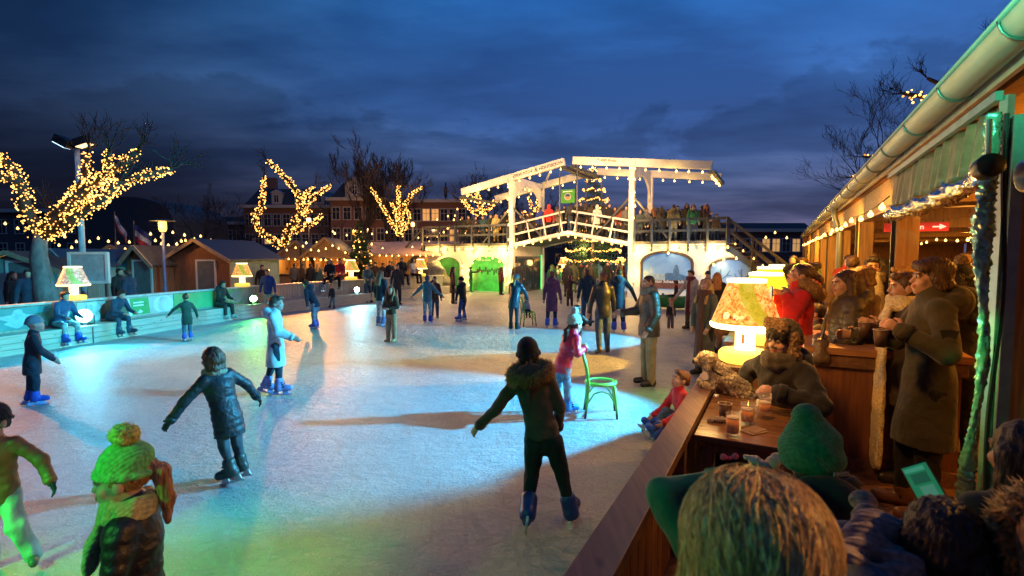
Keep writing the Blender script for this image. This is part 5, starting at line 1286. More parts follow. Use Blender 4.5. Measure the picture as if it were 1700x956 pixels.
# red sign inside
p=D(1520,377,9.5);t=thing('direction_sign','red sign with white lettering and an arrow inside the pavilion','sign',p,0);X=ND*1.0
b=MB();b.box((0,0,0),(.95,.05,.16),np.column_stack([ND,PD,[0,0,1]]));b.build('sign_panel',emit('sign_red',(.6,.035,.03),.4),t)
MWE=emit('sign_white',(1,.75,.65),.8)
text_obj('Toiletten',.13,MWE,frame(-PD*.03-ND*.12,ND,np.array([0,0,1]),-PD),t,bold=True)
b=MB();b.prism([-PD*.03+ND*x+np.array([0,0,z]) for x,z in((.24,.013),(.34,.013),(.34,.05),(.44,0),(.34,-.05),(.34,-.013),(.24,-.013))],-PD*.004);b.build('arrow',MWE,t)
b=MB()
for s in(-.4,.4): b.beam(ND*s+np.array([0,0,.08]),ND*s+np.array([0,0,.32]),.02,.02)
b.build('hanger',M_dark,t)
# standing dark post inside, parasol post
t=thing('inner_column','dark steel column inside the pavilion behind the near post','column',PV(5.6,2.6,.3),0);b=MB();b.smooth=True;b.lathe([(.09,0),(.09,.03),(.05,.04),(.05,2.4)],n=16);b.build('column',mat('column_dark',(.1,.05,.04),.4),t)
# ================================================================ terrace rail, table, counter
ro=-.637
t=thing('terrace_rail','reddish brown timber rail and boarded wall along the terrace edge','railing',PV(1.5,ro,0),0);O2=PV(1.5,ro,0)
b=MB();b.beam(PV(-1.0,ro+.0775,1.02)-O2,PV(so(5.35,ro),ro+.0775,1.02)-O2,.155,.06);o=b.build('top_plank',W_rail,t,.004)
# grain runs along the plank: orient material by rotating the object
b=MB();s=-1.0
while s<so(5.3,ro): b.box(PV(s+.07,ro+.06,.5)-O2,(.04,.134,.98),RP);s+=.145
b.build('wall_boards',wood('rail_boards',(.2,.085,.04),.6,axis=2),t)
for s in(0,1.6,3.2,4.8,6.1): b=MB();b.box(PV(s,ro+.115,.62)-O2,(.07,.09,.74),RP);b.build('rail_post',W_rail,t)
# far barrier past the lamp, towards the stairs
t=thing('terrace_barrier','boarded barrier between the ice and the terrace beyond the big lamp','barrier',PV(8,ro,0),0,'barriers round the ice rink');O2=PV(8,ro,0)
b=MB();s=so(6.6,ro)
while s<so(20,ro): b.box(PV(s+.07,ro+.06,.5)-O2,(.04,.138,.98),RP);s+=.145
b.build('boards',W_pale,t)
b=MB();b.beam(PV(so(6.6,ro),ro+.08,1.01)-O2,PV(so(20,ro),ro+.08,1.01)-O2,.18,.05);b.build('top_rail',W_rail,t)
# plinth + lamps
def plinth(p,label,h,w=.62):
    t=thing('lamp_plinth',label,'plinth',(p[0],p[1],0),-AZ,'plinths under the terrace lamps');b=MB();b.box((0,0,h/2),(w,w,h));b.build('box',W_chalet,t,.006);b=MB();b.box((0,0,h+.015),(w+.06,w+.06,.03));b.build('top_board',W_rail,t)
pl1=D(1236,600,5.25);pl1[2]=0
plinth(pl1,'timber plinth carrying the big printed lamp',1.02)
lt,shade=giant_lamp((pl1[0],pl1[1],1.055),'big glowing table lamp, ochre shade with a green band, beside the fur hatted man',.95,'ochre',-.45,gain=.95)
R=lambda a,z:( .352-(z-.43)/(.43)*.162)
def shade_text(txt,size,a0,z,m,par,adv=.52):
    for i,ch in enumerate(txt):
        r=R(0,z)+.004;a=a0+(i-(len(txt)-1)/2)*size*adv/r
        n=np.array([math.sin(a),-math.cos(a),.37]);n/=np.linalg.norm(n);x=np.array([math.cos(a),math.sin(a),0]);y=np.cross(n,x)
        text_obj(ch,size,m,frame(np.array([r*math.sin(a),-r*math.cos(a),z]),x,y,n),par,ext=.0015)
MLW=emit('print_glow',(1,.8,.45),1.3)
shade_text('kpn',.068,-.2,.515,MLW,shade)
b=MB();a=-.6;r=R(0,.52)+.004;n=nz(np.array([math.sin(a),-math.cos(a),.37]));x=np.array([math.cos(a),math.sin(a),0]);y=np.cross(n,x);c=np.array([r*math.sin(a),-r*math.cos(a),.52])
b.tube([c+.032*(math.cos(q)*x+math.sin(q)*y)*(1 if math.sin(q)<.5 else 1.1) for q in np.linspace(0,2*math.pi,17)],.004,5);b.build('emblem',MLW,shade)
b=MB()
for k in range(3): b.tube([c+x*(-.014+.014*k)-y*.014,c+x*(-.014+.014*k)+y*.018],.003,5)
b.build('emblem_bars',MLW,shade)
pl2=D(1268,575,6.35);pl2[2]=0;plinth(pl2,'timber plinth carrying the yellow lamp',1.02)
lt2,sh2=giant_lamp((pl2[0],pl2[1],1.055),'plain yellow glowing lamp behind the big printed one',.98,'yellow',-.5,gain=.9)
MLB=mat('print_brown',(.3,.1,.02),.6);shade_text('Van Dobben',.045,.42,.56,MLB,sh2,.56)
b=MB();a=.42;r=R(0,.66)+.003;n=nz(np.array([math.sin(a),-math.cos(a),.37]));x=np.array([math.cos(a),math.sin(a),0]);y=np.cross(n,x);c=np.array([r*math.sin(a),-r*math.cos(a),.66])
b.prism([c+.035*math.cos(q)*x+.042*math.sin(q)*y for q in np.linspace(0,2*math.pi,19)[:-1]],n*.002);b.build('emblem',MLB,sh2)
pl3=D(1275,540,8.8);pl3[2]=0;plinth(pl3,'timber plinth carrying the farthest terrace lamp',1.02)
giant_lamp((pl3[0],pl3[1],1.055),'farthest glowing lamp of the terrace row',1.0,'yellow',.2,detail=False)
p=D(1290,436,13.5);plinth(p,'timber plinth of the small lamp by the bridge stairs',1.02);giant_lamp((p[0],p[1],1.055),'small glowing lamp on the terrace by the bridge stairs',.95,'yellow',.2,detail=False)
# table
W_tab=wood('table_wood',(.2,.1,.045),.22,axis=0)
tc=PV(so(3.75,ro)+.05,ro+.155+.33,0);t=thing('bar_table','dark varnished table against the terrace rail with beer on it','table',(tc[0],tc[1],.3),-AZ)
b=MB();b.box((0,0,.68),(.64,1.1,.04));b.build('table_top',W_tab,t,.006)
b=MB();b.box((0,0,.62),(.54,1.0,.07));b.build('apron',W_chalet,t)
for sx in(-.25,.25):
    for sy in(-.47,.47): b=MB();b.box((sx,sy,.3),(.07,.07,.6));b.build('leg',W_chalet,t)
ZT=1.003
M_glass,ntg,bg=_new('beer_glass');bg.inputs['Alpha'].default_value=.13;bg.inputs['Roughness'].default_value=.04;bg.inputs['Specular IOR Level'].default_value=1.0;bg.inputs['Base Color'].default_value=(.95,.93,.88,1)
M_beer,ntb,bb=_new('beer');bb.inputs['Transmission Weight'].default_value=0;bb.inputs['Subsurface Weight'].default_value=.2;bb.inputs['Subsurface Radius'].default_value=(.05,.02,.005);bb.inputs['Roughness'].default_value=.05;bb.inputs['Base Color'].default_value=(.8,.3,.02,1);bb.inputs['IOR'].default_value=1.33
M_foam=mat('foam',(.7,.62,.45),.9)
def mug(loc,label,level=.75,rz=0,tilt=None):
    t=thing('beer_mug',label,'beer mug',loc,rz,'beer mugs');r=.043;h=.145
    b=MB();b.smooth=True;b.lathe([(0,0),(r,0),(r*1.02,.01),(r,h),(r*.9,h),(r*.9,.016),(0,.016)],n=28,cap=False);b.build('glass',M_glass,t)
    b=MB();b.smooth=True;b.lathe([(0,.018),(r*.88,.018),(r*.88,.018+(h-.02)*level),(0,.018+(h-.02)*level)],n=28,cap=False);b.build('beer',M_beer,t)
    if level>.4: b=MB();b.smooth=True;b.lathe([(0,.019+(h-.02)*level),(r*.87,.019+(h-.02)*level),(r*.87,.03+(h-.02)*level),(0,.033+(h-.02)*level)],n=28,cap=False);b.build('foam',M_foam,t)
    b=MB();b.smooth=True;b.tube([(r*.98,0,.03),(r+.03,0,.035),(r+.042,0,.06),(r+.042,0,.09),(r+.03,0,.118),(r*.98,0,.124)],.007,8);b.build('handle',M_glass,t)
    if tilt: t.rotation_euler=tilt
    return t
def at_table(px,py): return G(px,py,ZT)
mug(at_table(1216,722),'amber beer mug on the table nearest the terrace rail',.72,-.2)
mug(at_table(1240,703),'second beer mug half hidden behind the amber one',.6,.3)
def paper_cup(loc,label,c=(.1,.05,.03),rz=0,s=1.0,grp='paper cups'):
    t=thing('paper_cup',label,'cup',loc,rz,grp);b=MB();b.smooth=True;b.lathe([(0,0),(.029*s,0),(.041*s,.105*s),(.037*s,.105*s),(.027*s,.006),(0,.006)],n=24,cap=False);b.build('cup_wall',mat('cup_brown',c,.5),t)
    b=MB();b.smooth=True;b.tube([(.041*s*math.cos(a),.041*s*math.sin(a),.105*s) for a in np.linspace(0,2*math.pi,25)],.0025,6,False);b.build('cup_rim',mat('cup_rim',(.6,.5,.38),.6),t);return t
paper_cup(at_table(1203,697),'dark paper cup on the table behind the amber mug',s=1.12)
t=thing('menu_card','brown card menu lying by the beer mug','menu card',at_table(1252,716),.4);b=MB();b.box((0,0,.002),(.15,.1,.004));b.build('card',mat('card_brown',(.25,.16,.08),.6),t,.002);b=MB();b.box((.02,.015,.006),(.13,.09,.003),rotz(.2));b.build('second_card',mat('card_brown2',(.3,.2,.1),.6),t)
t=thing('napkin','small grey lump of crumpled napkin beside the beer mug','napkin',at_table(1196,701),0);sdf_obj('napkin',[dict(p=[ell((0,0,.018),np.array([.05,.025,.02])),cap((-.04,0,.012),(-.075,.02,.01),.01)])],mat('napkin_grey',(.35,.3,.25),.8),.005,t,vnoise(120,.006))
# bar counter
bc=PV(so(4.35,.95),.78,.3);W_bar=wood('bar_front',(.2,.075,.035),.5,axis=2)
t=thing('bar_counter','reddish timber bar counter standing left of the man with cups','counter',bc,-AZ)
b=MB();b.box((0,.25,.52),(1.0,1.0,.98));b.build('carcass',W_bar,t)
b=MB();b.box((-.02,.25,1.035),(1.14,1.14,.06));b.build('counter_top',wood('bar_top',(.42,.2,.085),.4,axis=0),t,.006)
b=MB();b.box((0,-.27,.95),(1.06,.045,.11));b.box((-.52,.25,.95),(.045,1.06,.11));b.build('top_trim',W_rail,t,.004)
b=MB();b.box((0,-.27,.06),(1.02,.03,.12));b.box((-.515,.25,.06),(.03,1.02,.12));b.build('skirting',W_rail,t)
b=MB();b.box((.02,-.262,.5),(.04,.025,.76));b.build('batten',W_rail,t)
# second counter farther along
p=PV(8.3,.75,.3);t=thing('serving_counter','lit timber shelf counter behind the woman in brown','counter',p,-AZ);b=MB();b.box((0,0,.5),(.5,2.2,1.0));b.build('carcass',W_chalet,t);b=MB();b.box((0,0,1.03),(.6,2.3,.05));b.build('counter_top',W_post,t)
# small orange light stands
t=thing('candle_lamp','small red glowing cone light on the terrace floor by the bar','light',G(1362,701,.42),0);b=MB();b.smooth=True;b.lathe([(.03,0),(.032,.01),(.008,.075),(0,.078)],n=16);b.build('glow_cone',emit('red_glow',(1,.03,.02),2.5),t)
b=MB();b.lathe([(.04,-.02),(.04,.0)],n=16);b.lathe([(.012,-.12),(.012,-.02)],n=10);b.build('foot',M_dark,t)
t=thing('heater_rod','thin orange glowing heater rod at the foot of the plastic strip','heater',G(1604,795,.32),0);b=MB();b.smooth=True;b.tube([(0,0,0),(0,0,.10),(0,0,.14),(0,0,.17)],[.006,.006,.013,.002],8);b.build('glow_rod',emit('rod_glow',(1,.2,.04),2.0),t);b=MB();b.box((0,0,-.01),(.07,.07,.02));b.build('foot',M_dark,t)
# ================================================================ green bentwood chairs
def bent_chair(loc,rz,label,s=1.0):
    """back along local -x, seat towards +x"""
    t=thing('bentwood_chair',label,'chair',loc,rz,'green bentwood skating chairs');g,nt,b_=_new('chair_green');tc_=nd(nt,'ShaderNodeTexCoord');sx=nd(nt,'ShaderNodeSeparateXYZ');nt.links.new(tc_.outputs['Object'],sx.inputs[0])
    r=nd(nt,'ShaderNodeValToRGB');r.color_ramp.elements[0].position=.11;r.color_ramp.elements[1].position=.2;r.color_ramp.elements[0].color=(.015,.015,.01,1);r.color_ramp.elements[1].color=(.18,.5,.06,1)
    n=nd(nt,'ShaderNodeTexNoise');n.inputs['Scale'].default_value=14;ad=nd(nt,'ShaderNodeMath',operation='MULTIPLY_ADD');nt.links.new(n.outputs['Fac'],ad.inputs[0]);ad.inputs[1].default_value=.1;nt.links.new(sx.outputs['Z'],ad.inputs[2]);nt.links.new(ad.outputs[0],r.inputs['Fac']);nt.links.new(r.outputs['Color'],b_.inputs['Base Color']);b_.inputs['Roughness'].default_value=.4
    sz=.46
    for y in(-1,1):
        b=MB();b.smooth=True;b.tube([(-.22,y*.2,0),(-.19,y*.19,.25),(-.175,y*.18,sz),(-.2,y*.18,.68),(-.27,y*.175,.92)],[.016,.019,.021,.02,.018],10);b.build('back_leg',g,t)
        b=MB();b.smooth=True;b.tube([(.21,y*.19,0),(.19,y*.175,.25),(.17,y*.16,sz-.02)],[.014,.018,.02],10);b.build('front_leg',g,t)
    b=MB();b.smooth=True
    for k in range(7): z=.58+.055*k;x=-.19-.0033*(z-.5)*50*.5;b.tube([(-.185-.2*(z-.55),-.175,z),(-.2-.2*(z-.55),0,z+.005),(-.185-.2*(z-.55),.175,z)],.013,8)
    b.tube([(-.265,-.19,.915),(-.285,0,.93),(-.265,.19,.915)],.022,8);b.build('back_slats',g,t)
    b=MB();b.smooth=True;b.tube([(.0+.205*math.cos(a),.2*math.sin(a),sz) for a in np.linspace(0,2*math.pi,29)],.02,8,False);b.tube([(.0+.17*math.cos(a),.165*math.sin(a),sz+.012) for a in np.linspace(0,2*math.pi,29)],.01,8,False);b.build('seat_ring',g,t)
    b=MB();b.smooth=True
    for y in(-1,1): b.tube([(-.19,y*.185,.2),(-.1,y*.18,.34),(.0,y*.175,.37),(.1,y*.175,.34),(.185,y*.175,.2)],.011,7)
    b.tube([(.185,-.17,.22),(.19,-.1,.34),(.195,0,.37),(.19,.1,.34),(.185,.17,.22)],.011,7);b.build('bent_brace',g,t);t.scale=(s,s,s);return t
bent_chair(G(997,688),math.radians(-6),'green bentwood chair pushed by the girl in the pink jacket',.97)
bent_chair(G(877,541),math.radians(15),'green bentwood chair pushed by the woman in shiny teal',.95)
# sled boat at the right arch
p=G(1120,514);t=thing('sled_boat','green wooden boat sled before the blue skyline poster','sled',p,math.radians(-25));b=MB();b.smooth=True;V=[];
for i in range(11):
    f=i/10*2-1;w=.42*(1-abs(f)**2.5)+.02;z0=.08+.14*abs(f)**2
    V+=[(f*1.1,-w*.55,z0),(f*1.15,-w,.5+.12*f*f),(f*1.15,w,.5+.12*f*f),(f*1.1,w*.55,z0)]
b.add(V,[(i*4+k,i*4+(k+1)%4,(i+1)*4+(k+1)%4,(i+1)*4+k) for i in range(10) for k in(0,2,3)]);o=b.build('hull',mat('boat_green',(.03,.25,.06),.4),t);md=o.modifiers.new('s','SOLIDIFY');md.thickness=.03
b=MB();b.box((-.3,0,.42),(.25,.7,.03));b.box((.4,0,.42),(.25,.6,.03));b.build('seat',W_post,t)
# ================================================================ dog
def dog(loc,rz):
    t=thing('dog','fluffy cream puppy leaning its paws on the terrace rail','dog',loc,rz)   # faces local +y
    m=[cloth((.72,.6,.42),'fur'),mat('dog_nose',(.01,.008,.008),.3)]
    # sitting upright on the bench behind the rail, chest up, front paws on the rail at local origin
    P=[ell((0,-.30,-.12),np.array([.105,.13,.12])),cap((0,-.27,-.06),(0,-.1,.1),.105,.085),cap((0,-.1,.1),(0,-.05,.16),.08,.065),ell((0,.0,.225),np.array([.072,.078,.068])),ell((0,.062,.2),np.array([.036,.05,.034])),
       cap((.058,-.01,.255),(.075,.02,.165),.026,.03),cap((-.058,-.01,.255),(-.075,.02,.165),.026,.03),
       cap((.05,-.09,.06),(.05,-.02,-.0),.036,.03),cap((.05,-.02,.0),(.05,.05,.016),.028,.026),cap((-.05,-.09,.06),(-.05,-.02,-.0),.036,.03),cap((-.05,-.02,.0),(-.05,.05,.016),.028,.026),
       cap((.085,-.3,-.15),(.09,-.2,-.22),.06,.045),cap((-.085,-.3,-.15),(-.09,-.2,-.22),.06,.045),cap((.09,-.2,-.22),(.09,-.12,-.235),.035,.03),cap((-.09,-.2,-.22),(-.09,-.12,-.235),.035,.03),cap((0,-.4,-.18),(0,-.5,-.13),.035,.02),
       ell((0,.112,.207),np.array([.015,.01,.012]),None,1),ell((.03,.058,.242),np.array([.009,.008,.009]),None,1),ell((-.03,.058,.242),np.array([.009,.008,.009]),None,1)]
    o=sdf_obj('body',[dict(p=P,k=.02)],m,.0085,t,vnoise(70,.009));furry(o,.7,.015,(0,-.15,-.6),.45,3)
    me=o.data
    b=MB();b.smooth=True;b.tube([(.088*math.cos(a),-.075+.08*math.sin(a)*.8,.125+.05*math.sin(a)*.8) for a in np.linspace(0,2*math.pi,25)],.008,6,False);b.build('collar',mat('collar_dark',(.02,.02,.02),.5),t)
    return t
pd=PV(so(4.28,ro)+.02,ro+.11,1.055);dog(pd,math.radians(78))
t=thing('bench','timber bench behind the terrace rail under the puppy','bench',PV(so(4.5,ro),ro+.42,.3),-AZ);b=MB();b.box((0,.1,.49),(.36,1.3,.05));b.build('seat',W_chalet,t,.004)
for sy in(-.45,.65): b=MB();b.box((0,sy,.235),(.3,.06,.465));b.build('leg',W_chalet,t)
# ================================================================ people
BLUE=(.025,.09,.5);NAVY=(.015,.02,.045);BLK=(.012,.012,.014);DK=(.03,.03,.035);BRN=(.07,.045,.025);OLV=(.085,.07,.035);JEAN=(.05,.09,.17);LJEAN=(.2,.32,.45);TEAL=(.02,.09,.13);MAR=(.16,.025,.07);KHK=(.27,.19,.09);GRY=(.12,.12,.12);WHT=(.62,.62,.6)
HB=(.045,.025,.012);HD=(.015,.01,.007);HBL=(.42,.26,.09);HR_=(.2,.075,.025)
def at(px,py,z=0): g=G(px,py,z);return (g[0],g[1],z)
RK='skaters and visitors on the ice'
def P(label,px,py,H,face,**k):
    k.setdefault('group',RK);return person(label,at(px,py,k.pop('z',0)),H,face,**k)
# ---- nearest skaters
P('girl in a green knitted hat with a yellow pompom and a plaid scarf',240,1225,1.31,-104,head=(-6,3,0),hat='slouch',hatcol=(.16,.55,.12),pom=(.8,.8,.15),hair='pony',hcol=(.42,.2,.06),coat=(.006,.006,.007),ckind='puffer',clen='thigh',scarf=(.42,.4,.14),scarftail=.05,trousers=DK,foot='skate',fcol=BLUE,glove=BLK,vox=.0085)
P('child in an orange brown jacket and pale snow trousers cut off by the left edge',4,945,1.13,150,head=(25,-5,0),hair='short',hcol=HD,hat='beanie',hatcol=BLK,coat=(.33,.14,.03),ckind='puffer',clen='hip',armL=((-.75,.2,-.75),(-.35,.35,-.8)),armR=((.3,.1,-1),(.2,.3,-1)),trousers=(.42,.46,.36),wide=1.5,tkind='plain',legL=((-.22,.35,-1),(-.3,-.1,-1)),legR=((.05,-.05,-1),(.0,-.2,-1)),foot='boot',fcol=(.1,.12,.06),glove=BLK)
P('child in a long dark puffer coat gliding with both arms out',382,800,1.3,-58,lean=(13,-7),head=(-12,-8,0),hair='bob',hcol=(.11,.06,.03),coat=(.018,.028,.034),ckind='puffer',clen='thigh',hood=None,scarf=(.35,.3,.2),armL=((-.75,.2,-.8),(-.5,.35,-.85)),armR=((.85,-.05,-.7),(.6,.1,-.85)),glove=BLK,trousers=(.06,.08,.09),wide=.85,legR=((.1,.08,-1),(.08,-.1,-1)),legL=((.06,-.02,-1),(.1,-.28,-1)),toe=(-25,-30),foot='skate',fcol=(.04,.06,.05))
P('girl in a white hooded knee length coat with lavender skates',460,655,1.53,75,head=(10,0,0),hair='short',hcol=(.1,.07,.04),coat=(.66,.66,.62),clen='knee',hood='down',armR=((.2,.25,-1),(0,.9,-.35)),armL=((-.2,.1,-1),(0,.8,-.5)),trousers=(.03,.05,.07),wide=.85,foot='skate',fcol=(.35,.33,.6),legR=((.0,.15,-1),(0,.0,-1)),legL=((0,-.2,-1),(0,-.35,-1)))
P('child in a grey blue beanie and dark jacket skating near the left edge',57,672,1.27,45,head=(0,-4,0),lean=(5,0),hat='beanie',hatcol=(.16,.24,.27),hair=None,coat=(.012,.022,.035),ckind='plain',clen='thigh',armR=((.2,.3,-1),(0,.7,-.7)),armL=((-.2,.3,-1),(0,.7,-.7)),trousers=(.012,.03,.05),wide=1.15,foot='skate',fcol=BLUE,legR=((0,.1,-1),(0,-.05,-1)),legL=((0,-.05,-1),(0,-.12,-1)))
F1=P('skater from behind in a black beanie and brown jacket with fur hood',902,872,1.5,4,lean=(13,-12),head=(-4,-6,0),hat='slouch',hatcol=(.012,.012,.012),hair='lowpony',hcol=(.03,.02,.014),coat=(.05,.034,.022),fat=.92,clen='waist',hood='down',trim=(.32,.18,.06),armL=((-.62,.02,-.85),(-.66,.2,-.72)),armR=((.34,-.1,-.95),(-.02,.45,-.9)),trousers=(.012,.013,.016),tkind='denim',wide=.9,legR=((.26,.12,-1),(.24,-.02,-1)),legL=((-.07,.16,-1),(-.08,-.75,-.75)),toe=(18,0),foot='skate',fcol=(.015,.04,.2),vox=.0085)
P('girl in a pink jacket and grey green bobble hat leaning on a green chair',932,690,1.36,62,lean=(22,0),head=(-5,-8,0),hat='slouch',hatcol=(.3,.42,.33),pom=(.5,.56,.5),hair='lowpony',hcol=HD,coat=(.78,.05,.11),ckind='puffer',clen='hip',handR=G(976,692)+np.array([0,.02,.86]),handL=G(972,692)+np.array([0,.2,.87]),trousers=LJEAN,wide=.82,foot='skate',fcol=(.05,.2,.62),legR=((0,.2,-1),(0,-.0,-1)),legL=((0,-.05,-1),(0,-.3,-1)))
# ---- middle distance
P('man from behind in a dark denim jacket and blue jeans',1000,586,1.76,-8,hair='short',hcol=HR_,coat=(.02,.025,.032),ckind='leather',clen='hip',trousers=(.05,.1,.18),armL=((-.3,.05,-1),(-.15,.15,-1)),legR=((.03,.05,-1),(.03,-.05,-1)),legL=((-.05,-.1,-1),(-.03,-.3,-1)),foot='shoe',fcol=(.08,.06,.04))
P('small boy in a grey puffer holding the hand of the denim jacket man',958,584,1.06,-5,hair='short',hcol=(.16,.06,.02),coat=(.05,.055,.06),ckind='puffer',clen='hip',armR=((.5,0,-.6),(.6,0,.1)),trousers=(.2,.13,.06),foot='boot',fcol=BRN)
P('woman in a hooded navy coat on blue skates beside the denim jacket man',1026,551,1.78,12,hair='short',hcol=(.1,.04,.02),coat=(.022,.024,.04),clen='thigh',hood='down',armR=((.6,.1,-.8),(.4,.2,-.9)),glove=BLK,trousers=NAVY,foot='skate',fcol=(.03,.07,.4),legR=((.08,.1,-1),(.1,-.1,-1)))
P('man in a dark blue hooded jacket left of the denim jacket man',974,541,1.74,-12,hair='short',hcol=HR_,coat=(.02,.03,.045),clen='hip',hood='down',trousers=JEAN,wide=.9,bag=1)
P('boy in a brown fleece jacket reaching one arm out towards the passage',946,508,1.33,8,hair='short',hcol=HR_,coat=(.1,.06,.035),clen='hip',armR=((.9,.2,-.4),(.9,.2,-.3)),trousers=(.09,.06,.045),wide=1.3,foot='boot',fcol=BRN)
P('woman in a maroon parka with a white hood lining on blue skates',916,544,1.68,20,head=(10,0,0),hair='bun',hcol=HR_,coat=(.2,.035,.09),clen='knee',hood='down',scarf=(.6,.58,.55),trousers=NAVY,wide=.85,foot='skate',fcol=BLUE,legL=((-.05,-.15,-1),(0,-.2,-1)))
P('woman in a shiny teal puffer bending over a green chair',853,546,1.62,28,lean=(16,0),hat='beanie',hatcol=(.15,.4,.4),hair='lowpony',hcol=HBL,coat=(.015,.07,.1),ckind='shiny',clen='thigh',armR=((.3,.5,-.8),(.0,.6,-.8)),armL=((-.3,.4,-.8),(0,.6,-.8)),trousers=(.015,.06,.08),tkind='shiny',wide=.75,foot='boot',fcol=(.012,.03,.04))
P('toddler in red boots sitting on the far green chair',873,541,.85,160,hair='short',hcol=HBL,coat=(.4,.42,.45),clen='hip',pz=.5,legR=((.05,1,-.1),(0,0,-1)),legL=((-.05,1,-.1),(0,0,-1)),trousers=NAVY,foot='boot',fcol=(.45,.02,.03))
P('boy in a black hoodie and blue jeans turning on blue skates',769,532,1.46,-55,lean=(10,0),head=(-20,-10,0),hat='beanie',hatcol=BLK,hair=None,coat=(.015,.018,.016),clen='hip',hood='down',trousers=(.03,.08,.25),legR=((.15,.3,-1),(.1,-.1,-1)),legL=((-.2,.1,-1),(-.2,-.1,-1)),foot='skate',fcol=(.03,.15,.55))
P('long haired woman in a long brown coat before the green wall',752,504,1.66,75,hair='long',hcol=(.05,.03,.02),coat=(.07,.05,.03),clen='knee',trousers=BLK,wide=.85,foot='boot')
P('boy from behind in a metallic blue puffer with arms held out',710,536,1.52,12,hair='short',hcol=(.05,.1,.12),coat=(.05,.2,.27),ckind='shiny',clen='hip',hood='down',armL=((-.75,0,-.75),(-.7,.1,-.6)),armR=((.6,.1,-.8),(.5,.4,-.5)),trousers=(.25,.42,.46),wide=.95,foot='skate',fcol=BLUE)
P('person half hidden behind the metallic blue puffer boy',722,528,1.45,170,hair='short',hcol=HB,coat=(.1,.05,.03),clen='hip',trousers=JEAN,handR=G(722,528)+np.array([.0,-.2,1.35]))
P('long haired girl in a dark olive sweater and beige trousers clasping her hands',650,567,1.4,-160,head=(-25,0,0),hair='longfront',hcol=(.12,.06,.025),coat=(.035,.032,.018),clen='waist',armR=((.3,.05,-1),(-.7,.75,-.15)),armL=((-.3,.05,-1),(.7,.75,-.15)),trousers=(.33,.25,.15),wide=1.25,tkind='plain',foot='boot',fcol=(.4,.28,.16))
P('long haired woman in black with white trousers and blue skates behind the sweater girl',633,540,1.7,30,hair='long',hcol=(.3,.2,.1),coat=(.012,.03,.05),clen='hip',trousers=(.6,.62,.6),wide=.8,foot='skate',fcol=(.2,.3,.6))
P('man standing behind the sweater girl in a dark brown coat',660,505,1.78,160,hair='short',hcol=GRY,coat=(.05,.035,.03),clen='thigh',trousers=DK)
P('boy bending forward in a navy jacket and grey trousers on blue skates',525,546,1.5,-70,lean=(28,0),head=(0,6,0),hair='short',hcol=HB,coat=(.012,.02,.045),clen='hip',hood='down',armR=((.2,.1,-1),(0,.2,-1)),armL=((-.2,-.3,-1),(0,-.1,-1)),trousers=(.2,.25,.33),wide=1.0,foot='skate',fcol=(.03,.08,.4),legR=((0,.3,-1),(0,-.15,-1)),legL=((0,.1,-1),(0,-.1,-1)))
P('boy in a bright blue jacket standing on the ledge by the green floodlight',443,512,1.62,165,z=.0,pz=1.27,hair='short',hcol=HB,coat=(.015,.05,.22),clen='hip',trousers=(.5,.55,.4),wide=.95,foot='shoe') if False else P('boy in a bright blue jacket standing by the ledge with the green floodlight',446,522,1.66,165,hair='short',hcol=HB,coat=(.015,.05,.22),clen='hip',trousers=(.5,.55,.4),wide=.95,foot='shoe')
P('man in black standing behind the bright blue jacket boy',437,505,1.75,150,hair='short',hcol=HB,coat=BLK,clen='hip',trousers=DK)
P('child in a dark green coat shuffling along the barrier on blue skates',312,566,1.2,-40,lean=(8,0),hair='short',hcol=HB,coat=(.015,.04,.03),clen='thigh',armL=((-.8,.2,-.6),(-.6,.3,-.8)),armR=((.5,.1,-.9),(.2,.3,-1)),trousers=(.05,.12,.2),foot='skate',fcol=BLUE,legR=((0,.2,-1),(0,-.4,-1)))
def sit_ledge(label,px,H,off=.12,turn=0,zs=.44,**k):
    p=bar_pt(bar_px(px),off);f=bar_px(px);q=bar_pt(f+.05);d=q-bar_pt(f);face=math.degrees(math.atan2(d[1],-d[0]))*0+90-math.degrees(math.atan2(-d[0],d[1]))*-1
    n=np.array([d[1],-d[0]]);face=math.degrees(math.atan2(n[0],n[1]))+turn
    kw=dict(legR=((.15,1,-.12),(.05,.1,-1)),legL=((-.15,1,-.12),(-.05,.12,-1)),pz=zs+.07*H,armR=((.2,.35,-1),(-.2,.9,-.25)),armL=((-.2,.35,-1),(.2,.9,-.25)),group='people sitting along the rink barrier');kw.update(k)
    return person(label,(p[0],p[1],0),H,face,**kw)
sit_ledge('sitter in a blue coat on the ledge left of the cyan floodlight',88,1.6,coat=(.02,.07,.16),trousers=(.3,.36,.36),hair='short',hcol=HB,foot='skate',fcol=BLUE,lean=(18,0),clen='hip')
sit_ledge('sitter hunched in dark clothes right of the cyan floodlight',176,1.6,coat=(.01,.04,.08),trousers=(.02,.06,.1),hair='short',hcol=HD,foot='skate',fcol=(.05,.1,.15),lean=(30,0),clen='hip')
sit_ledge('sitter in a black parka with dangling white shoes under the cabin',357,1.6,coat=(.015,.02,.016),trousers=(.03,.035,.03),hair='short',hcol=HB,foot='shoe',fcol=(.5,.5,.45),lean=(14,0),clen='hip',hood='down')
sit_ledge('child in navy sitting on the ledge beside the pale blue floodlight',617,1.15,coat=(.015,.02,.05),hat='beanie',hatcol=(.3,.45,.5),hair=None,trousers=(.12,.14,.2),foot='boot',fcol=BLK,clen='hip',turn=-25)
sit_ledge('blonde woman in black sitting on the barrier left of the red jacket',549,1.68,off=-.05,zs=1.06,turn=60,coat=BLK,trousers=BLK,hair='long',hcol=HBL,foot='skate',fcol=(.5,.5,.4),clen='hip')
sit_ledge('person in a red jacket sitting on the barrier rail',568,1.72,off=-.12,zs=1.06,turn=70,coat=(.45,.03,.03),trousers=BLK,hair='short',hcol=HB,foot='shoe',clen='hip')
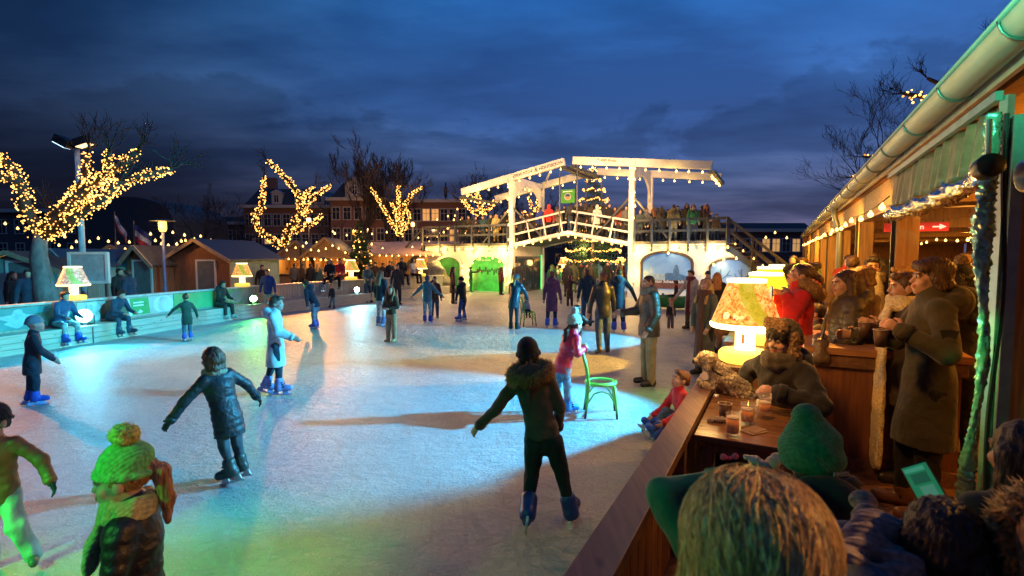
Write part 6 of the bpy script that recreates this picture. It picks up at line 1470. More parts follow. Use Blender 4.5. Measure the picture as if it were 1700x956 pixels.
sit_ledge('man in teal standing against the barrier beside the lamp',601,1.75,off=.35,zs=.8,pz=None,turn=20,coat=(.06,.12,.12),trousers=(.04,.09,.14),hair='short',hcol=HB,legR=((.04,.05,-1),(0,0,-1)),legL=((-.04,.05,-1),(0,0,-1)),clen='hip')
sit_ledge('man in a black cape sitting on the barrier near the far lamp',670,1.75,off=-.1,zs=1.06,turn=30,coat=BLK,trousers=BLK,hair='short',hcol=GRY,clen='thigh',fat=1.15)
sit_ledge('woman in a white jacket sitting on the barrier near the far lamp',686,1.65,off=-.05,zs=1.06,turn=-5,coat=(.55,.52,.46),trousers=BLK,hair='long',hcol=HB,foot='boot',clen='hip')
P('toddler in dark clothes standing below the red jacket sitter',553,512,1.05,-150,lean=(8,0),hair='short',hcol=HBL,coat=(.03,.04,.05),clen='hip',trousers=(.1,.25,.3),foot='boot',legR=((.2,.1,-1),(.3,0,-1)))
# ---- right side of the rink
P('burly man in a brown quilted jacket and khaki trousers facing left',1076,638,1.83,-100,head=(-8,0,0),hair='buzz',hcol=(.05,.03,.02),coat=(.075,.05,.025),ckind='puffer',clen='hip',fat=1.12,scarf=(.2,.17,.12),armL=((-.25,.0,-1),(.1,.45,-.85)),armR=((.25,.35,-.9),(.05,.95,-.1)),trousers=(.3,.2,.08),wide=1.15,tkind='plain',foot='shoe',fcol=BLK,beard=(.06,.04,.03),face_detail=True)
P('blonde woman in a grey green wool coat with a brown scarf looking down',1168,622,1.74,-120,head=(-12,-16,0),hair='longfront',hcol=(.5,.3,.1),coat=(.1,.11,.09),clen='calf',scarf=(.1,.05,.035),scarftail=.5,trousers=BLK,wide=.85,foot='boot',armR=((.15,.1,-1),(-.2,.35,-.9)),armL=((-.2,.1,-1),(.2,.4,-.9)),face_detail=True)
P('woman in a white coat with a maroon scarf leading a toddler by the hand',1146,546,1.74,-120,hair='short',hcol=HB,coat=(.52,.48,.42),clen='knee',scarf=(.15,.03,.04),scarftail=.45,armR=((.35,.3,-.9),(.3,.5,-.8)),trousers=(.1,.09,.07),foot='boot')
P('toddler in a dark jacket with a pale scarf beside the white coat',1113,545,.9,170,hair='short',hcol=(.35,.18,.06),coat=(.02,.025,.03),clen='hip',scarf=(.4,.35,.25),scarftail=.12,trousers=(.1,.1,.12),wide=1.5,foot='boot',fcol=(.2,.07,.03))
P('auburn haired woman from behind right of the wool coat woman',1188,560,1.72,15,hair='long',hcol=(.36,.15,.04),coat=BLK,clen='thigh',trousers=DK)
P('person in a dark teal cap near the white bridge wall',1173,530,1.62,190,hat='beanie',hatcol=(.02,.06,.07),hair=None,coat=(.2,.17,.13),clen='hip',trousers=DK)
P('child in black and red sitting in the green boat sled',1122,512,1.2,-60,z=0,pz=.52,legR=((.1,1,0),(0,1,-.1)),legL=((-.1,1,0),(0,1,-.1)),hair='short',hcol=HB,coat=(.03,.03,.03),scarf=(.5,.05,.04),trousers=DK,foot='boot')
P('boy in a red top and jeans sitting on the ice with blue skates stretched out',1138,722,1.3,-98,lean=(12,0),head=(0,-24,0),hair='short',hcol=(.14,.055,.02),coat=(.5,.015,.03),clen='waist',pz=.12,legR=((.1,.75,.55),(0,.62,-.62)),legL=((-.12,.8,.42),(0,.7,-.6)),armR=((.2,.4,-.8),(-.1,.8,-.5)),armL=((-.2,.4,-.8),(.1,.8,-.5)),trousers=(.07,.12,.2),foot='skate',fcol=(.02,.09,.55),vox=.012,toe=(0,0))
P('seated person in a tan quilted coat behind the big printed lamp',1214,590,1.6,-100,z=0,pz=.55,legR=((.1,1,-.1),(0,0,-1)),legL=((-.1,1,-.1),(0,0,-1)),hair='short',hcol=HB,coat=(.25,.13,.05),ckind='puffer',trousers=(.2,.1,.04),lean=(8,0))
# ---- under the left arch and in the passage
PG='people in and around the bridge passage'
def PB(label,u,v,H,face,**k):
    q=BR(u,v,0);k.setdefault('group',PG);face=face;return person(label,(q[0],q[1],k.pop('z',0)),H,face,**k)
PB('man in dark coat hugging a companion by the glazed cabinet',.75,-.6,1.8,150,hair='short',hcol=HB,coat=(.03,.03,.035),clen='hip',trousers=(.12,.08,.04))
PB('short haired companion being hugged by the glazed cabinet',.45,-.35,1.72,170,hair='short',hcol=HBL,coat=(.1,.06,.05),clen='hip',trousers=DK)
PB('boy in a dark jacket pointing along the green arched poster',-2.5,-.5,1.5,70,hair='short',hcol=HB,coat=(.015,.02,.02),clen='hip',armR=((.3,.9,-.05),(0,1,.1)),armL=((-.2,.9,-.1),(0,1,.05)),trousers=(.05,.07,.05))
PB('woman in red beside the glazed cabinet edge',.15,-1.6,1.55,60,hair='long',hcol=HB,coat=(.2,.04,.04),clen='hip',trousers=DK)
cr=[('tall man in a brown coat standing with his back in the passage',3.2,1.5,1.82,5,dict(coat=(.07,.05,.03),clen='thigh',trousers=(.1,.09,.06))),
('bald man in a grey jacket deep in the passage',3.75,4.2,1.78,20,dict(coat=(.1,.1,.09),hair='buzz',trousers=(.15,.15,.15))),
('woman with brown hair and a white collar in the passage',4.35,.5,1.68,170,dict(coat=(.03,.03,.03),hair='long',scarf=WHT,trousers=DK)),
('man in a black coat near the right passage wall',5.4,.8,1.84,175,dict(coat=BLK,clen='thigh',trousers=DK)),
('woman in a tan coat leaning at the right passage wall',6.35,-.2,1.72,-40,dict(coat=(.25,.15,.05),clen='knee',hair='long',hcol=HB,trousers=BLK)),
('skater in a green lit vest facing the camera in the passage',1.9,2.2,1.55,180,dict(coat=(.03,.25,.08),hair='short',hcol=HBL,trousers=(.05,.1,.1))),
('child in white cap next to the green lit vest',2.35,1.2,1.3,150,dict(coat=(.05,.07,.12),hat='beanie',hatcol=WHT,hair=None,trousers=NAVY)),
('person in a bright green jacket in the passage',2.75,2.8,1.6,90,dict(coat=(.05,.5,.08),trousers=(.05,.3,.08),hair='short')),
('man in a dark red coat far behind the passage',1.3,5.5,1.8,150,dict(coat=(.25,.03,.03),clen='thigh',hair='short',trousers=DK)),
('person in a red cap far behind the passage',2.6,6.0,1.68,200,dict(coat=(.2,.05,.04),hat='beanie',hatcol=(.4,.03,.03),hair=None,trousers=DK)),
('tall person in black far behind the passage',1.8,7.0,1.85,170,dict(coat=BLK,hair='short',trousers=DK)),
('couple member in navy far behind on the right of the passage',5.2,6.3,1.76,190,dict(coat=NAVY,hair='short',hcol=HBL,trousers=(.1,.15,.25))),
('couple member in teal far behind on the right of the passage',5.6,6.0,1.66,215,dict(coat=(.03,.13,.17),hair='short',trousers=NAVY)),
('person in green at the right side far behind the passage',5.9,4.0,1.6,180,dict(coat=(.04,.3,.08),hat='beanie',hatcol=(.2,.5,.4),hair=None,trousers=NAVY)),
('person in pale blue at the right side far behind the passage',6.3,3.4,1.7,200,dict(coat=(.2,.35,.4),hair='short',trousers=NAVY)),
('blue coated child skating far behind the passage',1.0,4.0,1.35,120,dict(coat=(.03,.06,.2),hair='short',trousers=NAVY)),
('person in teal bent over far inside the passage',3.5,6.5,1.5,90,dict(coat=(.05,.2,.2),lean=(30,0),hat='beanie',hatcol=(.3,.45,.4),hair=None,trousers=(.1,.2,.2))),
('visitor in brown at the far stall behind the passage',4.4,8.0,1.75,10,dict(coat=(.1,.06,.03),hair='short',trousers=DK)),
('visitor in grey at the far stall behind the passage',4.9,8.6,1.72,-20,dict(coat=GRY,hair='short',trousers=DK)),
('visitor in dark blue at the far stall behind the passage',3.0,8.8,1.78,20,dict(coat=NAVY,hair='short',trousers=DK)),
('visitor in black near the far left lamp behind the passage',.6,8.2,1.76,170,dict(coat=BLK,hair='short',trousers=DK))]
cr+=[('man in dark grey walking towards the passage just before it',3.9,-1.2,1.8,5,dict(coat=(.03,.03,.035),hair='short',trousers=DK)),('woman in a long black coat just before the passage',2.9,-.9,1.68,15,dict(coat=BLK,clen='knee',hair='long',trousers=DK)),('man in a brown leather jacket just inside the passage',4.9,-.7,1.82,-15,dict(coat=(.06,.035,.02),hair='short',trousers=JEAN)),
('person in dark green at the middle of the passage',4.0,2.6,1.7,30,dict(coat=(.02,.05,.03),hair='short',trousers=DK)),('person in black with a red scarf in the passage',2.5,4.6,1.74,190,dict(coat=BLK,scarf=(.4,.03,.03),hair='long',trousers=DK)),('person in a beige coat in the middle of the passage',4.6,3.6,1.7,170,dict(coat=(.3,.24,.15),clen='thigh',hair='long',trousers=DK)),
('tall man in navy at the right of the passage',5.7,2.2,1.88,10,dict(coat=NAVY,hair='short',trousers=DK)),('woman in dark red at the right of the passage',6.0,1.4,1.66,160,dict(coat=(.16,.02,.03),hair='long',trousers=DK)),('person in black at the rear of the passage by the spruce',3.4,8.0,1.76,180,dict(coat=BLK,hair='short',trousers=DK)),('person in blue at the rear of the passage by the spruce',2.2,7.6,1.7,160,dict(coat=(.04,.08,.2),hair='short',trousers=DK))]
for l,u,v,H,f,k in cr: k.setdefault('hcol',HB);PB(l,u,v,H,f,**k)
# ---- crowd on the bridge
DG='visitors standing on the drawbridge'
def PD_(label,px,v,H,face,**k):
    best=min(np.linspace(-6.2,11.4,400),key=lambda u:abs(850+850*BR(u,v,0)[0]/BR(u,v,0)[1]-px));q=BR(best,v,0);z=ZD+.06 if not 0<best<6.9 else deck_z(best)+.02
    k.setdefault('group',DG);k.setdefault('hcol',HB);return person(label,(q[0],q[1],z),H,face,**k)
dk=[('person in black at the far left end of the bridge deck',768,.5,1.72,180,dict(coat=BLK)),('person in dark brown with a pale face at the left bridge end',778,.8,1.76,170,dict(coat=BRN)),
('person holding a white cup near the left bridge end',790,.5,1.68,150,dict(coat=DK,armR=((.3,.4,-.8),(-.2,.8,.4)))),('person in teal and black near the left bridge end',803,.6,1.7,200,dict(coat=(.02,.06,.07),hair='bob')),
('person in dark green beside the blonde on the bridge',814,.7,1.76,160,dict(coat=(.02,.035,.03))),('blonde woman in a cream coat on the left of the bridge',824,.45,1.74,190,dict(coat=(.45,.36,.14),hair='long',hcol=HBL,clen='thigh',trousers=(.3,.2,.08))),
('tall man in black by the left bridge post',840,.5,1.9,185,dict(coat=BLK,armL=((-.2,.4,-.8),(.3,.9,0)))),('boy with a white paper right of the left bridge post',864,.5,1.62,185,dict(coat=(.05,.05,.05),armR=((.2,.3,-.9),(-.1,.8,-.4)))),
('man in a royal blue jacket on the left bridge leaf',897,.6,1.78,20,dict(coat=(.03,.05,.3))),('person in a bright red hooded jacket on the left bridge leaf',911,.45,1.78,10,dict(coat=(.75,.04,.02),hood='up',hair=None,trousers=BLK)),
('person in tan behind the red hood on the bridge',925,1.2,1.7,-10,dict(coat=(.2,.15,.1))),('man in dark grey under the hanging green sign',947,1.0,1.74,0,dict(coat=(.05,.05,.055),trousers=JEAN)),
('dark clad person right of the hanging green sign',962,.8,1.7,150,dict(coat=BLK)),('couple member in black mid bridge left of the white jacket',971,1.0,1.74,20,dict(coat=DK,hair='long')),('person in dark brown next to the white hooded jacket',981,.7,1.66,10,dict(coat=BRN)),
('person in a white hooded jacket in the middle of the bridge',991,.45,1.66,0,dict(coat=(.62,.6,.55),hood='up',hair=None,clen='thigh')),('man in black right of the white hooded jacket',1010,.7,1.84,170,dict(coat=BLK)),('woman in rust red right of middle on the bridge',1027,.6,1.8,160,dict(coat=(.22,.05,.03),hair='long')),
('person in dark grey left of the right bridge post',1038,.7,1.86,180,dict(coat=GRY)),('boy in dark teal right of the right bridge post',1061,.5,1.66,190,dict(coat=(.03,.05,.06))),('woman with auburn hair in black on the right deck',1083,.5,1.7,-20,dict(coat=BLK,hair='long',hcol=HR_)),
('long haired person in a dark brown coat on the right deck',1098,.5,1.78,10,dict(coat=(.05,.04,.03),hair='long',clen='thigh')),('man in a khaki parka leaning on the right deck railing',1117,.45,1.84,20,dict(coat=(.18,.14,.07),hood='down',clen='hip',fat=1.12,trousers=(.2,.18,.12))),
('tall person in dark brown behind the green coat on the bridge',1138,.8,1.9,200,dict(coat=(.05,.035,.025),hair='long')),('woman in a green coat looking down on the right deck',1149,.45,1.82,185,dict(coat=(.03,.2,.08),hair='longfront',hcol=(.2,.1,.04),scarf=(.4,.35,.25))),
('red haired woman holding something white on the right deck',1170,.5,1.8,150,dict(coat=(.06,.04,.03),hair='longfront',hcol=(.36,.12,.03),armR=((.2,.3,-.9),(-.2,.8,.3)))),('child in dark brown at the top of the bridge stairs',1187,.6,1.3,180,dict(coat=BRN)),
('small child peeping over the right deck railing',1177,.5,1.15,180,dict(coat=BLK,hair='short')),('person in navy at the back of the left deck',852,2.2,1.75,190,dict(coat=NAVY)),('person in grey at the back of the bridge middle',1000,2.5,1.75,0,dict(coat=GRY)),('person in brown at the back of the right deck',1108,2.3,1.78,170,dict(coat=BRN)),('dark coated couple member just left of the left bridge post',833,1.6,1.8,170,dict(coat=BLK)),('person in grey behind the cream coat blonde',819,1.8,1.8,10,dict(coat=GRY)),('person in black behind the pale faced man at the left end',785,1.9,1.78,20,dict(coat=BLK)),('person in brown between the paper boy and the blue jacket',880,1.0,1.76,170,dict(coat=BRN)),
('dark haired person behind the paper boy',872,2.0,1.8,10,dict(coat=DK,hair='long')),('person in dark green left of the green sign',936,1.9,1.8,180,dict(coat=(.02,.04,.025))),('person in black left of the white hooded jacket at the back',984,2.2,1.82,10,dict(coat=BLK)),('person in brown right of the green sign at the back',955,2.3,1.8,170,dict(coat=BRN)),
('person in navy right of the white hooded jacket at the back',1003,1.6,1.8,30,dict(coat=NAVY)),('woman in dark red beside the rust red woman',1020,1.5,1.74,190,dict(coat=(.12,.03,.03),hair='long')),('person in olive left of the right bridge post at the back',1032,2.2,1.8,10,dict(coat=OLV)),('person in grey between teal boy and auburn woman',1072,1.3,1.78,180,dict(coat=GRY)),
('person in black behind the auburn woman',1090,1.9,1.84,10,dict(coat=BLK)),('person in dark blue behind the khaki parka',1122,1.5,1.86,190,dict(coat=NAVY)),('person in brown behind the red haired woman',1162,1.5,1.82,10,dict(coat=BRN)),
('person in olive at the back of the right deck',1128,2.4,1.76,190,dict(coat=OLV))]
for l,px,v,H,f,k in dk: k.setdefault('trousers',DK);PD_(l,px,v,H,f,**k)
# ---- behind the left barrier
MG='visitors behind the left barrier'
def PM(label,px,Y,H,face,**k):
    p=D(px,424,Y);k.setdefault('group',MG);k.setdefault('hcol',HB);k.setdefault('trousers',DK);return person(label,(p[0],p[1],0),H,face,**k)
for l,px,Y,H,f,k in [('man in dark blue behind the barrier at the far left',44,14.0,1.78,130,dict(coat=(.015,.03,.06))),('woman in black by the orange lit cabin',18,14.8,1.7,90,dict(coat=BLK,hair='long')),('person in black beside the white framed board',196,16.5,1.75,100,dict(coat=BLK)),('bulky person in dark blue right of the white framed board',212,15.6,1.72,-90,dict(coat=NAVY,fat=1.2)),
 ('visitor in teal and blond before the orange chalets',528,27,1.74,20,dict(coat=(.03,.1,.12),hair='long',hcol=HBL)),('visitor in black before the orange chalets',515,27.5,1.74,10,dict(coat=BLK)),('visitor in brown before the orange chalets',500,28.5,1.7,30,dict(coat=BRN)),('small group member in grey before the orange chalets',488,28.5,1.72,0,dict(coat=GRY)),
 ('man in a dark cap by the small christmas tree',622,29,1.78,170,dict(coat=(.05,.03,.02),hat='beanie',hatcol=BLK,hair=None)),('man in navy at the canopy stall',647,30,1.82,180,dict(coat=NAVY)),('woman in tan at the canopy stall',661,31,1.68,10,dict(coat=(.3,.18,.07),hair='long')),('person in black at the canopy stall',710,31.2,1.74,10,dict(coat=BLK)),('person in brown at the canopy stall',635,31,1.72,20,dict(coat=BRN))]: PM(l,px,Y,H,f,**k)
# ---- terrace
TG='guests on the terrace'
def PT(label,px,Y,H,face,**k):
    p=D(px,424,Y);k.setdefault('group',TG);k.setdefault('hcol',HB);k.setdefault('trousers',DK);return person(label,(p[0],p[1],.3),H,face,**k)
def hp(px,py,Y): return D(px,py,Y)
# fur hatted man
mugp=hp(1270,668,3.55)
TM=PT('man in a fur trapper hat and dark coat holding a beer mug',1316,3.95,1.78,-112,head=(0,-10,0),pz=.43,legR=((.15,1,-.1),(0,0,-1)),legL=((-.15,1,-.1),(0,0,-1)),hair='short',hcol=HB,coat=(.011,.011,.01),clen='hip',hood='down',fat=1.25,beard=(.08,.045,.025),scarf=(.08,.07,.05),handL=mugp+np.array([.07,.05,.0]),handR=hp(1215,655,4.25),elbR=(.8,-.2,-.5),elbL=(-.8,-.1,-.5),vox=.0095,lean=(6,0),curl=(.3,.55))
h=lambda x,y,z: TM['hc']+TM['HR']@(np.array([x,y,z])*TM['u']);u=TM['u'];HRm=TM['HR']
hat=sdf_obj('fur_hat',[dict(p=[ell(h(0,-.01,.075),np.array([.112,.125,.098])*u,HRm,1),cap(h(-.06,.085,.125),h(.06,.085,.125),.046*u,.046*u,0,(HRm[:,1],.7)),cap(h(.094,.01,.06),h(.106,-.01,-.095),.034*u,.042*u,0),cap(h(-.094,.01,.06),h(-.106,-.01,-.095),.034*u,.042*u,0),cap(h(-.06,-.085,.03),h(.06,-.085,.03),.035*u,.035*u,0)],k=.02)],[cloth((.3,.19,.09),'fur'),cloth((.05,.045,.035),'plain')],.0085,TM['T'],vnoise(70,.007));furry(hat,.55,.014,(0,0,-.3),.5)
mug((mugp[0],mugp[1],mugp[2]-.08),'beer mug held up by the fur hatted man',.45,2.5)
# man with cup
cupm=hp(1462,562,3.4)
M8=PT('young man with swept brown hair in a brown parka holding a paper cup',1552,3.55,1.82,-66,head=(-5,-6,0),hair='wavy',hcol=(.09,.045,.02),coat=(.045,.04,.02),clen='knee',hood='down',handL=cupm+np.array([.06,.0,-.0]),elbL=(-.5,-.3,-.9),armR=((.15,.5,-.9),(-.2,1,.1)),trousers=BLK,foot='shoe',fcol=(.14,.06,.03),vox=.0088,fat=1.08,curl=(.3,.8),legR=((.04,.2,-1),(0,.0,-1)))
paper_cup((cupm[0],cupm[1],cupm[2]-.055),'dark paper cup held by the young man in the brown parka',s=1.1)
b=MB();q=M8['ar']['L'];c=(q[0]*.45+q[1]*.55)+np.array([-.078,-.0,.02]);b.prism([c+np.array([0,y,z]) for y,z in((-.05,.02),(0,.03),(.05,.02),(.035,-.03),(0,-.055),(-.035,-.03))],(-.006,0,0));b.build('sleeve_badge',mat('badge_dark',(.015,.013,.01),.6),M8['T'])
cupw=hp(1436,548,3.75)
PT('woman with a long cream scarf behind the young man in the parka',1512,4.15,1.72,-68,hair='short',hcol=(.1,.05,.025),coat=(.05,.035,.03),clen='thigh',scarf=(.66,.55,.3),scarftail=.62,scarfw=1.7,handL=cupw+np.array([.06,0,0]),elbL=(-.4,-.3,-.9),fat=1.05,vox=.011)
paper_cup((cupw[0],cupw[1],cupw[2]-.055),'dark paper cup held by the woman in the cream scarf',s=1.1)
phone=hp(1281,487,5.1)
PT('woman in a red fur hooded jacket looking at her phone',1328,5.2,1.78,-68,head=(0,-16,0),hair='pony',hcol=(.06,.028,.015),coat=(.72,.02,.015),clen='thigh',hood='down',trim=(.36,.2,.07),handL=phone+np.array([.05,-.01,-.05]),handR=phone+np.array([.06,.04,-.07]),fat=1.12,vox=.012,face_detail=True,trousers=(.1,.05,.03))
t=thing('phone','black phone held by the woman in the red jacket',"phone",phone,math.radians(75));b=MB();b.box((0,0,0),(.075,.01,.15),None);b.build('phone_body',mat('phone_black',(.01,.01,.012),.2),t,.004)
b=MB();b.box((0,.0062,0),(.066,.002,.135));b.build('phone_screen',emit('phone_glow',(.5,.6,.8),.6),t)
PT('woman with loose dark hair in a brown quilted jacket carrying a bag',1412,4.75,1.72,-72,head=(-10,2,0),hair='long',hcol=(.05,.022,.01),coat=(.06,.045,.025),ckind='puffer',clen='thigh',hood='down',fat=1.22,armL=((-.3,.1,-1),(.1,.7,-.6)),vox=.0105,face_detail=True)
p=hp(1362,570,4.5);t=thing('handbag','brown leather bag under the arm of the quilted jacket woman','bag',p,math.radians(60));sdf_obj('bag_body',[dict(p=[cap((-.12,0,0),(.12,0,0.02),.06),cap((-.13,0,-.1),(.13,0,-.08),.07)],k=.05)],cloth((.13,.085,.05),'leather'),.012,t,vnoise(30,.008))
b=MB();b.smooth=True;b.tube([(-.13,0,0),(-.1,-.03,.2),(0,-.05,.32),(.1,-.03,.2),(.13,0,.02)],.01,6);b.build('bag_strap',cloth((.06,.04,.025),'leather'),t)
for l,px,Y,H,f,k in [('brown haired woman with a hood behind the quilted jacket woman',1438,5.5,1.72,-80,dict(coat=(.12,.08,.05),hair='wavy',hcol=(.1,.05,.025))),
 ('dark bearded man in a grey scarf facing the camera on the terrace',1449,6.6,1.84,-150,dict(coat=BLK,hair='short',hcol=HD,beard=HD,scarf=(.3,.27,.22),scarftail=.3,face_detail=True,vox=.012,handR=hp(1440,478,6.3))),
 ('man with cropped hair left of the grey scarf man',1416,7.0,1.86,40,dict(coat=(.12,.07,.04),hair='buzz',hcol=(.07,.04,.02))),
 ('dark haired man in a black jacket behind the red jacket woman',1347,7.6,1.74,70,dict(coat=BLK,hair='short',hcol=HD)),
 ('seated dark haired person low behind the red jacket woman',1362,5.9,1.3,-60,dict(coat=BRN,hair='short',hcol=HD)),
 ('blond person half hidden behind the red jacket woman',1330,6.6,1.75,-90,dict(coat=(.2,.12,.06),hair='long',hcol=HBL)),
 ('person in a white and green jacket by the far pavilion posts',1336,12.5,1.82,-100,dict(coat=(.5,.55,.35),hair='short',hcol=HB)),
 ('person with dark curls by the bridge stairs foot',1318,12.0,1.86,-130,dict(coat=BLK,hair='bob',hcol=HD)),
 ('dark haired person beside the dark curls',1325,10.8,1.7,-100,dict(coat=BRN,hair='short',hcol=HD)),
 ('person in green at the far pavilion posts',1358,12.5,1.7,-60,dict(coat=(.03,.16,.06),hair='short')),
 ('person with an orange face near the third pavilion post',1408,10.5,1.86,-150,dict(coat=(.4,.04,.03),hair='short',hcol=HB)),
 ('person in black inside between the pavilion posts',1452,9.0,1.9,10,dict(coat=BLK,hair='short')),
 ('woman with dark hair right of the grey scarf man',1467,7.0,1.82,-60,dict(coat=(.1,.07,.05),hair='bob',hcol=HD)),
 ('blond person inside behind the near timber post',1505,5.6,1.74,-50,dict(coat=DK,hair='short',hcol=HBL)),
 ('dark haired person in cream and red inside the pavilion',1552,6.6,1.85,60,dict(coat=(.4,.3,.2),hair='short',hcol=HD,scarf=(.4,.03,.02))),
 ('blond child like head behind the young man in the parka',1563,5.2,1.66,-20,dict(coat=BRN,hair='short',hcol=(.5,.3,.1))),
 ('person in brown deep inside the pavilion by the sign',1585,8.0,1.8,-40,dict(coat=BRN,hair='short')),
 ('person in dark red deep inside the pavilion',1535,9.0,1.78,150,dict(coat=(.16,.03,.02),hair='long')),
 ('person with a reddish face near the plastic strip',1630,5.8,1.86,-110,dict(coat=BLK,hair='short',hcol=HD)),
 ('tall dark person deep inside the pavilion before the windows',1612,8.6,1.92,20,dict(coat=BLK,hair='short')),
 ('person in tan deep inside the pavilion at the back',1560,10.5,1.82,170,dict(coat=(.2,.13,.07),hair='short'))]: PT(l,px,Y,H,f,**k)
PT('person in a black hat with a big fur pompom behind the parka man',1600,4.4,1.76,20,hat='beanie',hatcol=BLK,pom=(.42,.26,.1),hair='long',hcol=HD,coat=BLK,hood='down',vox=.0095)
# ---- foreground guests
PT('person in a dark green jacket leaning an elbow on the terrace rail',1320,1.55,1.7,0,lean=(25,0),pz=.26,legR=((.15,1,-.1),(0,0,-1)),legL=((-.15,1,-.1),(0,0,-1)),head=(0,-5,0),hair='short',hcol=HD,coat=(.02,.1,.06),ckind='plain',clen='hip',handL=hp(1200,762,2.0),elbL=(-1,-.1,.1),handR=hp(1285,770,2.1),elbR=(.7,0,-.7),vox=.01)
b=MB();b.smooth=True;pbow=hp(1211,760,1.62)
t=thing('hair_bow','small pink bow clipped in dark hair above the blonde head','hair bow',pbow,.1)
o=sdf_obj('bow',[dict(p=[cap((-.004,0,0),(-.02,0,.004),.004,.011,0,(np.array([0,1.,0]),.6)),cap((.004,0,0),(.02,0,.004),.004,.011,0,(np.array([0,1.,0]),.6)),ell((0,0,0),np.array([.005,.005,.006]))],k=.004)],cloth((.75,.08,.16),'plain'),.002,t)
G4=PT('person in a tall bottle green knitted beanie at the near terrace table',1392,1.9,1.62,8,lean=(14,0),pz=.36,legR=((.1,1,-.1),(0,0,-1)),legL=((-.1,1,-.1),(0,0,-1)),hat=None,hair='short',hcol=HD,coat=(.012,.02,.016),clen='hip',hood='down',handL=hp(1262,775,2.35),handR=hp(1400,790,2.3),vox=.01)
h=lambda x,y,z: G4['hc']+G4['HR']@(np.array([x,y,z])*G4['u']);u=G4['u'];Hm=G4['HR']
def fold(Pt):
    q=(Pt-G4['hc'])@Hm;return (.0042*np.sin(q[...,2]*62+q[...,0]*30+np.sin(q[...,0]*22)*1.8)*np.exp(-((q[...,2]-.05)/.07)**2)+.0012*np.sin(np.arctan2(q[...,0],q[...,1])*70)).astype(np.float32)
sdf_obj('hat',[dict(p=[ell(h(0,-.016,.04),np.array([.113,.125,.1])*u,Hm),cap(h(0,-.02,.085),h(-.02,-.035,.165),.098*u,.056*u),ell(h(0,-.016,-.005),np.array([.114,.128,.06])*u,Hm)],k=.035,cut=[(h(0,0,-.045),-Hm[:,2])])],cloth((.018,.14,.07),'knit'),.006,G4['T'],fold)
hatlab=text_obj('MARCS',.024,mat('hat_print',(.4,.42,.4),.6),frame(h(.06,-.131,-.028),nz(Hm@np.array([1,.45,0])),Hm[:,2],nz(Hm@np.array([.45,-1,0]))),G4['T'],ext=.002)
# blonde head in the foreground
B5=PT('blonde person seen from behind very close at the bottom of the picture',1283,.8,1.46,14,lean=(4,0),head=(0,-4,0),hair=None,hcol=HBL,coat=(.03,.03,.03),clen='hip',vox=.012,hood=None)
h5=lambda x,y,z: B5['hc']+B5['HR']@(np.array([x,y,z])*B5['u']);u=B5['u'];H5=B5['HR']
hm5=cloth((.7,.45,.17),'hair')
hb=sdf_obj('hair',[dict(p=[ell(h5(0,-.012,.035),np.array([.108,.116,.1])*u,H5),cap(h5(0,-.06,.0),h5(0,-.075,-.2),.085*u,.1*u,0),cap(h5(.06,-.02,.0),h5(.075,-.03,-.2),.05*u,.06*u),cap(h5(-.06,-.02,.0),h5(-.075,-.03,-.2),.05*u,.06*u)],k=.03)],hm5,.007,B5['T'],lambda Pt:(.004*np.sin(np.arctan2(((Pt-B5['hc'])@H5)[...,0],((Pt-B5['hc'])@H5)[...,1]+.02)*31+((Pt-B5['hc'])@H5)[...,2]*22)).astype(np.float32))
def strands(parent,fn,n,r,seed,m,nm='hair_strands'):
    rr=np.random.default_rng(seed);b=MB();b.smooth=True
    for _ in range(n):
        pts=fn(rr);b.tube(pts,list(np.linspace(r,r*.35,len(pts))),4,False)
    return b.build(nm,m,parent)
def f5(rr):
    A=np.array([.114,.122,.106]);C=np.array([0,-.012,.035]);st=rr.normal(size=3);st[2]=abs(st[2])*1.1+.15;st[1]-=.25;q=nz(st);p=[];out=rr.uniform(1.0,1.07)*(1.06 if rr.random()<.06 else 1);w=rr.normal(size=3)*.22;ph=rr.uniform(0,6.28);am=rr.uniform(.02,.2);low=None
    for k in range(11):
        if low is None:
            p.append(h5(*(C+q*A*out)))
            fl=np.array([.25*math.sin(q[0]*9+ph*.15)+w[0]+am*math.sin(k*1.1+ph),-.75+w[1],-1.0]);fl=fl-q*(fl@q);q=nz(q+nz(fl)*.2)
            if q[2]<-.25: low=C+q*A*out
        else:
            low=low+np.array([.006*math.sin(k+ph)+w[0]*.012,-.002+w[1]*.01,-.03]);p.append(h5(*low))
    return p
strands(hb,f5,3200,.0009,5,hm5)
strands(hb,f5,1300,.0009,6,cloth((.55,.32,.11),'hair'))
strands(hb,f5,1000,.0009,7,cloth((.85,.66,.32),'hair'))
# dark head with green lit phone
ph=hp(1535,805,1.42)
N6=PT('dark haired person seen from behind holding up a green lit phone',1640,1.16,1.62,16,lean=(12,0),head=(0,-12,0),pz=.44,legR=((.15,1,-.1),(0,0,-1)),legL=((-.25,1,-.1),(0,0,-1)),hair='bob',hcol=(.003,.0025,.002),coat=(.05,.07,.12),clen='hip',scarf=(.45,.36,.3),handL=ph+np.array([-.02,-.02,-.07]),trousers=JEAN,vox=.009)
t=thing('phone','phone with a screen reflecting green light held by the dark haired person','phone',ph,math.radians(-12));t.rotation_euler=(math.radians(-42),math.radians(-32),math.radians(-34))
b=MB();b.box((0,0,0),(.07,.009,.125));b.build('phone_body',mat('phone_black',(.01,.01,.012),.2),t,.004)
b=MB();b.box((0,-.0055,.0),(.063,.002,.114));ps=b.build('phone_screen',emit('phone_green_reflection',(.03,.36,.15),.34),t)  # green light reflected by the screen is put into its emission
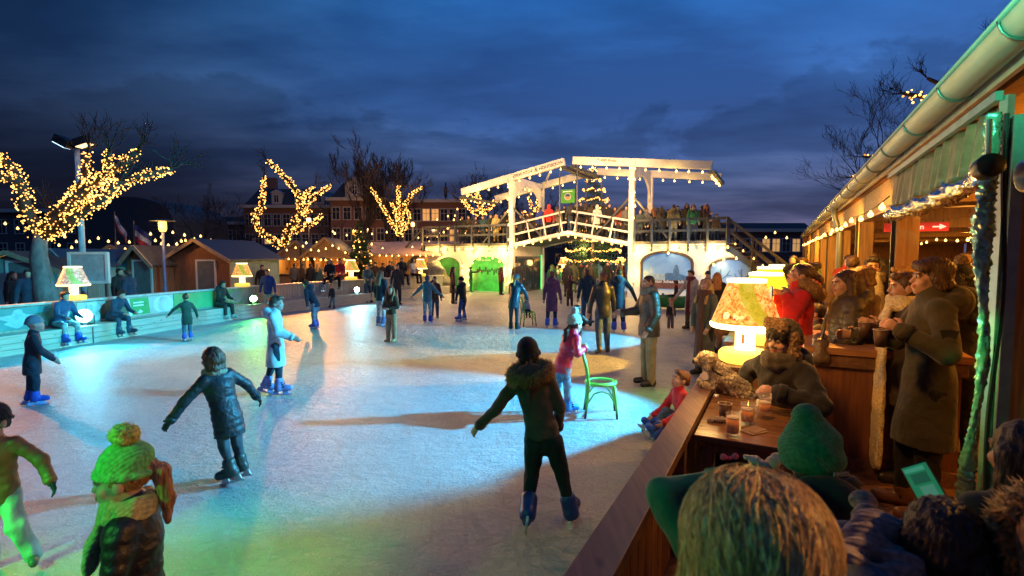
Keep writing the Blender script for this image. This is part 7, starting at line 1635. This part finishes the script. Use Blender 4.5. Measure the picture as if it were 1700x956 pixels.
for k,(y,hh) in enumerate(((.045,.012),(.018,.03),(-.025,.04))): b=MB();b.box((.004*(k-1),-.0068,y),(.05-.008*k,.001,hh));b.build('screen_block',emit('phone_block'+str(k),((.08,.5,.3),(.02,.16,.08),(.1,.4,.25))[k],.4),ps)
p=hp(1470,905,1.3);t=thing('scarf','crumpled pale pink and grey scarf on the lap of the dark haired person','scarf',p,.3);sdf_obj('scarf_folds',[dict(p=[cap((-.14,0,-.02),(.0,.04,.02),.04),cap((0,.04,.02),(.12,0,-.02),.045),cap((-.05,-.06,-.03),(.1,-.05,.0),.04),cap((.05,.08,-.02),(.12,.16,.02),.03)],k=.03)],cloth((.2,.17,.17),'knit'),.0065,t,lambda Pt:(.012*np.sin(Pt[...,0]*75+Pt[...,1]*60+2*np.sin(Pt[...,2]*40))*np.cos(Pt[...,1]*45+Pt[...,0]*20)).astype(np.float32))
p=hp(1430,935,1.25);t=thing('blue_coat','dark blue denim coat laid over the bench at the bottom','coat',p,.2);sdf_obj('coat_folds',[dict(p=[cap((-.2,0,-.05),(.2,0,-.05),.09,.11,0,(np.array([0,0,1.]),.55)),cap((-.1,.1,-.04),(.15,.12,-.05),.07)],k=.05)],cloth((.05,.085,.13),'denim'),.01,t,lambda Pt:(.012*np.sin(Pt[...,0]*28+Pt[...,1]*18)).astype(np.float32))
# fur hood at the right bottom corner
H7=PT('person in a yellowish fur hood at the bottom right corner',1850,1.05,1.58,25,head=(0,-8,0),lean=(6,0),hair=None,hcol=HD,coat=(.4,.27,.09),ckind='fur',clen='hip',hood='up',trim=(.42,.3,.12),pz=.5,vox=.009)
PT('person with dark curly hair at the right edge behind the fur hood',1735,1.62,1.5,10,pz=.52,hair='bob',hcol=(.012,.012,.01),coat=BLK,clen='hip',vox=.012)
# ================================================================ light, sky, camera
CY=(.12,.7,1.0);OR=(1,.33,.08);GRN=(.08,1,.14);YL=(1,.5,.04)
spot(FP[0][0]+np.array([.08,-.18,.06]),(1.0,0,-.6),(.07,.66,1),640,110,.5,.1)
spot(FP[1][0]+np.array([.12,-.15,.06]),(2,5,-.4),GRN,280,80,.5)
spot(FP[2][0]+np.array([.12,-.15,.06]),(3,6,-.2),(.3,.85,1),600,80,.5)
spot(FP[3][0]+np.array([.15,-.05,.06]),BR(-1.2,0,1.1),GRN,420,75,.6)
# market mast: low orange light raking across the ice from the far left
spot((-14.6,12.5,3.3),(-5.2,5.6,0),OR,2500,76,.25,.08)
spot((-9.5,24,3.0),(3,12,0),(1,.36,.09),2700,90,.3,.08)
# floods under the pavilion eave, aimed at the rink
spot(PV(8.6,.7,3.0),(-1.2,6.9,0),(.03,.56,1),7600,48,.4,.06)
spot(PV(14.5,.7,3.0),(-.8,13.2,0),(.08,.64,1),7500,34,.2,.05)
spot(PV(12.0,.7,3.0),(-.2,10.2,0),YL,4500,27,.2,.05)
spot(PV(17,.7,3.0),(-4.5,11.5,0),(.35,1,.1),2600,24,.4,.05)
spot(PV(7.3,.4,2.9),(2.6,6.9,0),(.5,1,.04),420,44,.5,.05)
# green flood at the camera end, then close spots added to tint single subjects
spot((-4.7,.7,3.0),(-3.0,2.35,.2),(.05,1,.09),1500,42,.6,.06)
spot((-2.75,.75,1.95),(-1.6,2.2,1.0),(.10,1,.12),120,44,.7,.05)  # added to turn the knitted hat green
spot((-4.6,1.6,1.6),(-3.4,3.5,.5),(.08,1,.12),130,40,.7,.05)
spot((-1.4,1.2,1.9),(.95,1.85,1.25),(.1,1,.3),48,22,.7,.05)  # added for the green sleeve and beanie
spot((-2.2,.75,1.75),(.24,.82,1.66),(.2,1,.3),46,10,.6,.03)  # added for a green rim on the blonde hair
spot(PV(1.4,-.2,3.12),PV(4.0,1.0,3.3),(.1,1,.5),480,34,.7,.05)
spot(PV(3.55,.45,1.9),PV(3.72,1.0,1.5),(.08,1,.25),34,62,.6,.03)  # added beside the plastic strip to make it glitter green
spot(PV(2.2,2.2,2.7),(.5,.85,1.7),(1,.45,.1),430,36,.6,.05)  # orange spot added for the right side of the blonde hair
point((pl1[0]-.75,pl1[1]-.95,1.55),(1,.55,.14),13,.12);spot(PV(3.55,-.35,2.55),PV(4.5,.15,.9),(1,.42,.06),80,110,.6,.08)  # fills added near the big lamp for puppy, table and fur hatted man
point(PV(5.6,2.3,2.6),(1,.36,.035),80,.1);spot(PV(6.9,.35,2.66),PV(6.0,-.1,0),(1,.38,.04),240,130,.6,.06)
for x,y,z in((-9.5,26,3),(-6,31,3.2),(-13,24,3)): point((x,y,z),(1,.48,.12),160,.15)  # warm fill points added over the market
# warm bulbs of the bridge thrown on the ice before it
for u in(-4,0,7.2,11): spot(BR(u,-.7,2.6),BR(u-.5,-5,0),(1,.58,.16),420,110,.6,.1)
# cyan flood on the left boards and cabins
spot((-1.5,10.5,4.6),(-11.2,13.6,.9),(.03,.7,.95),5500,54,.6,.1)
# cyan wash on the right bridge wall and passage
spot(PV(19,-.3,2.8),BR(9.2,0,1.0),(.4,.78,1),1500,46,.5,.1)
spot(BR(2.2,-5,3.0),BR(2.6,4,.4),GRN,1300,34,.5,.05)
spot(BR(6,3.5,2.6),BR(3.5,8,.3),(.4,.8,1),1000,90,.5,.05)
spot(BR(8,-7,5.2),BR(3.4,0,6.0),(1,.56,.25),5600,80,.6,.2)
spot(BR(-4,-7,5.2),BR(1,0,5.5),(1,.56,.25),3000,80,.6,.2)
# orange fill points added above the market to light the brick houses
point((-14,60,7),(1,.5,.2),2500,.3);point((-26,55,7),(1,.5,.2),1500,.3)
# warm fill of market lamps behind the bridge
for u in(1,5): point(BR(u,9.5,2.6),(1,.55,.2),170,.15)
w=bpy.data.worlds.new('World');S.world=w;w.use_nodes=True;nt=w.node_tree;L=nt.links;bg=nt.nodes['Background'];bg.inputs[1].default_value=.15
sky=nd(nt,'ShaderNodeTexSky',sky_type='NISHITA');sky.sun_disc=False;sky.sun_elevation=math.radians(-4.0);sky.sun_rotation=math.radians(35);sky.altitude=0
tc=nd(nt,'ShaderNodeTexCoord');sx=nd(nt,'ShaderNodeSeparateXYZ');L.new(tc.outputs['Generated'],sx.inputs[0])
def mth(op,a,c):
    n=nd(nt,'ShaderNodeMath',operation=op)
    for i,v in enumerate((a,c)):
        if isinstance(v,(int,float)): n.inputs[i].default_value=v
        else: L.new(v,n.inputs[i])
    return n.outputs[0]
# clouds live on a flat layer overhead: direction / height
zz=mth('MAXIMUM',sx.outputs['Z'],.04);cx=mth('DIVIDE',sx.outputs['X'],mth('ADD',zz,.12));cy=mth('DIVIDE',sx.outputs['Y'],mth('ADD',zz,.12))
cb=nd(nt,'ShaderNodeCombineXYZ');L.new(cx,cb.inputs[0]);L.new(cy,cb.inputs[1])
mp=nd(nt,'ShaderNodeMapping');mp.inputs['Scale'].default_value=(.55,1.0,1);mp.inputs['Rotation'].default_value=(0,0,.35);mp.inputs['Location'].default_value=(3.2,1.7,0);L.new(cb.outputs[0],mp.inputs[0])
n1=nd(nt,'ShaderNodeTexNoise');n1.inputs['Scale'].default_value=.9;n1.inputs['Detail'].default_value=9;n1.inputs['Roughness'].default_value=.55;n1.inputs['Distortion'].default_value=.12;L.new(mp.outputs[0],n1.inputs['Vector'])
r=nd(nt,'ShaderNodeValToRGB');e=r.color_ramp.elements;e[0].position=.36;e[0].color=(.6,.57,.62,1);e[1].position=.66;e[1].color=(2.3,2.0,1.75,1);q=e.new(.5);q.color=(.95,.97,1.0,1);L.new(n1.outputs['Fac'],r.inputs['Fac'])
n2=nd(nt,'ShaderNodeTexNoise');n2.inputs['Scale'].default_value=2.6;n2.inputs['Detail'].default_value=8;n2.inputs['Roughness'].default_value=.6;n2.inputs['Distortion'].default_value=.3
mp2=nd(nt,'ShaderNodeMapping');mp2.inputs['Scale'].default_value=(1.0,1.0,2.2);L.new(tc.outputs['Generated'],mp2.inputs[0]);L.new(mp2.outputs[0],n2.inputs['Vector'])
# low dark cloud bank near the horizon
low=nd(nt,'ShaderNodeMapRange',interpolation_type='SMOOTHSTEP');L.new(mth('ADD',sx.outputs['Z'],mth('MULTIPLY',mth('SUBTRACT',n2.outputs['Fac'],.5),.75)),low.inputs[0]);low.inputs[1].default_value=.20;low.inputs[2].default_value=.25;low.inputs[3].default_value=.74;low.inputs[4].default_value=1.0
# dusk colours by height, a little brighter towards the afterglow on the right
g=nd(nt,'ShaderNodeValToRGB');e=g.color_ramp.elements;e[0].position=0;e[0].color=(.072,.066,.14,1);e[1].position=.75;e[1].color=(.006,.085,.31,1)
for p,c in((.10,(.056,.074,.17,1)),(.28,(.044,.135,.40,1)),(.45,(.020,.13,.42,1))):
    q=e.new(p);q.color=c
L.new(sx.outputs['Z'],g.inputs['Fac'])
side=nd(nt,'ShaderNodeMapRange',interpolation_type='SMOOTHSTEP');L.new(sx.outputs['X'],side.inputs[0]);side.inputs[1].default_value=-.75;side.inputs[2].default_value=.25;side.inputs[3].default_value=.15;side.inputs[4].default_value=1.05
m1=nd(nt,'ShaderNodeMix',data_type='RGBA',blend_type='MULTIPLY');m1.inputs[0].default_value=1;L.new(g.outputs['Color'],m1.inputs[6]);L.new(r.outputs['Color'],m1.inputs[7])
sc=nd(nt,'ShaderNodeVectorMath',operation='SCALE');L.new(m1.outputs[2],sc.inputs[0]);L.new(mth('MULTIPLY',side.outputs[0],low.outputs[0]),sc.inputs['Scale'])
hs=nd(nt,'ShaderNodeVectorMath',operation='SCALE');L.new(sc.outputs[0],hs.inputs[0]);hs.inputs['Scale'].default_value=8.6
mx=nd(nt,'ShaderNodeMix',data_type='RGBA');mx.inputs[0].default_value=.9;L.new(sky.outputs[0],mx.inputs[6]);L.new(hs.outputs[0],mx.inputs[7])
L.new(mx.outputs[2],bg.inputs[0])
SKYNODES=(sky,mx,bg)
sl=bpy.data.lights.new('sun','SUN');sl.energy=.02;sl.angle=math.radians(20);sl.color=(.7,.8,1);so_=bpy.data.objects.new('sun',sl);COL.objects.link(so_);so_.rotation_euler=(math.radians(70),0,math.radians(145))
c=bpy.data.cameras.new('Camera');co=bpy.data.objects.new('Camera',c);COL.objects.link(co);co.location=(0,0,HC);co.rotation_euler=(math.pi/2-PITCH,0,0);c.sensor_width=36;c.lens=18;c.dof.use_dof=True;c.dof.focus_distance=9.0;c.dof.aperture_fstop=3.2;c.clip_start=.05;c.clip_end=2000;S.camera=co
S.view_settings.view_transform='Standard';S.view_settings.look='None';S.view_settings.exposure=0;S.view_settings.gamma=1;S.view_settings.use_curve_mapping=False
S.cycles.use_denoising=True;S.cycles.max_bounces=6;S.cycles.diffuse_bounces=2;S.cycles.glossy_bounces=3;S.cycles.transmission_bounces=6;S.cycles.sample_clamp_indirect=4;S.cycles.sample_clamp_direct=0;S.cycles.caustics_reflective=False;S.cycles.caustics_refractive=False
S.cycles.use_light_tree=True
